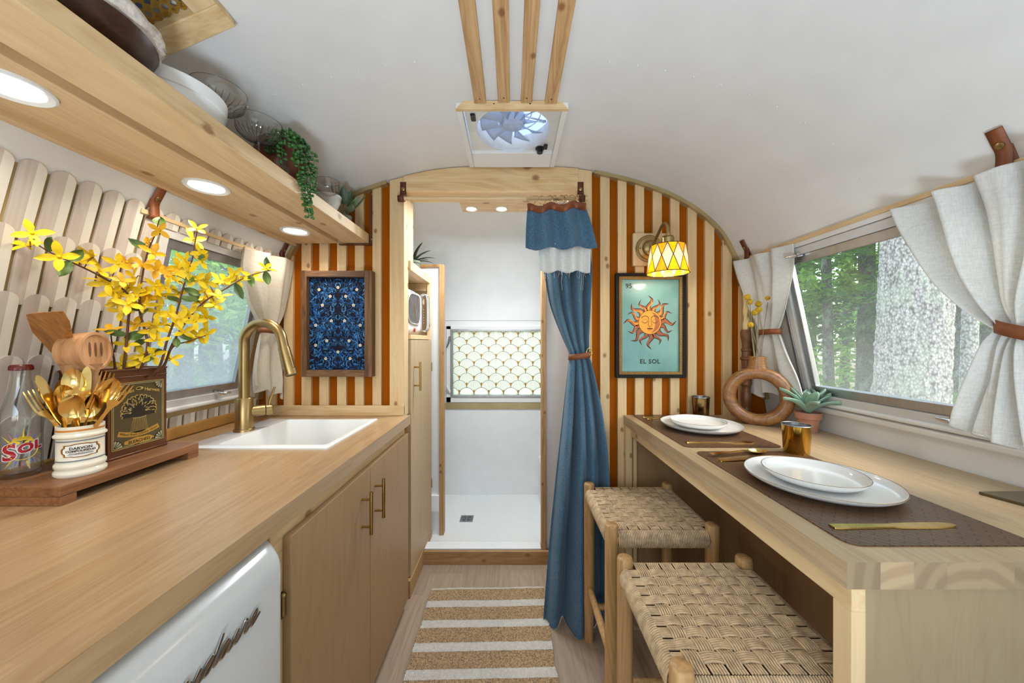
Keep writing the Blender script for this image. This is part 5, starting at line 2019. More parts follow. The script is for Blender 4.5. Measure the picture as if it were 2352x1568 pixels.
wv.inputs['Scale'].default_value = 55
wv.inputs['Distortion'].default_value = 3
M_ST.l(M_ST.coords((1, 1, 1), rand=False), wv.inputs['Vector'])
M_ST.bsdf(M_ST.ramp(wv.outputs['Fac'], [(0.4, rgba((44, 60, 40))), (0.6, rgba((190, 196, 180)))]), 0.45)
M_ST = M_ST.m
for k, (dx, dy, dz, L, w, stp) in enumerate(((-.02, -.06, .04, .085, .03, 1), (.03, -.07, .035, .075, .034, 0), (.06, -.04, -.01, .09, .04, 0), (.075, 0, .02, .08, .034, 0), (.02, .02, .06, .07, .03, 0), (.05, -.06, -.045, .095, .036, 0), (.0, -.085, .055, .07, .03, 1))):
    st0 = c + V((0, 0, 0.048))
    d = V((dx, dy, dz + 0.035)).normalized()
    mst = leaf_mesh(M_ST if stp else M_GL, L, w)
    base_ = st0 + V((dx, dy, max(dz + 0.03, 0.0))) * 0.55
    part('leaf', mst, None, o, world=frame_m(base_, d, (0.3, -0.5, 1)))
    part('stalk', MB().tube([st0, base_], 0.0012, 5), M_GL, o)

# ================================================================== TALL CABINET AND MICROWAVE
XT = -0.478
tc_ = thing('tall_cabinet', 'tall birch cabinet with an open microwave shelf beside the shower', 'cabinet', (-0.78, 1.85, 0))
Y0, Y1 = 1.645, 2.066
bx('door', M_BIRCH_L, tc_, XT - 0.018, XT, Y0 + 0.004, Y1, 0.085, 1.208, bevel=0.0012)
dt = [o for o in bpy.data.objects if o.name.startswith('door') and o.parent == tc_][0]
bar_pull(dt, (XT + 0.03, 1.70, 1.03), 0.14, (-0.031, 0, 0))
bx('base_rail', M_TRIMW, tc_, XT - 0.02, XT + 0.004, Y0 - 0.02, Y1, 0.0, 0.082)
bx('side_panel', M_BIRCH_L, tc_, -1.12, XT - 0.018, Y0, Y0 + 0.016, 0.0, 1.58)
bx('side_panel', M_BIRCH_L, tc_, -1.12, XT - 0.018, Y1 - 0.016, Y1, 0.0, 1.58)
bx('shelf_board', M_BIRCH_L, tc_, -1.12, XT - 0.018, Y0 + 0.016, Y1 - 0.016, 1.205, 1.222)
bx('shelf_edge', M_PINE_Y, tc_, XT - 0.018, XT, Y0, Y1, 1.211, 1.233)
bx('top_board', M_PINE_Y, tc_, -1.02, XT, Y0, Y1 + 0.004, 1.538, 1.582)
bx('stile', M_PINE, tc_, XT - 0.018, XT, Y1 - 0.035, Y1, 1.233, 1.538)
bx('inner_rail', M_PINE_X, tc_, -1.02, XT - 0.02, Y1 - 0.03, Y1 - 0.016, 1.495, 1.537)
bx('back_panel', M_WALLP, tc_, -1.04, -1.02, Y0 + 0.016, Y1 - 0.016, 1.222, 1.54)
# board that closes the side above the cabinet
mb = MB().prism([(XL - 0.012, Y0 - 0.005, 1.582), (XL - 0.012, Y0 + 0.075, 1.582), (XL - 0.012, Y0 + 0.075, ztop(0.5) - 0.004), (XL - 0.012, Y0 - 0.005, ztop(0.5) - 0.004)], (0.012, 0, 0))
part('upper_board', mb, M_PINE, tc_)
for zz in (1.05, 0.36):
    part('hinge', MB().tube([(XT + 0.001, Y1, zz - 0.025), (XT + 0.001, Y1, zz + 0.025)], 0.0035, 8), M_BRASS, tc_, smooth=50)

mw = thing('microwave', 'white retro microwave with chrome loop handle in the open cabinet shelf', 'microwave', (-0.70, 1.84, 1.222))
M_MW = plain('microwave_shell', (226, 222, 220), 0.22, var=0.01)
part('body', MB().box(-0.96, -0.545, 1.672, 2.02, 1.230, 1.475), M_MW, mw, bevel=0.03, segs=4, smooth=40)


def mwf(u, v):
    y = 1.672 + 0.348 * u
    z = 1.232 + 0.240 * v
    e = lambda t_: 1 - (1 - min(t_, 0.14) / 0.14) ** 2.0
    d = min(e(u), e(1 - u)) * min(e(v), e(1 - v))
    return (-0.56 + 0.045 * max(d, 0) ** 0.5 + 0.012 * sin(pi * u), y, z)


uu = [0, .006, .02, .045, .08, .14, .25, .4, .5, .6, .75, .86, .92, .955, .98, .994, 1]
mb = MB()
nU = len(uu)
mb.add([mwf(u, v) for v in uu for u in uu], [(j * nU + i, j * nU + i + 1, (j + 1) * nU + i + 1, (j + 1) * nU + i) for j in range(nU - 1) for i in range(nU - 1)])
part('front', mb, M_MW, mw, smooth=180)
dk = plain('dark_oven_glass', (70, 62, 60), 0.08)
ov = []
for i in range(40):
    a = 2 * pi * i / 40
    x = (abs(cos(a)) ** 0.5) * (1 if cos(a) > 0 else -1)
    z = (abs(sin(a)) ** 0.6) * (1 if sin(a) > 0 else -1)
    u, v = 0.36 + 0.27 * x, 0.56 + 0.32 * z
    p = mwf(u, v)
    ov.append((p[0] + 0.0025, p[1], p[2]))
part('door_window', MB().prism(ov, (0.002, 0, 0)), dk, mw)
part('window_ring', MB().tube([(p[0] + 0.003, p[1], p[2]) for p in ov], 0.003, 6, closed=True), M_MW, mw, smooth=60)
fx0 = mwf(0.7, 0.5)[0]
hp = [(fx0, 1.955, 1.455), (fx0 + 0.02, 1.957, 1.462), (fx0 + 0.034, 1.962, 1.44), (fx0 + 0.036, 1.964, 1.35), (fx0 + 0.034, 1.962, 1.275), (fx0 + 0.02, 1.957, 1.258), (fx0 - 0.002, 1.955, 1.262)]
part('handle', MB().tube(catmull(hp, 6), 0.0055, 10).tube(catmull([(p[0], p[1] - 0.03, p[2]) for p in hp], 6), 0.004, 8), M_CHROME, mw, smooth=60)
mb = MB()
for k in range(6):
    mb.ball((fx0 - 0.0005, 1.988, 1.305 + k * 0.015), (0.004, 0.005, 0.004), 8, 5)
part('buttons', mb, plain('grey_button', (150, 148, 146), 0.4), mw, smooth=180, kind='stuff')
part('dial', MB().lathe([(0.018, 0), (0.018, 0.003), (0.002, 0.004)], (fx0 + 0.001, 1.983, 1.425), 20, mat=M.Rotation(radians(90), 4, 'Y')), M_CHROME, mw, smooth=40)
part('red_badge', MB().lathe([(0.011, 0), (0.011, 0.004), (0.008, 0.006), (0.002, 0.007)], (mwf(0.35, 0.1)[0] + 0.001, 1.80, 1.259), 18, mat=M.Rotation(radians(90), 4, 'Y')), plain('red_button', (176, 60, 48), 0.3), mw, smooth=40)
for xx_ in (-0.9, -0.6):
    for yy in (1.72, 1.97):
        part('foot', MB().lathe([(0.012, 0), (0.012, 0.012)], (xx_, yy, 1.222), 10), M_BLACK, mw)
mb = MB()
write(mb, 'Nostalgia', 0.026, lambda x, y: (mwf(0.36 + x / 0.348, 0.93)[0] + 0.003, 1.672 + 0.348 * 0.36 + x, 1.453 + y), 0, shear=0.3)
part('brand_print', mb, M_BLACK, mw)
# aloe on top
c = V((-0.548, 1.93, 1.582))
al = thing('aloe_plant', 'dark green aloe in a grey-green pot on the tall cabinet', 'plant', c)
part('pot', MB().lathe([(0.030, 0), (0.038, 0.05), (0.041, 0.05), (0.041, 0.062), (0.036, 0.062), (0.034, 0.055), (0.002, 0.055)], c, 28), plain('sage_pot', (104, 112, 96), 0.7), al, smooth=45)
M_ALOE = plain('aloe_green', (40, 54, 40), 0.45, var=0.2)
for k, (dx, dy, dz, L) in enumerate(((.9, .3, .9, .13), (.8, -.2, 1.3, .13), (.5, .5, 1.8, .11), (1.0, .1, .5, .12), (-.6, .3, 1.4, .11), (-.2, -.6, 1.6, .11), (.3, -.2, 2.4, .13), (.7, .8, 1.1, .11))):
    d = V((dx, dy, 0)).normalized()
    st0 = c + V((0, 0, 0.055))
    el = atan2(dz, sqrt(dx * dx + dy * dy))
    pts, rs = [], []
    for i in range(9):
        t_ = i / 8
        e_ = el - t_ * 0.9
        if i == 0:
            p = st0.copy()
        else:
            p = pts[-1] + (d * cos(e_) + V((0, 0, sin(e_)))) * L / 8
        pts.append(p)
        rs.append(0.011 * (1 - t_) ** 0.7 + 0.0008)
    part('leaf', MB().tube(pts, rs, 8, flat=0.45), M_ALOE, al, smooth=60)

# ================================================================== FRAMED PRINTS
YW = YP - 0.0145
pf = thing('leaf_print', 'rustic wood framed print of dense blue leaves', 'framed print', (-0.78, YW, 1.04))
fx0, fx1, fz0, fz1 = -0.937, -0.622, 1.043, 1.515
bwd = 0.036
yd0, yd1 = YW - 0.042, YW
M_RUSTX = wood('stained_frame_across', (124, 90, 60), (70, 46, 28), 'X', 50, 10, 0.6, var=0.16, contrast=1.3)
bx('frame_board', M_RUST, pf, fx0, fx0 + bwd * 0.72, yd0, yd1, fz0, fz1)
bx('frame_board', M_RUST, pf, fx1 - bwd * 0.9, fx1, yd0, yd1, fz0, fz1)
bx('frame_board', M_RUSTX, pf, fx0 + bwd * 0.72, fx1 - bwd * 0.9, yd0, yd1 - 0.001, fz1 - 0.028, fz1 - 0.001)
bx('frame_board', M_RUSTX, pf, fx0 + bwd * 0.72, fx1 - bwd * 0.9, yd0, yd1 - 0.001, fz0 + 0.001, fz0 + 0.030)
ax0, ax1_, az0, az1 = fx0 + bwd * 0.72, fx1 - bwd * 0.9, fz0 + 0.03, fz1 - 0.028
yc = YW - 0.018
bx('print_board', plain('print_navy', (10, 17, 38), 0.7, spec=0.2), pf, ax0, ax1_, yc, YW - 0.004, az0, az1, bevel=0)
mb = MB()
rnd = random.Random(77)
xm = (ax0 + ax1_) / 2
hwid, hhei = (ax1_ - ax0) / 2, (az1 - az0)


def bleaf(x, z, a, L, w, mi, k):
    pts = []
    n_ = 7
    for i in range(n_ + 1):
        t_ = i / n_
        bend = 0.35 * t_ * t_ * L
        cx, cz = t_ * L, bend
        ww = w * sin(pi * t_) ** 0.8
        pts.append((cx, cz + ww / 2))
    low = [(px_, pz_ - w * sin(pi * (i / n_)) ** 0.8) for i, (px_, pz_) in enumerate(pts)]
    out = pts + low[::-1][1:-1]
    for s_ in (1, -1):
        q = []
        for (u, v) in out:
            xx_ = x + u * cos(a) - v * sin(a)
            zz = z + u * sin(a) + v * cos(a)
            xx_ = max(0.001, min(hwid - 0.001, xx_))
            zz = max(0.001, min(hhei - 0.001, zz))
            q.append((xm + s_ * xx_, yc - 0.0004 - 0.0002 * k, az0 + zz))
        mb.poly(q, mi)


for i in range(520):
    x, z = rnd.random() * hwid, rnd.random() * hhei
    a = rnd.choice((0.6, 1.1, 1.9, 2.4, 3.7, 4.4, 5.3, 5.9)) + rnd.uniform(-.3, .3)
    bleaf(x, z, a, 0.016 + 0.012 * rnd.random(), 0.0055, rnd.choice((0, 0, 1, 1, 2)), 1 + i % 3)
for row in range(9):            # curling stems
    z0 = hhei * (row + 0.5) / 9
    for s_ in (1, -1):
        pts = [(xm + s_ * (0.004 + hwid * 0.94 * t_ / 14), yc - 0.0013, az0 + min(hhei - .002, max(.002, z0 + 0.018 * sin(t_ * 0.55 + row)))) for t_ in range(15)]
        mb.strip(pts, 0.0016, (0, 1, 0), 3)
for (x, z) in ((0.0, 0.08), (0.0, 0.37), (0.055, 0.05), (0.085, 0.36), (0.1, 0.20), (0.03, 0.22), (0.07, 0.29), (0.05, 0.13), (0.1, 0.11), (0.035, 0.33)):
    for s_ in ((1, -1) if x > 0 else (1,)):
        for p5 in range(5):
            a = 2 * pi * p5 / 5 + 0.3
            mb.poly([(xm + s_ * x + 0.0042 * cos(a) + 0.0032 * cos(2 * pi * i / 8), yc - 0.0016, az0 + z + 0.0042 * sin(a) + 0.0032 * sin(2 * pi * i / 8)) for i in range(8)], 4)
        mb.poly([(xm + s_ * x + 0.0022 * cos(2 * pi * i / 8), yc - 0.0018, az0 + z + 0.0022 * sin(2 * pi * i / 8)) for i in range(8)], 5)
part('leaf_pattern', mb, [plain('print_blue', (22, 74, 134), 0.7, spec=0.2), plain('print_pale_blue', (62, 118, 172), 0.7, spec=0.2), plain('print_teal', (34, 58, 84), 0.7, spec=0.2), plain('print_stem', (48, 70, 104), 0.7, spec=0.2), plain('print_cream', (216, 206, 190), 0.6), plain('print_gold_eye', (190, 140, 70), 0.6)], pf)

sf = thing('sun_print', 'black and gold framed poster of a yellow sun face on aqua', 'framed poster', (0.625, YW, 1.035))
fx0, fx1, fz0, fz1 = 0.467, 0.782, 1.036, 1.508
bw = 0.015
yd0 = YW - 0.022
for q in ((fx0, fx0 + bw, fz0, fz1), (fx1 - bw, fx1, fz0, fz1), (fx0 + bw, fx1 - bw, fz1 - bw, fz1), (fx0 + bw, fx1 - bw, fz0, fz0 + bw)):
    bx('frame_bar', plain('black_lacquer', (14, 13, 13), 0.5, spec=0.25), sf, q[0], q[1], yd0, YW, q[2], q[3], bevel=0.002)
g = 0.013
gx0, gx1, gz0, gz1 = fx0 + bw, fx1 - bw, fz0 + bw, fz1 - bw
for q in ((gx0, gx0 + g, gz0, gz1), (gx1 - g, gx1, gz0, gz1), (gx0 + g, gx1 - g, gz1 - g, gz1), (gx0 + g, gx1 - g, gz0, gz0 + g)):
    bx('gilt_strip', plain('dark_gilt', (120, 84, 36), 0.4, metal=0.2), sf, q[0], q[1], yd0 + 0.003, YW - 0.004, q[2], q[3], bevel=0.0005)
mb = MB()
for off in (0.0035, 0.0095):
    a0, a1, b0, b1 = gx0 + off, gx1 - off, gz0 + off, gz1 - off
    nx, nz = int((a1 - a0) / 0.006), int((b1 - b0) / 0.006)
    bead = [(a0 + (a1 - a0) * i / nx, b0) for i in range(nx)] + [(a1, b0 + (b1 - b0) * i / nz) for i in range(nz)] + [(a1 - (a1 - a0) * i / nx, b1) for i in range(nx)] + [(a0, b1 - (b1 - b0) * i / nz) for i in range(nz)]
    for x, z in bead:
        r_ = 0.0023
        mb.add([(x - r_, yd0 + 0.003, z), (x, yd0 + 0.003, z - r_), (x + r_, yd0 + 0.003, z), (x, yd0 + 0.003, z + r_), (x, yd0 + 0.0008, z)], [(0, 1, 4), (1, 2, 4), (2, 3, 4), (3, 0, 4)])
part('gilt_beads', mb, plain('gilt_bead', (224, 184, 104), 0.35, metal=0.35), sf, kind='stuff')
ax0, ax1_, az0, az1 = gx0 + g, gx1 - g, gz0 + g, gz1 - g
yc = YW - 0.010
t = NT('aqua_paper')
vec = t.coords((5, 5, 5), rand=False)
f = t.noise(vec, 1.0, 5, 0.6)
t.bsdf(t.ramp(f, [(0.3, rgba((100, 146, 142))), (0.7, rgba((130, 174, 169)))]), 0.35, Coat_Weight=0.25, Coat_Roughness=0.05)
bx('poster', t.m, sf, ax0, ax1_, yc, YW - 0.002, az0, az1, bevel=0)
mb = MB()
sx, sz = (ax0 + ax1_) / 2 - 0.001, az0 + (az1 - az0) * 0.535
mats_s = [plain('sun_ink', (44, 24, 16), 0.5), plain('sun_orange', (172, 94, 48), 0.5), plain('sun_gold', (224, 154, 52), 0.5), plain('sun_shade', (150, 84, 52), 0.5), plain('sun_ember', (140, 78, 48), 0.5)]


def sunp(k):
    return lambda x, y: (sx + x, yc - 0.0003 - 0.00025 * k, sz + y)


L0, L1_, L2, L3 = sunp(0), sunp(1), sunp(2), sunp(3)
R0 = 0.0505


def ray(a, L, w, flip, grow, fn, mi):
    n_ = 14
    left, right = [], []
    for i in range(n_ + 1):
        t_ = i / n_
        r_ = R0 * 0.92 + (L - R0 * 0.92 + grow * 1.5) * t_
        sway = flip * 0.010 * sin(t_ * 2.1 * pi) * (0.4 + t_)
        ww = (w * (1 - t_) ** 0.85 + grow * 2) / 2
        ca, sa = cos(a), sin(a)
        left.append((r_ * ca - (sway + ww) * sa, r_ * sa + (sway + ww) * ca))
        right.append((r_ * ca - (sway - ww) * sa, r_ * sa + (sway - ww) * ca))
    k = len(mb.v)
    vs = [fn(x, y) for x, y in left] + [fn(x, y) for x, y in right]
    m_ = len(left)
    mb.add(vs, [(i, i + 1, m_ + i + 1, m_ + i) for i in range(m_ - 1)], mi)


for k in range(16):
    a = pi / 2 + 0.02 + 2 * pi * k / 16
    big = k % 2 == 0
    L = 0.120 if big else 0.108
    if abs(cos(a)) > 0.55:
        L *= 0.98
    w = 0.030 if big else 0.022
    fl_ = 1 if k % 4 in (0, 3) else -1
    ray(a, L, w, fl_, 0.0012, L0, 0)
    ray(a, L * 0.97, w * 0.86, fl_, 0, L1_, 4 if k in (6, 7, 8, 9, 10, 11) else 1)
    ray(a, L * 0.86, w * 0.36, fl_, 0, L2, 2 if k < 5 or k > 12 else 3)
for r_, fn, mi in ((R0 + 0.0018, L2, 0), (R0, L3, 2)):
    mb.poly([fn(r_ * cos(2 * pi * i / 48), r_ * 1.05 * sin(2 * pi * i / 48)) for i in range(48)], mi)
L4, L5 = sunp(4), sunp(5)
mb.poly([L4(0.046 * cos(a_ * pi / 14 - pi / 2) * (1 if a_ < 15 else 0.6), 0.047 * sin(a_ * pi / 14 - pi / 2)) for a_ in range(15)] + [L4(0.024 * cos(pi / 2 - a_ * pi / 14), 0.047 * sin(pi / 2 - a_ * pi / 14)) for a_ in range(1, 14)], 1)
for s_ in (-1, 1):
    brow = [(s_ * (0.006 + 0.034 * t_ / 10), 0.020 + 0.009 * sin(pi * (t_ / 10) ** 0.8)) for t_ in range(11)]
    mb.strip([L5(*p) for p in brow], 0.0026, (0, 1, 0), 0)
    lid = [(s_ * (0.009 + 0.027 * t_ / 10), 0.004 - 0.007 * sin(pi * t_ / 10)) for t_ in range(11)]
    mb.strip([L5(*p) for p in lid], 0.0022, (0, 1, 0), 0)
    lid2 = [(s_ * (0.009 + 0.027 * t_ / 10), 0.006 + 0.008 * sin(pi * t_ / 10)) for t_ in range(11)]
    mb.strip([L5(*p) for p in lid2], 0.0013, (0, 1, 0), 3)
    mb.strip([L5(s_ * 0.006, 0.020), L5(s_ * 0.005, 0.0), L5(s_ * 0.009, -0.012), L5(s_ * 0.007, -0.017)], 0.0016, (0, 1, 0), 0)
mb.strip([L5(-0.005, -0.017), L5(0, -0.0195), L5(0.005, -0.017)], 0.002, (0, 1, 0), 0)
mb.poly([L5(0.013 * cos(2 * pi * i / 20), -0.0285 + 0.0042 * sin(2 * pi * i / 20)) for i in range(20)], 4)
mb.strip([L5(-0.014 + 0.0028 * i, -0.0283 + 0.0012 * cos(i * 1.25)) for i in range(11)], 0.0015, (0, 1, 0), 0)
mb.strip([L5(-0.009 + 0.0018 * i, -0.036 - 0.002 * sin(pi * i / 10)) for i in range(11)], 0.0012, (0, 1, 0), 3)
part('sun_drawing', mb, mats_s, sf)
mb = MB()
write(mb, '95', 0.030, lambda x, y: (ax0 + 0.033 + x, yc - 0.001, az1 - 0.030 + y), 0, bold=0.0006)
part('lettering', mb, plain('print_black', (28, 30, 30), 0.5), sf)
mb = MB()
write(mb, 'EL SOL', 0.0275, lambda x, y: (sx + x, yc - 0.001, az0 + 0.045 + y), 0, bold=0.0006, spacing=1.12)
part('lettering', mb, plain('print_black', (28, 30, 30), 0.5), sf)

# ================================================================== SCONCE
sc0 = pY(1487, 574, YW)
sn = thing('wall_sconce', 'brass wall sconce with a yellow and white leaded glass shade', 'sconce', sc0)
bx('wood_block', M_PINE, sn, pY(1451, 0, YW).x, pY(1523, 0, YW).x, YW - 0.018, YW + 0.0005, pY(0, 612, YW).z, pY(0, 538, YW).z, bevel=0.002)
rotY = M.Rotation(radians(90), 4, 'X')
pc = V((sc0.x, YW - 0.018, sc0.z))
part('wall_plate', MB().lathe([(0.061, 0), (0.061, 0.005), (0.056, 0.009), (0.052, 0.009), (0.050, 0.012), (0.036, 0.014), (0.033, 0.020), (0.022, 0.027), (0.008, 0.029), (0.001, 0.029)], pc, 40, mat=rotY), M_BRASS, sn, smooth=35)
for s_ in (-1, 1):
    part('screw', MB().ball((pc.x + s_ * 0.043, pc.y - 0.014, pc.z), 0.0045, 10, 6), M_BRASS, sn, smooth=180)
YSH = 1.415
tp = V(((1534 - CX) / F_PX * YSH, YSH, 0))
z_top, z_bot = CZ + (784 - 560) / F_PX * YSH - 0.008, CZ + (784 - 628) / F_PX * YSH
arm = catmull([(pc.x + 0.010, pc.y - 0.027, pc.z), tuple(pY(1503, 556, 1.50)), tuple(pY(1513, 534, 1.47)), tuple(pY(1521, 518, 1.44)), tuple(pY(1527, 513, 1.428)), tuple(pY(1532, 518, 1.42)), (tp.x, tp.y, z_top + 0.062), (tp.x, tp.y, z_top + 0.04)], 6)
part('arm', MB().tube(arm, 0.0062, 12), M_BRASS, sn, smooth=60)
part('socket', MB().lathe([(0.010, 0.052), (0.012, 0.050), (0.012, 0.042), (0.020, 0.040), (0.021, 0.036), (0.018, 0.034), (0.024, 0.032), (0.024, 0.008), (0.03, 0.004), (0.03, 0.0)], (tp.x, tp.y, z_top), 28), M_BRASS, sn, smooth=35)
# leaded shade: diamonds between two rows of triangles
NG = 11
rt, rb = 0.0655, 0.081
zm = (z_top + z_bot) / 2 + 0.006
rm = (rt + rb) / 2 - 0.001


def SP(r, z, k):
    a = 2 * pi * k / NG - pi / 2 + 0.13
    return V((tp.x + r * cos(a), tp.y + r * sin(a), z))


def art_glass(name, c, c2, emit=0.0):
    t2 = NT(name)
    v_ = t2.coords((30, 30, 18))
    col = t2.ramp(t2.noise(v_, 1.0, 3, 0.6, 1.2), [(0.35, rgba(c2)), (0.65, rgba(c))])
    a2 = t2.n('BsdfTranslucent')
    t2.l(col, a2.inputs[0])
    b2 = t2.n('BsdfPrincipled')
    t2.l(col, b2.inputs['Base Color'])
    b2.inputs['Roughness'].default_value = 0.12
    m2 = t2.n('MixShader')
    m2.inputs[0].default_value = 0.35
    t2.l(a2.outputs[0], m2.inputs[1])
    t2.l(b2.outputs[0], m2.inputs[2])
    t2.l(m2.outputs[0], t2.out.inputs[0])
    return t2.m


G_W = art_glass('white_art_glass', (248, 240, 228), (240, 228, 212))
G_Y = art_glass('yellow_art_glass', (252, 232, 60), (250, 212, 24))
G_A = art_glass('amber_art_glass', (252, 218, 84), (244, 182, 56))
lead = MB()
for k in range(NG):
    T0, T1, B0, B1 = SP(rt, z_top, k), SP(rt, z_top, k + 1), SP(rb, z_bot, k), SP(rb, z_bot, k + 1)
    Ml, Mr = SP(rm, zm, k - 0.5), SP(rm, zm, k + 0.5)
    out_ = V((T0.x - tp.x, T0.y - tp.y, 0)).normalized() * 0.002
    part('glass_diamond', MB().prism([T0, Ml, B0, Mr], out_), G_W, sn)
    part('glass_triangle', MB().prism([T0, Mr, T1], out_), G_A if k % 3 == 0 else G_Y, sn)
    part('glass_triangle', MB().prism([B0, B1, Mr], out_), G_A if k % 4 == 1 else G_Y, sn)
    for a, b in ((T0, Ml), (T0, Mr), (B0, Ml), (B0, Mr), (T0, T1), (B0, B1)):
        lead.tube([a + out_ * 0.5, b + out_ * 0.5], 0.0015, 5)
part('lead_came', lead, plain('lead_came', (46, 34, 22), 0.4, metal=0.5), sn)
part('shade_cap', MB().lathe([(0.03, 0.001), (rt - 0.002, 0.0), (rt - 0.002, -0.001)], (tp.x, tp.y, z_top), 28, cap0=True, cap1=False), M_BRASS, sn)
part('bulb', MB().lathe([(0.012, 0.0), (0.013, -0.02), (0.028, -0.05), (0.030, -0.068), (0.022, -0.085), (0.002, -0.092)], (tp.x, tp.y, z_top - 0.004), 22), glow('warm_bulb', (1.0, 0.82, 0.58), 11.0), sn, smooth=60)
pl = bpy.data.lights.new('sconce_lamp', 'POINT')
pl.energy = 1.3
pl.color = (1.0, 0.90, 0.74)
pl.shadow_soft_size = 0.03
plo = bpy.data.objects.new('sconce_lamp', pl)
COL.objects.link(plo)
plo.location = (tp.x, tp.y, z_bot + 0.012)
plo['kind'] = 'helper'

# ================================================================== RODS, STRAPS AND CURTAINS
XRD, ZRD = 1.022, 1.56


def rod(name, label, side, y0, y1):
    o = MB().box(side * XRD - 0.007, side * XRD + 0.007, y0, y1, ZRD - 0.007, ZRD + 0.007)
    return single(name, o, M_PINE_Y, label, 'curtain rod', bevel=0.002)


rod('curtain_rod', 'slim pine curtain rod over the kitchen window', -1, 0.955, 1.575)
rod('curtain_rod', 'slim pine curtain rod over the wide forest window', 1, 0.30, 1.555)


def strap(label, side, y, dark=False):
    """leather loop: screwed to the wall above the rod and folded under it"""
    o = thing('rod_strap', label, 'strap', (side * XRD, y, ZRD), 'leather loops holding the curtain rods')
    path = []
    for z in (ZRD + 0.075, ZRD + 0.05, ZRD + 0.03):
        path.append(V((side * (wall_x(z) - 0.006), y, z)))
    path += [V((side * (XRD - 0.012), y, ZRD + 0.006)), V((side * (XRD - 0.011), y, ZRD - 0.010)), V((side * (XRD + 0.004), y, ZRD - 0.013)), V((side * (wall_x(ZRD) - 0.003), y, ZRD + 0.0)), V((side * (wall_x(ZRD + 0.04) - 0.002), y, ZRD + 0.04))]
    cvp = catmull(path, 5)
    mbx = MB()
    hw_ = 0.0125
    vs = []
    for p in cvp:
        vs += [p - V((0, hw_, 0)), p + V((0, hw_, 0))]
    mbx.add(vs, [(2 * i, 2 * i + 1, 2 * i + 3, 2 * i + 2) for i in range(len(cvp) - 1)])
    part('leather', mbx, M_LEATHER_D if dark else M_LEATHER, o, solid=0.0028, smooth=60)
    z = ZRD + 0.042
    n_ = V((-side, 0, -0.5)).normalized()
    part('rivet', MB().lathe([(0.007, 0), (0.007, 0.002), (0.004, 0.0035), (0.001, 0.0035)], V((side * (wall_x(z) - 0.008), y, z)), 16, mat=n_.to_track_quat('Z', 'Y').to_matrix().to_4x4()), M_BRASS, o, smooth=40)


strap('tan leather rod strap above the forsythia', -1, 0.985)
strap('dark leather rod strap beside the striped partition over the kitchen', -1, 1.535, True)
strap('leather rod strap beside the partition over the ring vase', 1, 1.50, True)
strap('leather rod strap above the wide linen curtain', 1, 0.715)


def drape(name, label, Lp, Rp, side, mat, folds, amp, tie_i, tie_label, nu=60, group=None, bot=0.0, seed=1, th=0.011, tilt=0.0):
    """cloth between two edge lines (lists of points, top to bottom), gathered where tie_i says"""
    L_, R_ = catmull(Lp, 7), catmull(Rp, 7)
    nr = len(L_)
    rr = random.Random(seed)
    ph = [rr.uniform(0, 6) for _ in range(4)]

    def fn(u, v):
        i = min(int(v * (nr - 1)), nr - 2)
        f_ = v * (nr - 1) - i
        a = L_[i].lerp(L_[i + 1], f_)
        b = R_[i].lerp(R_[i + 1], f_)
        wd = (b - a).length
        g_ = abs(v - tie_i)
        am = amp * (0.55 + 0.6 * min(1, g_ * 3))
        w_ = sin(u * folds * 2 * pi + ph[0] + 0.9 * sin(v * 3 + ph[1])) * am
        w_ += 0.45 * am * sin(u * folds * 3.3 * pi + ph[2] - v * 2.5)
        w_ += 0.006 * NZ.noise(V((u * 4, v * 5, ph[3])))
        p = a.lerp(b, u)
        p.x -= side * w_
        p.z += bot * (v ** 6) * sin(u * folds * 2 * pi + ph[0]) * 0.5
        p.y += 0.25 * w_
        return p
    o = thing(name, label, 'curtain', tuple((L_[-1] + R_[-1]) / 2), group)
    part('cloth', MB().grid(fn, nu, nr * 2), mat, o, smooth=180, solid=0.0016)
    # tie: a leather band round the gathered cloth
    cs = [fn(u / 12, tie_i) for u in range(13)]
    c_ = sum(cs, V()) / 13
    e0, e1 = fn(0, tie_i), fn(1, tie_i)
    ax = (e1 - e0) / 2
    hwid_ = ax.length + 0.009
    dx_ = max(abs(p.x - c_.x) for p in cs) + 0.010
    axn = ax.normalized()
    nx = V((-side, 0, 0))
    nx = (nx - axn * nx.dot(axn)).normalized()
    ring = []
    vs = []
    for i in range(28):
        a = 2 * pi * i / 28
        p = c_ + axn * hwid_ * cos(a) + nx * dx_ * sin(a)
        p.z += tilt * cos(a)
        vs += [p + V((0, 0, th)), p - V((0, 0, th))]
    part('tie_band', MB().add(vs, [(2 * i, 2 * i + 1, (2 * i + 3) % 56, (2 * i + 2) % 56) for i in range(28)]), M_LEATHER, o, smooth=60, solid=0.0025, label=tie_label)
    return o


def edge(pts, side, lift=0.011):
    out_ = []
    for x, y, X in pts:
        out_.append(pX(x, y, side * (X - lift)))
    return out_


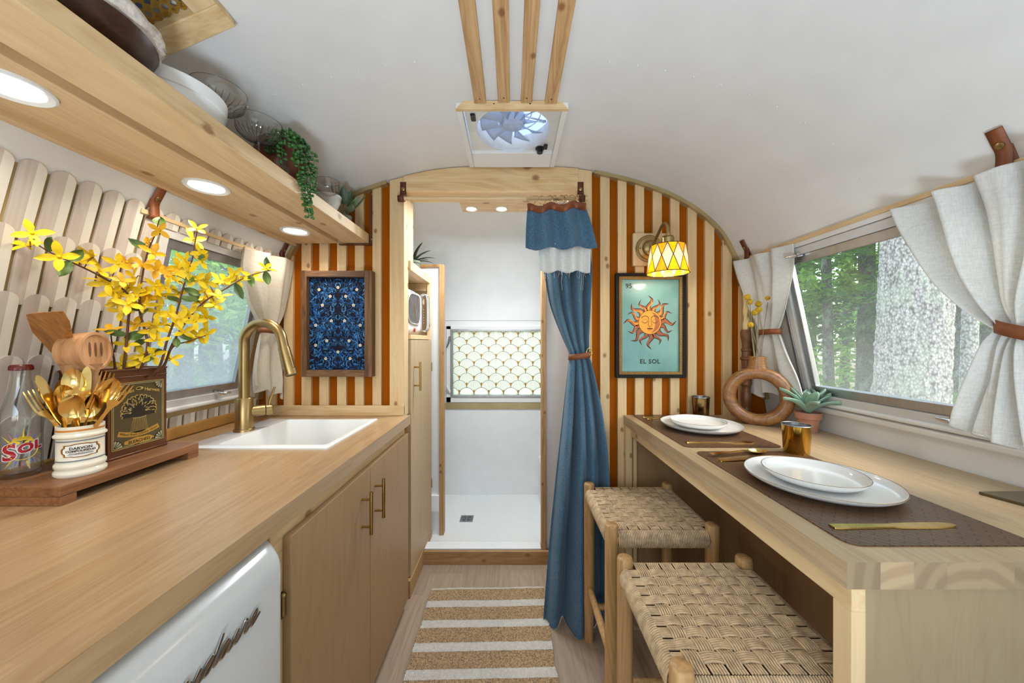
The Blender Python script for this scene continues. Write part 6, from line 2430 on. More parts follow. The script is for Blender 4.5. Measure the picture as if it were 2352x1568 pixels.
drape('window_curtain', 'short warm linen curtain tied back beside the kitchen window',
      edge([(553, 564, 1.012), (549, 618, 1.02), (566, 690, 1.04), (592, 742, 1.05), (597, 757, 1.05), (589, 795, 1.055), (578, 850, 1.06), (577, 892, 1.06)], -1),
      edge([(681, 601, 0.985), (672, 655, 1.0), (657, 715, 1.02), (641, 748, 1.03), (638, 762, 1.03), (646, 800, 1.03), (653, 860, 1.03), (654, 912, 1.03)], -1),
      -1, M_LINEN2, 2.6, 0.010, 0.575, 'tan leather tie', bot=0.02, seed=4)
drape('window_curtain', 'short oat linen curtain tied back behind the ring vase',
      edge([(1692, 600, 1.005), (1706, 650, 1.02), (1728, 710, 1.04), (1745, 750, 1.05), (1748, 764, 1.05), (1741, 800, 1.06), (1730, 860, 1.07), (1727, 908, 1.07)], 1),
      edge([(1817, 559, 1.02), (1819, 610, 1.03), (1806, 690, 1.05), (1789, 746, 1.06), (1786, 761, 1.06), (1796, 790, 1.065), (1822, 850, 1.08), (1840, 905, 1.09)], 1),
      1, M_LINEN, 2.6, 0.010, 0.57, 'tan leather tie', bot=0.02, seed=8)
drape('window_curtain', 'large oat linen curtain gathered by a leather band at the wide window',
      edge([(2079, 478, 1.012), (2110, 545, 1.02), (2165, 635, 1.03), (2232, 702, 1.035), (2288, 742, 1.035), (2304, 760, 1.035), (2280, 800, 1.035), (2240, 900, 1.04), (2214, 985, 1.05)], 1, 0.022),
      [V((0.985, 0.48, 1.572)), V((0.99, 0.49, 1.49)), V((1.0, 0.55, 1.38)), V((1.01, 0.62, 1.28)), V((1.01, 0.648, 1.235)), V((1.01, 0.655, 1.215)), V((1.01, 0.65, 1.17)), V((1.015, 0.62, 1.05)), V((1.025, 0.60, 0.95))],
      1, M_LINEN, 5.0, 0.020, 0.61, 'tan leather tie', nu=110, bot=0.02, seed=3, th=0.0135, tilt=-0.01)

# ------------------------------------------------------------------ denim doorway curtain
dcx = thing('doorway_curtain', 'long blue denim curtain with a white band, tied by a leather strap at the doorway', 'curtain', (0.27, 1.5, 0))
YC = 1.535
ROWS = [(488, 1222, 1340), (530, 1226, 1344), (570, 1236, 1348), (622, 1248, 1353), (700, 1262, 1352), (770, 1288, 1350), (806, 1304, 1351), (820, 1306, 1352), (840, 1304, 1358), (900, 1297, 1370), (980, 1288, 1382), (1100, 1274, 1392), (1250, 1259, 1394), (1360, 1250, 1393), (1428, 1245, 1392)]
Lp = [pY(r[1], r[0], YC - 0.03 * max(0, (r[0] - 850) / 580)) for r in ROWS]
Rp = [pY(r[2], r[0], YC + 0.01 - 0.03 * max(0, (r[0] - 850) / 580)) for r in ROWS]
Lc, Rc = catmull(Lp, 6), catmull(Rp, 6)
NRW = len(Lc)
ZTIE = CZ - (815 - CY) / F_PX * YC


def denim_fn(u, v, out_=0.0):
    i = min(int(v * (NRW - 1)), NRW - 2)
    f_ = v * (NRW - 1) - i
    a, b = Lc[i].lerp(Lc[i + 1], f_), Rc[i].lerp(Rc[i + 1], f_)
    p = a.lerp(b, u)
    g_ = min(1, abs(p.z - ZTIE) / 0.35)
    am = 0.012 + 0.020 * g_
    w_ = sin(u * 3.6 * 2 * pi + 0.6 + 0.5 * sin(3 * v)) * am + 0.3 * am * sin(u * 15 + 4 * v)
    p.y += -am * 0.9 + w_ - out_
    p.x += 0.004 * cos(u * 3.6 * 2 * pi + 0.6)
    p.y -= 0.085 * math.exp(-((u - 0.56) / 0.10) ** 2) * max(0, min(1, (ZTIE - p.z) / 1.1)) ** 1.5
    if v > 0.93:
        p.z += (v - 0.93) / 0.07 * (0.004 * sin(u * 3.6 * 2 * pi + 2.0))
    if p.z < 0.006:
        p.z = 0.006
    return p


part('denim_drop', MB().grid(denim_fn, 90, NRW * 2), M_DENIM, dcx, smooth=180, solid=0.0016)
# top tiers
def tier(r0, r1, n_, amp, dy, folds, ph, hem):
    Lt, Rt = [], []
    La = catmull([pY(r[1], r[0], YC - dy) for r in r0], 5)
    Ra = catmull([pY(r[1], r[0], YC - dy) for r in r1], 5)
    k = len(La)

    def fn(u, v):
        i = min(int(v * (k - 1)), k - 2)
        f_ = v * (k - 1) - i
        p = La[i].lerp(La[i + 1], f_).lerp(Ra[i].lerp(Ra[i + 1], f_), u)
        w_ = sin(u * folds * 2 * pi + ph) * amp
        p.y += w_ - amp
        p.z += (1 - v) * 0.012 * sin(u * folds * 2 * pi + ph + 0.5) + v * hem * (sin(u * folds * 2 * pi + ph + 1.2) + 0.3 * NZ.noise(V((u * 30, v, 0))))
        return p
    return MB().grid(fn, 80, k), fn


mbw, _ = tier([(560, 1236), (590, 1237), (626, 1240)], [(560, 1353), (590, 1353), (626, 1352)], 2, 0.016, 0.058, 2.6, 0.2, 0.006)
part('white_band', mbw, M_GAUZE, dcx, smooth=180, solid=0.0014, label='frayed white linen band')
mbt, top_fn = tier([(484, 1211), (530, 1208), (575, 1207)], [(476, 1342), (520, 1356), (570, 1368)], 2, 0.018, 0.082, 2.6, 0.2, 0.006)
part('denim_valance', mbt, M_DENIM, dcx, smooth=180, solid=0.0018)
mb = MB()
mb.grid(lambda u, v: top_fn(u, 0) + V((0, -0.004, 0.016 - 0.030 * v)), 80, 2)
part('leather_header', mb, M_LEATHER, dcx, smooth=180, solid=0.0026)
rnd = random.Random(9)
mb = MB()
for k in range(26):
    u = rnd.random()
    p = pY(1240 + 112 * u, 624, YC - 0.064)
    q = V((p.x + rnd.uniform(-.006, .006), p.y - 0.004, p.z - (0.012 + 0.02 * rnd.random() if k > 2 else 0.08)))
    mb.tube([p + V((0, 0, 0.004)), (p + q) / 2 + V((rnd.uniform(-.006, .006), 0, 0)), q], 0.0005, 4)
part('loose_threads', mb, M_GAUZE, dcx, kind='stuff')
YROD = YP - 0.055
zr = CZ + (784 - 456) / F_PX * YROD
dr_ = thing('doorway_rod', 'round pine rod across the top of the doorway', 'curtain rod', (0, YROD, zr))
part('pole', MB().tube([(pY(912, 0, YROD).x, YROD, zr), (pY(1350, 0, YROD).x, YROD, zr)], 0.0095, 16), M_PINE_X, dr_, smooth=60)
for k, px_ in enumerate((1220, 1245, 1262, 1275, 1290, 1300, 1312, 1330)):
    x = (px_ - CX) / F_PX * YROD
    tl = 0.5 if k % 2 else -0.4
    ax_ = V((cos(tl), sin(tl), 0)) if k not in (0,) else V((0.97, 0.2, 0))
    cr_ = V((x, YROD, zr - 0.008))
    part('curtain_ring', MB().tube([cr_ + ax_ * 0.019 * cos(2 * pi * i / 24) * (0.9 if k else 1) + V((0, 0, 0.019 * sin(2 * pi * i / 24))) + V((0, -0.002 * k, 0)) for i in range(24)], 0.0016, 6, closed=True).tube([cr_ + V((0, 0, -0.019)), cr_ + V((0.002, -0.03, -0.034))], 0.0012, 5), metal('pale_gold_wire', (214, 188, 128), 0.25), dcx, smooth=60)
for i, (px_, lab) in enumerate(((922, 'brown leather strap holding the doorway rod beside the tall cabinet'), (1336, 'brown leather strap holding the doorway rod above the denim curtain'))):
    x = (px_ - CX) / F_PX * YROD
    o = thing('doorway_strap', lab, 'strap', (x, YROD, zr), 'leather straps of the doorway rod')
    yf = YP - 0.029
    path = [V((x, yf, zr + 0.085)), V((x, yf - 0.001, zr + 0.045)), V((x, yf - 0.006, zr + 0.022)), V((x, YROD - 0.006, zr + 0.012)), V((x, YROD - 0.013, zr)), V((x, YROD - 0.004, zr - 0.013)), V((x, YROD + 0.010, zr - 0.008)), V((x, yf + 0.0015, zr + 0.018)), V((x, yf + 0.0015, zr + 0.04))]
    cvp = catmull(path, 5)
    vs = []
    for p in cvp:
        vs += [p - V((0.0135, 0, 0)), p + V((0.0135, 0, 0))]
    part('leather', MB().add(vs, [(2 * i_2, 2 * i_2 + 1, 2 * i_2 + 3, 2 * i_2 + 2) for i_2 in range(len(cvp) - 1)]), M_LEATHER_D, o, solid=0.003, smooth=60)
    part('rivet', MB().lathe([(0.008, 0), (0.008, 0.002), (0.005, 0.004), (0.001, 0.004)], (x, yf - 0.003, zr + 0.052), 16, mat=rotY), M_BRASS, o, smooth=40)
# tie
c_ = pY(1331, 817, YC - 0.014)
vs = []
hw_, hd_ = 0.0475, 0.036
for i in range(32):
    a = 2 * pi * i / 32
    p = c_ + V((hw_ * cos(a), hd_ * sin(a), 0.006 * cos(a)))
    vs += [p + V((0, 0, 0.0125)), p - V((0, 0, 0.0125))]
part('tie_band', MB().add(vs, [(2 * i, 2 * i + 1, (2 * i + 3) % 64, (2 * i + 2) % 64) for i in range(32)]), M_LEATHER, dcx, solid=0.003, smooth=60)
rc = pY(1353, 810, YC - 0.03)
part('tie_ring', MB().tube([rc + V((0.013 * cos(2 * pi * i / 24), 0.006 * cos(2 * pi * i / 24), 0.02 * sin(2 * pi * i / 24))) for i in range(24)], 0.0022, 8, closed=True).tube([rc + V((-0.008 + 0.010 * cos(2 * pi * i / 20), -0.004, -0.008 + 0.010 * sin(2 * pi * i / 20))) for i in range(20)], 0.0018, 8, closed=True), M_GOLD, dcx, smooth=60)

# ================================================================== DINING TABLE
XTF, XTB = 0.507, 1.166
YT0, YT1 = 0.527, 1.584
tb = thing('dining_table', 'pale butcher-block table along the wall under the wide window', 'table', (0.84, 1.05, 0))
rows = 13
sw = (XTB - XTF) / rows
rnd = random.Random(23)
for i in range(rows):
    x0 = XTF + i * sw
    y = YT0
    first = True
    while y < YT1 - 1e-6:
        y1 = min(y + (0.35 + rnd.random() * 0.6), YT1)
        if YT1 - y1 < 0.12:
            y1 = YT1
        mb = MB().box(x0, x0 + sw, y, y1, ZC - 0.041, ZC)
        if first:
            mb.mi[2] = 1
        part('stave', mb, [M_TABLE, M_TABLE_END], tb)
        first = False
        y = y1
bx('apron', M_PINE_Y, tb, 0.530, 0.552, YT0 + 0.016, YT1, ZC - 0.088, ZC - 0.0405)
bx('end_panel', wood('table_end_ply', (156, 136, 105), (140, 118, 88), 'Z', 60, 6, 0.48, contrast=0.7, var=0.03), tb, 0.553, 1.155, YT0 + 0.018, YT0 + 0.036, 0.0, ZC - 0.0415)
bx('end_stile', M_PINE, tb, 0.531, 0.5535, YT0 + 0.0175, YT0 + 0.05, 0.0, ZC - 0.088)
bx('wall_panel', M_BIRCH, tb, 0.535, 0.93, YT1 - 0.022, YT1 - 0.006, 0.0, ZC - 0.0415)
bx('wall_stile', M_PINE, tb, 0.508, 0.536, YT1 - 0.03, YT1, 0.0, ZC - 0.0415)
bx('wall_stile', M_PINE, tb, 0.541, 0.556, YT1 - 0.034, YT1 - 0.02, 0.0, ZC - 0.0885)
bx('back_panel', M_BIRCH, tb, 0.93, 0.945, YT0 + 0.036, YT1 - 0.006, 0.0, ZC - 0.0415)

# ------------------------------------------------------------------ woven stools
def make_stool(Y0_, Y1_, X0_, X1_, label):
    HS = 0.63
    o = thing('woven_stool', label, 'stool', ((X0_ + X1_) / 2, (Y0_ + Y1_) / 2, 0), 'woven cord stools at the table')
    r = 0.0205
    legs = [(X0_, Y0_), (X0_, Y1_), (X1_, Y0_), (X1_, Y1_)]
    for x, y in legs:
        part('leg', MB().lathe([(r * 0.86, 0), (r * 0.88, 0.004), (r, 0.2), (r, HS - 0.005), (r * 0.93, HS), (r * 0.8, HS + 0.002)], (x, y, 0), 20), M_STOOLW, o, smooth=40)
    zr_ = HS - 0.0435
    rr = 0.0165
    for a, b in (((X0_, Y0_), (X1_, Y0_)), ((X0_, Y1_), (X1_, Y1_)), ((X0_, Y0_), (X0_, Y1_)), ((X1_, Y0_), (X1_, Y1_))):
        part('seat_rail', MB().tube([(a[0], a[1], zr_), (b[0], b[1], zr_)], rr, 10), M_STOOLW, o, smooth=60)
    for a, b, z in (((X0_, Y0_), (X0_, Y1_), 0.215), ((X1_, Y0_), (X1_, Y1_), 0.215), ((X0_, Y1_), (X1_, Y1_), 0.135), ((X0_, Y0_), (X1_, Y0_), 0.135)):
        va, vb = V((*a, z)), V((*b, z))
        d = (vb - va).normalized() * 0.012
        part('stretcher', MB().tube([va + d, va + d * 3, (va + vb) / 2, vb - d * 3, vb - d], [0.0095, 0.012, 0.0135, 0.012, 0.0095], 12), M_STOOLW, o, smooth=60)
    # cord: wraps round the four rails, and bands of five cords woven over and under
    cr = 0.0026
    RW = rr + cr * 0.9
    RH2 = 0.0255
    wrap = MB()

    def halfwrap(c_, axis, sgn):
        """cord from the seat top, round the outside of a rail and under it"""
        pts = []
        for i in range(9):
            a = pi / 2 - pi * 1.05 * i / 8
            off = cos(a) * RW
            pts.append(V(c_) + (V((sgn * off, 0, 0)) if axis == 'x' else V((0, sgn * off, 0))) + V((0, 0, sin(a) * RH2)))
        return pts
    pitch = 0.0052
    n1 = int((X1_ - X0_ - 2 * r) / pitch)
    n2 = int((Y1_ - Y0_ - 2 * r) / pitch)
    for i in range(n1 + 1):
        x = X0_ + r + (X1_ - X0_ - 2 * r) * i / n1
        for y, s_ in ((Y0_, -1), (Y1_, 1)):
            wrap.tube(halfwrap((x, y, zr_), 'y', s_), cr, 5, cap=False)
    for i in range(n2 + 1):
        y = Y0_ + r + (Y1_ - Y0_ - 2 * r) * i / n2
        for x, s_ in ((X0_, -1), (X1_, 1)):
            wrap.tube(halfwrap((x, y, zr_), 'x', s_), cr, 5, cap=False)
    part('rail_wrapping', wrap, M_CORD, o, smooth=180, kind='stuff')
    band = MB()
    NBX, NBY = 8, 9          # bands along the trailer, bands across it
    top = zr_ + RH2
    px_ = (X1_ - X0_ - 2 * r) / NBX
    py_ = (Y1_ - Y0_ - 2 * r) / NBY

    def wave(t_, k, n_):
        return sin(pi * (t_ * n_ + k))
    for b in range(NBX):
        for c_ in range(6):
            x = X0_ + r + px_ * (b + 0.5) + (c_ - 2.5) * 0.0052
            pts = []
            m_ = NBY * 4
            for i in range(m_ + 1):
                t_ = i / m_
                y = Y0_ + (Y1_ - Y0_) * t_
                tt_ = (y - Y0_ - r) / (Y1_ - Y0_ - 2 * r)
                w_ = wave(max(0, min(1, tt_)), b, NBY) if 0 < tt_ < 1 else 0
                pts.append((x, y, top + 0.0034 * w_ + 0.0010 - 0.004 * sin(pi * t_)))
            band.tube(pts, cr, 5, cap=False)
    for b in range(NBY):
        for c_ in range(5):
            y = Y0_ + r + py_ * (b + 0.5) + (c_ - 2) * 0.0049
            pts = []
            m_ = NBX * 4
            for i in range(m_ + 1):
                t_ = i / m_
                x = X0_ + (X1_ - X0_) * t_
                tt_ = (x - X0_ - r) / (X1_ - X0_ - 2 * r)
                w_ = -wave(max(0, min(1, tt_)), b, NBX) if 0 < tt_ < 1 else 0
                pts.append((x, y, top + 0.0034 * w_ + 0.0010 - 0.004 * sin(pi * (y - Y0_) / (Y1_ - Y0_))))
            band.tube(pts, cr, 5, cap=False)
    part('woven_seat', band, M_CORD, o, smooth=180, kind='stuff')
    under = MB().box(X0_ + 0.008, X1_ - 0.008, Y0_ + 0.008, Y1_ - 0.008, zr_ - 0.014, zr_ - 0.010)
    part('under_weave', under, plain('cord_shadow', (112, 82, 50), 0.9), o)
    return o


make_stool(1.085, 1.40, 0.310, 0.624, 'woven cord stool standing beside the denim curtain')
make_stool(0.612, 0.919, 0.298, 0.612, 'woven cord stool tucked under the near end of the table')

# ------------------------------------------------------------------ rug
rg = MB()
XR0, XR1, YR0_, YR1_ = -0.388, 0.155, 0.72, 1.682
bounds = []
y = 1.668
seq = [('w', 0.014)]
bands = [(1.682, 1.672, 1)]
y = 1.672
while y > YR0_:
    y2 = y - 0.072
    bands.append((y, max(y2, YR0_), 0))
    y = y2
    y2 = y - 0.040
    bands.append((y, max(y2, YR0_), 1))
    y = y2
NXR = 288
for (ya, yb_, mi) in bands:
    ny = max(3, 3 * int(round((ya - yb_) / 0.0056)))

    def rf(u, v, ya=ya, yb_=yb_, mi=mi, ny=ny):
        y_ = ya + (yb_ - ya) * v
        e = 0.006 * NZ.noise(V((0, y_ * 14, 3))) + 0.003 * NZ.noise(V((9, y_ * 70, 3)))
        x_ = XR0 + (XR1 - XR0) * u
        if u < 0.5:
            x_ += e * (1 - 2 * u)
        else:
            x_ += (0.008 * NZ.noise(V((5, y_ * 12, 1)))) * (2 * u - 1)
        j = round(v * ny)
        i = round(u * NXR)
        row_ = j // 3
        h = 0.0034 * max(0, sin(pi * ((i + 2 * (row_ % 2)) % 4) / 4)) * (0.35 if j % 3 == 0 else 1.0) + 0.0016 * NZ.noise(V((x_ * 60, y_ * 60, mi * 5)))
        return (x_ + 0.012 * (1.68 - y_), y_ + 0.012 * u * (1 if mi == 0 else 1) + 0.003 * NZ.noise(V((x_ * 6, y_ * 3, 0))), 0.0075 + h)
    rg.grid(rf, NXR, ny, mi=mi)
k = len(rg.v)
mats_r = [plain('jute_yarn', (160, 134, 102), 0.95, var=0.34, vscale=170), plain('white_cotton_yarn', (206, 200, 190), 0.95, var=0.05, vscale=90)]
rug = thing('striped_rug', 'woven jute rug with white stripes on the aisle floor', 'rug', (-0.1, 1.0, 0))
part('weave', rg, mats_r, rug, smooth=None)
part('backing', MB().box(XR0 + 0.02, XR1 - 0.005, YR0_ + 0.01, YR1_ - 0.008, 0.0, 0.007), mats_r[0], rug)

# ================================================================== ON THE TABLE
t = NT('embossed_brown_vinyl')
vec = t.coords((1, 1, 1), rand=False)
br = t.n('TexBrick')
br.offset = 0.5
br.inputs['Scale'].default_value = 26
br.inputs['Mortar Size'].default_value = 0.035
br.inputs['Brick Width'].default_value = 0.9
br.inputs['Row Height'].default_value = 0.28
mp = t.n('Mapping')
mp.inputs['Rotation'].default_value = (0, 0, radians(45))
t.l(vec, mp.inputs[0])
t.l(mp.outputs[0], br.inputs['Vector'])
n1 = t.noise(t.coords((60, 60, 60), rand=False), 1.0, 3)
colr = t.mix(br.outputs['Fac'], t.ramp(n1, [(0.3, rgba((86, 58, 36))), (0.7, rgba((104, 74, 48)))]), rgba((60, 40, 25)))
t.bsdf(colr, 0.42, 0, 0.5, t.math('SUBTRACT', 1.0, br.outputs['Fac']), 0.35, 0.0008)
M_MAT = t.m


def slab(pts2, z0, z1):
    return MB().prism([(x, y, z0) for x, y in pts2], (0, 0, z1 - z0))


MATZ = ZC + 0.0022
single('placemat', slab(rrect(0.545, 0.856, 1.094, 1.578, 0.022), ZC, MATZ), M_MAT, 'brown embossed placemat on the table beside the striped partition', 'placemat', 'embossed brown placemats')
single('placemat', slab(rrect(0.551, 0.866, 0.567, 1.054, 0.022), ZC, MATZ), M_MAT, 'brown embossed placemat on the table at its open end', 'placemat', 'embossed brown placemats')
a = V((1.02, 0.762))
d1_ = V((1, 0.02)).normalized()
d2_ = V((0.30, -1)).normalized()
fp = [a, a + d1_ * 0.135, a + d1_ * 0.135 + d2_ * 0.18, a + d2_ * 0.34 * 0.62]
lf = thing('leather_folder', 'dark olive-brown folder lying on the table by the wall', 'folder', (a.x, a.y, ZC))
part('cover', MB().prism([(p.x, p.y, ZC) for p in reversed(fp)], (0, 0, 0.007)), plain('olive_leather', (84, 70, 44), 0.3, bumps=0.1, bscale=200), lf, bevel=0.002)
part('stitching', MB().strip([(p.x * 0.5 + (sum((q.x for q in fp)) / 4) * 0.5, p.y * 0.5 + (sum((q.y for q in fp)) / 4) * 0.5, ZC + 0.0074) for p in fp + fp[:1]], 0.001, (0, 0, 1)), plain('dark_stitch', (54, 44, 28), 0.6), lf)
M_GRIM = metal('gold_rim_line', (150, 118, 66), 0.3)


def plate(label, x, y, z, r, hgt, group):
    o = thing('dinner_plate' if r > 0.12 else 'side_bowl', label, 'plate' if r > 0.12 else 'bowl', (x, y, z), group)
    if r > 0.12:
        prof = [(r * 0.60, 0), (r * 0.62, 0.003), (r * 0.90, hgt * 0.42), (r * 0.985, hgt * 0.80), (r, hgt), (r * 0.985, hgt + 0.0006), (r * 0.955, hgt * 0.72), (r * 0.86, hgt * 0.42), (r * 0.6, 0.0052), (0.002, 0.005)]
    else:
        prof = [(r * 0.55, 0), (r * 0.57, 0.003), (r * 0.86, hgt * 0.30), (r * 0.97, hgt * 0.70), (r, hgt), (r * 0.98, hgt + 0.0006), (r * 0.94, hgt * 0.66), (r * 0.82, hgt * 0.36), (r * 0.5, 0.0065), (0.002, 0.006)]
    part('dish', MB().lathe(prof, (x, y, z), 64), M_PORCELAIN, o, smooth=50)
    part('gold_rim', MB().tube([(x + r * 0.994 * cos(2 * pi * i / 72), y + r * 0.994 * sin(2 * pi * i / 72), z + hgt + 0.0003) for i in range(72)], 0.0007, 5, closed=True), M_GRIM, o, smooth=180)


PX1, PY1, PX2, PY2 = 0.722, 1.335, 0.706, 0.806
plate('large white gold-rimmed plate on the placemat beside the striped partition', PX1, PY1, MATZ, 0.142, 0.021, 'gold-rimmed dinner plates')
plate('large white gold-rimmed plate on the placemat at the open end of the table', PX2, PY2, MATZ, 0.142, 0.021, 'gold-rimmed dinner plates')
plate('small white gold-rimmed bowl on the plate beside the striped partition', PX1 - 0.004, PY1 + 0.012, MATZ + 0.006, 0.099, 0.023, 'gold-rimmed bowls on the plates')
plate('small white gold-rimmed bowl on the plate at the open end of the table', PX2, PY2 + 0.012, MATZ + 0.006, 0.099, 0.023, 'gold-rimmed bowls on the plates')


def cup(label, x, y, rt_, rb_, h, mat):
    o = thing('metal_cup', label, 'cup', (x, y, ZC), 'metal tumblers on the table')
    part('wall', MB().lathe([(rb_, 0), (rb_ + 0.001, 0.002), (rt_, h - 0.003), (rt_ - 0.0012, h - 0.003), (rb_ - 0.001, 0.004), (0.002, 0.004)], (x, y, ZC), 44), mat, o, smooth=50)
    part('lip', MB().tube([(x + rt_ * cos(2 * pi * i / 44), y + rt_ * sin(2 * pi * i / 44), ZC + h - 0.002) for i in range(44)], 0.0017, 8, closed=True), M_STEELC, o, smooth=180)
    part('lining', MB().lathe([(rt_ - 0.0018, h - 0.004), (rb_ - 0.0018, 0.006), (0.002, 0.0055)], (x, y, ZC), 44, cap0=False), M_STEELC, o, smooth=60)


M_STEELC = metal('cup_steel', (172, 174, 178), 0.25)
cup('gold metal cup beside the potted succulent', 0.853, 1.045, 0.0365, 0.031, 0.087, metal('cup_gold', (198, 152, 66), 0.16))
cup('antique brass cup standing against the striped partition', 0.832, 1.535, 0.036, 0.030, 0.092, metal('cup_brass', (150, 126, 84), 0.2))


def lay_flat(kind, x, y, ang, label, group, dz=0.0):
    m_ = M.Translation((x, y, MATZ + 0.0005 + dz)) @ M.Rotation(ang, 4, 'Z')
    o = part(kind, {'fork': ME_FORK2, 'table_knife': ME_KNIFE2, 'spoon': ME_SPOON2}[kind], None, None, world=m_)
    tag(o, label, {'fork': 'fork', 'table_knife': 'knife', 'spoon': 'spoon'}[kind], group)


M_GOLD2 = metal('satin_gold', (206, 168, 96), 0.2)
ME_FORK2 = make_fork().mesh('fork', [M_GOLD2], 40)
ME_KNIFE2 = make_knife().mesh('table_knife', [M_GOLD2], 40)
ME_SPOON2 = make_spoon().mesh('spoon', [M_GOLD], 60)
lay_flat('table_knife', 0.571, 0.622, 0.02, 'gold knife lying on the placemat at the open end of the table', 'cutlery laid on the table')
lay_flat('table_knife', 0.572, 1.143, 0.0, 'gold knife lying on the placemat beside the striped partition', 'cutlery laid on the table')
lay_flat('fork', 0.575, 0.965, 0.06, 'gold fork half under the plate at the open end of the table', 'cutlery laid on the table')
lay_flat('spoon', 0.574, 1.005, 0.19, 'gold spoon lying beside the plate at the open end of the table', 'cutlery laid on the table', 0.006)
lay_flat('fork', 0.573, 1.525, 0.05, 'gold fork behind the plate beside the striped partition', 'cutlery laid on the table')
lay_flat('fork', 0.578, 1.492, 0.02, 'second gold fork half under the plate beside the striped partition', 'cutlery laid on the table')

# ------------------------------------------------------------------ ring vase with dried billy buttons
vc = V((0.990, 1.405, ZC))
va = atan2(vc.x, vc.y)
tg = V((cos(va), -sin(va), 0))            # across the line of sight
dp = V((sin(va), cos(va), 0))
M_VASE = wood('mango_wood', (156, 106, 58), (98, 60, 28), 'X', 16, 9, 0.35, var=0.02, coat=0.3, contrast=1.2)
vs_ = thing('ring_vase', 'round mango wood vase with an open centre', 'vase', vc)
Ro, Ri = 0.121, 0.072
cz = 0.113


def ringv(u, v):
    a = 2 * pi * u
    th = 2 * pi * v
    rad = (Ro + Ri) / 2 + (Ro - Ri) / 2 * (abs(cos(th)) ** 0.7) * (1 if cos(th) > 0 else -1)
    dep = 0.029 * (abs(sin(th)) ** 0.7) * (1 if sin(th) > 0 else -1)
    x = rad * sin(a)
    z = cz + rad * cos(a) * 0.98
    if z < 0.004:
        z = 0.0
    p = vc + tg * x + dp * dep
    p.z = ZC + z
    return p


part('ring', MB().grid(ringv, 64, 18, cu=True, cv=True), M_VASE, vs_, smooth=60)
mb = MB()
ncz = [(0.050, 0.205, 1.0), (0.038, 0.220, .9), (0.031, 0.236, .85), (0.029, 0.256, .85), (0.030, 0.274, .85), (0.026, 0.274, .8), (0.022, 0.25, .8)]
vsn = []
for (r_, z_, dq) in ncz:
    for j in range(24):
        a_ = 2 * pi * j / 24
        p = vc + tg * r_ * cos(a_) + dp * (min(r_, 0.026) * sin(a_))
        p.z = ZC + z_
        vsn.append(p)
mb.add(vsn, [(i * 24 + j, i * 24 + (j + 1) % 24, (i + 1) * 24 + (j + 1) % 24, (i + 1) * 24 + j) for i in range(len(ncz) - 1) for j in range(24)])
part('neck', mb, M_VASE, vs_, smooth=60)
M_BB = plain('billy_button_yellow', (196, 156, 28), 0.85, var=0.2, vscale=200, bumps=0.8, bscale=700)
M_DS = plain('dry_stalk', (150, 140, 112), 0.7, var=0.15)
mouth = vc + V((0, 0, 0.262))
BBT = ((1717, 682, 'dried yellow billy button beside the twisted candle, highest of its pair'), (1722, 693, 'dried yellow billy button tucked under the highest one by the candle'), (1742, 698, 'dried yellow billy button at the top of the middle cluster'),
       (1743, 711, 'dried yellow billy button in the middle of the cluster'), (1733, 718, 'dried yellow billy button lowest in the middle cluster'), (1765, 684, 'dried yellow billy button standing apart before the linen curtain'), (1724, 746, 'dried yellow billy button on the shortest stalk'))
for k, (x, y, lab) in enumerate(BBT):
    c = pY(x, y, 1.40 + 0.008 * (k % 3) - 0.01)
    o = thing('billy_button', lab, 'dried flower', tuple(mouth), 'dried billy buttons in the ring vase')
    mid = (c + mouth) / 2 + V((0.002 * (k - 3), 0, 0.004))
    q = mouth + V((0.004 * (k - 3), 0.003 * (k % 2), 0))
    part('stalk', MB().tube(catmull([q + V((0, 0, -0.03)), q, mid, c], 5), 0.0011, 6), M_DS, o, smooth=60)
    part('flower_head', MB().grid(lambda u, v, c=c: c + (lambda a, p: V((cos(a) * sin(p), sin(a) * sin(p), -cos(p))) * 0.0115 * (1 + 0.07 * NZ.noise(V((cos(a) * sin(p), sin(a) * sin(p), cos(p))) * 9)))(2 * pi * u, pi * (0.02 + 0.96 * v)), 16, 10, cu=True), M_BB, o, smooth=180)

# ------------------------------------------------------------------ candlestick with twisted candle
cs_ = V((1.032, 1.535, ZC))
cst = thing('candlestick', 'turned walnut candlestick with a twisted cream candle behind the ring vase', 'candlestick', cs_)
part('stick', MB().lathe([(0.040, 0), (0.041, 0.008), (0.034, 0.014), (0.024, 0.02), (0.016, 0.03), (0.014, 0.05), (0.018, 0.06), (0.0205, 0.08), (0.0205, 0.10), (0.014, 0.13), (0.017, 0.14), (0.0215, 0.145), (0.0215, 0.155), (0.015, 0.165), (0.0165, 0.22), (0.0175, 0.25), (0.0235, 0.256), (0.0235, 0.262), (0.0165, 0.268), (0.0165, 0.29), (0.0195, 0.294), (0.0195, 0.30), (0.015, 0.305), (0.016, 0.33), (0.0225, 0.36), (0.0225, 0.378), (0.0185, 0.386), (0.012, 0.386)], cs_, 32),
     wood('walnut_turned', (126, 82, 50), (78, 46, 26), 'Z', 50, 10, 0.4), cst, smooth=35)
mb = MB()
vsn = []
for i in range(50):
    z_ = 0.384 + 0.225 * i / 49
    for j in range(20):
        a_ = 2 * pi * j / 20
        r_ = 0.0112 + 0.0016 * cos(3 * a_ - i * 0.42)
        vsn.append(cs_ + V((r_ * cos(a_), r_ * sin(a_), z_)))
mb.add(vsn, [(i * 20 + j, i * 20 + (j + 1) % 20, (i + 1) * 20 + (j + 1) % 20, (i + 1) * 20 + j) for i in range(49) for j in range(20)] + [tuple(range(49 * 20, 50 * 20))])
part('candle', mb, plain('cream_wax', (226, 202, 150), 0.5, var=0.04), cst, smooth=180)
part('wick', MB().tube([cs_ + V((0, 0, 0.606)), cs_ + V((0.001, 0, 0.618))], 0.0009, 5), M_BLACK, cst)

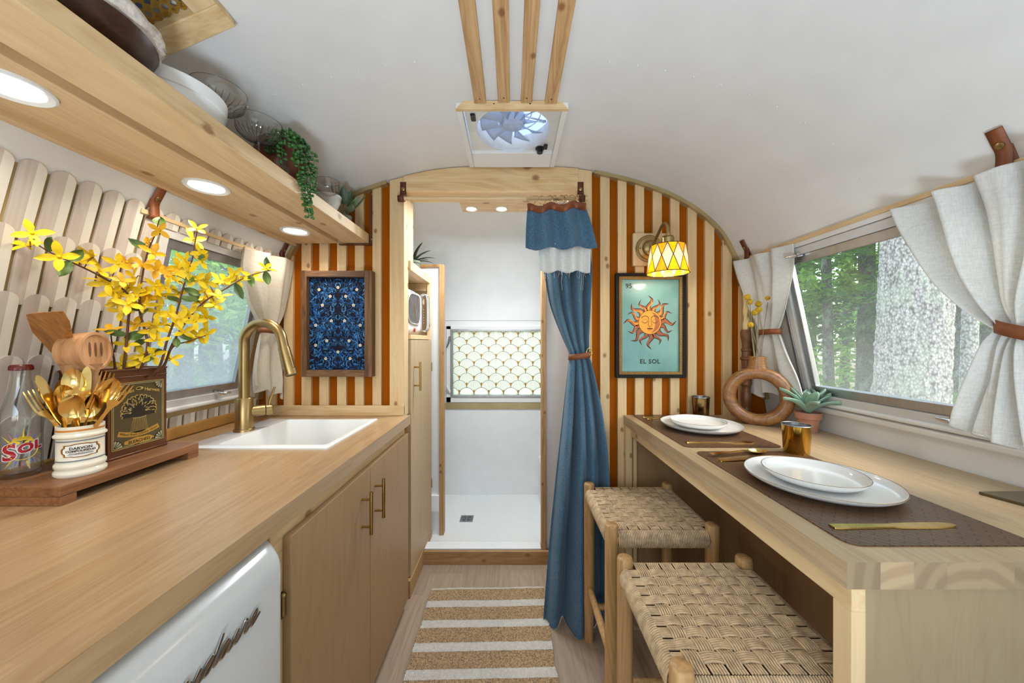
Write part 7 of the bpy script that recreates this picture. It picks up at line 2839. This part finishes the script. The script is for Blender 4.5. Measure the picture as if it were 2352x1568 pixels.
# ------------------------------------------------------------------ succulent
sc2 = V((1.098, 1.292, ZC))
su = thing('potted_succulent', 'pale green succulent in a small terracotta pot on the table', 'plant', sc2)
M_TERRA = plain('terracotta', (178, 122, 98), 0.85, var=0.08, vscale=30, bumps=0.2)
part('pot', MB().lathe([(0.028, 0), (0.034, 0.048), (0.0395, 0.05), (0.0415, 0.072), (0.038, 0.073), (0.036, 0.060), (0.002, 0.060)], sc2, 36), M_TERRA, su, smooth=35)
mb = MB().grid(lambda u, v: sc2 + V((0.0365 * v * cos(2 * pi * u), 0.0365 * v * sin(2 * pi * u), 0.066 + 0.0025 * NZ.noise(V((v * cos(2 * pi * u) * 14, v * sin(2 * pi * u) * 14, 0))))), 32, 10, cu=True)
part('gravel', mb, plain('pale_gravel', (190, 186, 176), 0.9, var=0.2, vscale=300, bumps=0.8, bscale=400), su)
M_SUC = plain('jade_leaf', (146, 178, 158), 0.6, var=0.08, vscale=14)
rnd = random.Random(4)
for k in range(15):
    ring_ = 0 if k < 6 else 1 if k < 11 else 2
    an = 2 * pi * k / (6, 5, 4)[ring_] + 0.4 * ring_ + rnd.uniform(-.2, .2)
    L = (0.112, 0.112, 0.095)[ring_] * rnd.uniform(0.92, 1.1)
    el0 = (0.85, 1.15, 1.42)[ring_]
    d = V((cos(an), sin(an), 0))
    sd = V((-sin(an), cos(an), 0))
    wl_ = 0.037

    def lfn(u, v, d=d, sd=sd, L=L, el0=el0, ring_=ring_):
        # outward curve that bends down towards the tip
        x = z = 0.0
        n_ = 8
        for i in range(int(round(v * n_))):
            e = el0 - 0.85 * (i / n_)
            x += cos(e) * L / n_
            z += sin(e) * L / n_
        w = wl_ * (sin(pi * min(1, 0.10 + 0.90 * v)) ** 0.75)
        cup_ = 0.010 * (2 * u - 1) ** 2
        p = sc2 + V((0, 0, 0.068)) + d * (0.004 + x) + sd * (u - 0.5) * w + V((0, 0, z + cup_))
        lim = wall_x(p.z) - 0.012
        if p.x > lim:
            p.x = lim
        return p
    part('leaf', MB().grid(lfn, 6, 8), M_SUC, su, smooth=180, solid=0.0028)

# ------------------------------------------------------------------ drum uplight added out of view to brighten the ceiling
ul = thing('floor_uplight', 'wide black drum uplight added unseen behind the camera', 'lamp', (0.02, -0.62, 0))
part('can', MB().lathe([(0.20, 0), (0.20, 0.01), (0.255, 0.02), (0.255, 0.20), (0.25, 0.20), (0.245, 0.06), (0.002, 0.05)], (0.02, -0.62, 0), 28), M_BLACK, ul, smooth=40)
part('lens', MB().lathe([(0.243, 0.175), (0.002, 0.18)], (0.02, -0.62, 0), 28), glow('added_uplight_lens', (0.75, 0.88, 1.0), 2.0), ul)

# ================================================================== THE FOREST OUTSIDE
ZG = -0.65
t = NT('leaf_litter')
n1 = t.noise(t.coords((1.2, 1.2, 1.2), rand=False), 1.0, 6, 0.65)
n2 = t.noise(t.coords((14, 14, 14), rand=False), 1.0, 4, 0.6)
t.bsdf(t.mix(n2, t.ramp(n1, [(0.35, rgba((84, 92, 52))), (0.6, rgba((128, 112, 84)))]), rgba((96, 86, 62))), 0.95, bump=n2, bstr=0.5, bdist=0.03)
gm = MB().grid(lambda u, v: ((u - 0.5) * 70, (v - 0.5) * 70, ZG + 0.25 * NZ.noise(V((u * 9, v * 9, 0))) - 0.02), 40, 40)
tag(part('forest_ground', gm, t.m, smooth=180), 'forest floor of leaf litter outside the windows', 'ground', kind='structure')


def bark(name, c1, c2, c3):
    t2 = NT(name)
    v1 = t2.coords((84, 84, 52), rand=False)
    vo = t2.n('TexVoronoi')
    vo.feature = 'F1'
    t2.l(v1, vo.inputs['Vector'])
    vo.inputs['Scale'].default_value = 1.0
    n_ = t2.noise(t2.coords((9, 9, 5), rand=False), 1.0, 6, 0.65)
    n3 = t2.noise(t2.coords((60, 60, 40), rand=False), 1.0, 3, 0.6)
    f_ = t2.math('ADD', t2.math('MULTIPLY', vo.outputs['Distance'], 0.6), t2.math('MULTIPLY', n3, 0.5))
    col = t2.ramp(f_, [(0.34, rgba(c1)), (0.54, rgba(c2)), (0.78, rgba(c3))])
    lich = t2.ramp(n_, [(0.52, (0, 0, 0, 1)), (0.62, (1, 1, 1, 1))])
    col = t2.mix(t2.math('MULTIPLY', lich, 0.4), col, rgba((170, 184, 158)))
    t2.bsdf(col, 0.9, bump=f_, bstr=0.7, bdist=0.012)
    return t2.m


M_BARK = bark('grey_flaky_bark', (200, 195, 191), (164, 159, 154), (100, 96, 92))
M_BARK2 = bark('dark_bark', (120, 112, 104), (84, 78, 72), (48, 44, 40))
LEAVES = []
for nm, c, c2 in (('sunlit_leaf', (172, 208, 104), (130, 174, 70)), ('shade_leaf', (120, 160, 80), (84, 122, 58)), ('pale_leaf', (200, 226, 146), (156, 196, 100))):
    t2 = NT(nm)
    col = t2.ramp(t2.noise(t2.coords((3, 3, 3)), 1.0, 3), [(0.3, rgba(c2)), (0.7, rgba(c))])
    a2 = t2.n('BsdfTranslucent')
    b2 = t2.n('BsdfDiffuse')
    t2.l(col, a2.inputs[0])
    t2.l(col, b2.inputs[0])
    m2 = t2.n('MixShader')
    m2.inputs[0].default_value = 0.5
    t2.l(a2.outputs[0], m2.inputs[1])
    t2.l(b2.outputs[0], m2.inputs[2])
    t2.l(m2.outputs[0], t2.out.inputs[0])
    LEAVES.append(t2.m)


def trunk_mesh(base, top, r0, r1, flare, n=40, m=60, rough=0.05, seed=0):
    base, top = V(base), V(top)

    def fn(u, v):
        p = base.lerp(top, v)
        r = r0 + (r1 - r0) * v + flare * math.exp(-v * 9)
        a = 2 * pi * u
        d = V((cos(a), sin(a), 0))
        q = V((d.x * 7 * r0 / 0.17, d.y * 7 * r0 / 0.17, p.z * 4 + seed))
        k = 1 + rough * (NZ.noise(q * 1.6) + 0.7 * abs(NZ.noise(V((q.x * 5, q.y * 5, q.z * 2.2)))) + 0.5 * NZ.noise(q * 9))
        s = 0.03 * sin(v * 5 + seed)
        return p + d * r * k + V((s, s * 0.6, 0))
    return MB().grid(fn, n, m, cu=True)


def leaf_cloud(rng, centers, n, size):
    mbx = MB()
    vs, fs = [], []
    for i in range(n):
        c, r = centers[rng.randrange(len(centers))]
        while True:
            q = V((rng.uniform(-1, 1), rng.uniform(-1, 1), rng.uniform(-1, 1)))
            if q.length <= 1:
                break
        p = V(c) + V((q.x * r[0], q.y * r[1], q.z * r[2]))
        a = V((rng.gauss(0, 1), rng.gauss(0, 1), rng.gauss(0, 0.5))).normalized()
        b = a.cross(V((rng.gauss(0, .5), rng.gauss(0, .5), 1))).normalized()
        s = size * rng.uniform(0.6, 1.3)
        k = len(vs)
        vs += [p - a * s, p + b * s * 0.42, p + a * s, p - b * s * 0.42]
        fs.append((k, k + 1, k + 2, k + 3))
    mbx.add(vs, fs)
    return mbx


# the big tree close to the wide window
bt_ = V((2.55, 2.29, ZG))
o = thing('oak_tree', 'thick grey flaky-barked tree trunk right outside the wide window', 'tree', bt_)
part('trunk', trunk_mesh(bt_, bt_ + V((0.10, -0.10, 5.5)), 0.168, 0.14, 0.09, 140, 420, 0.09), M_BARK, o, smooth=180)
rf = random.Random(12)
part('crown', leaf_cloud(rf, [((2.7 + rf.uniform(-1.2, 1.8), 2.2 + rf.uniform(-1.5, 1.5), 4.6 + rf.uniform(0, 1)), (0.9, 0.9, 0.5)) for _ in range(8)], 1500, 0.07), LEAVES[1], o, kind='stuff')
p_ = V((3.05, 2.36, ZG))
o = thing('slender_tree', 'slender grey tree leaning beside the thick trunk', 'tree', p_)
part('trunk', trunk_mesh(p_, p_ + V((0.35, 0.15, 5.0)), 0.040, 0.034, 0.03, 30, 90, 0.10, 3), M_BARK, o, smooth=180)
part('branch', MB().tube(catmull([p_ + V((0.10, 0.02, 1.55)), p_ + V((0.35, -0.22, 1.85)), p_ + V((0.75, -0.55, 2.35))], 5), [0.016] * 5 + [0.012] * 6, 8), M_BARK2, o, smooth=60)
part('crown', leaf_cloud(rf, [(p_ + V((0.4 + rf.uniform(-.5, .5), rf.uniform(-.5, .5), 4.6)), (0.5, 0.5, 0.4)) for _ in range(3)], 400, 0.06), LEAVES[0], o, kind='stuff')
# forest trees on both sides: (pixel column, distance across, radius, side words)
FT = [(1, 1835, 5.2, 0.07), (1, 1905, 4.6, 0.065), (1, 1985, 5.6, 0.11), (1, 1870, 9.0, 0.10), (1, 1935, 8.0, 0.09), (1, 2215, 4.6, 0.09), (1, 2260, 5.4, 0.07), (1, 2190, 7.5, 0.10), (1, 2325, 7.0, 0.12), (1, 2010, 9.5, 0.13),
      (-1, 420, 4.5, 0.10), (-1, 505, 5.0, 0.08), (-1, 470, 8.0, 0.12), (-1, 540, 6.5, 0.10), (-1, 380, 6.0, 0.09), (-1, 560, 9.0, 0.14), (-1, 310, 5.0, 0.10)]
ORD = ['first', 'second', 'third', 'fourth', 'fifth', 'sixth', 'seventh', 'eighth', 'ninth', 'tenth']
cnt = {1: 0, -1: 0}
for sd_, px_, X_, r_ in FT:
    Yt = sd_ * X_ * F_PX / (px_ - CX)
    b_ = V((sd_ * X_, Yt, ZG))
    lab = ('slim dark forest tree seen through the wide window beyond the thick trunk' if sd_ > 0 else 'slim dark forest tree seen through the dusty kitchen window')
    o = thing('forest_tree', lab, 'tree', b_, 'forest trees beyond the wide window' if sd_ > 0 else 'forest trees beyond the kitchen window')
    part('trunk', trunk_mesh(b_, b_ + V((rf.uniform(-.3, .3), rf.uniform(-.3, .3), 7)), r_, r_ * 0.75, r_ * 0.4, 14, 30, 0.10, px_), M_BARK2, o, smooth=180)
    cl = []
    for q in range(9):
        cl.append((b_ + V((rf.uniform(-1.3, 1.3), rf.uniform(-1.3, 1.3), rf.uniform(1.9, 4.6))), (rf.uniform(.5, .9), rf.uniform(.5, .9), rf.uniform(.18, .4))))
    part('crown', leaf_cloud(rf, cl, 2200, 0.075), LEAVES[rf.randrange(3)], o, kind='stuff')
    part('branch', MB().tube(catmull([b_ + V((0, 0, 2.2)), b_ + V((rf.uniform(-.6, .6), rf.uniform(-.6, .6), 2.5)), b_ + V((rf.uniform(-1.2, 1.2), rf.uniform(-1.2, 1.2), 2.5))], 4), [0.02] * 4 + [0.01] * 5, 6), M_BARK2, o, smooth=60)
# undergrowth and the green wall further back
for sd_, lab in ((1, 'dense green understorey filling the forest beyond the wide window'), (-1, 'dense green understorey beyond the dusty kitchen window')):
    cl = []
    for q in range(110):
        X_ = rf.uniform(5.5, 14)
        k_ = rf.uniform(0.45, 1.75) if sd_ > 0 else rf.uniform(0.55, 1.35)
        cl.append((V((sd_ * X_, X_ / k_, rf.uniform(ZG + 0.3, 1.2 + X_ * 0.55))), (rf.uniform(.5, 1.1), rf.uniform(.5, 1.1), rf.uniform(.25, .6))))
    for q in range(90):                     # and all the way round, as the woods surround the trailer
        an = rf.uniform(-1.2, 0.62)
        d_ = rf.uniform(6, 13)
        cl.append((V((sd_ * d_ * cos(an), d_ * sin(an), rf.uniform(ZG + 0.3, 1.2 + d_ * 0.5))), (rf.uniform(.6, 1.2), rf.uniform(.6, 1.2), rf.uniform(.3, .6))))
    for q in range(14):
        X_ = rf.uniform(3.6, 5.5)
        k_ = rf.uniform(0.75, 1.5)
        cl.append((V((sd_ * X_, X_ / k_, rf.uniform(ZG + 0.1, 0.6))), (.5, .5, .3)))
    mbx = MB()
    for j in range(3):
        q = leaf_cloud(rf, cl[j::3], 15500, 0.10)
        mbx.add(q.v, q.f, j)
    tag(part('understorey_foliage', mbx, LEAVES), lab, 'foliage', kind='stuff')
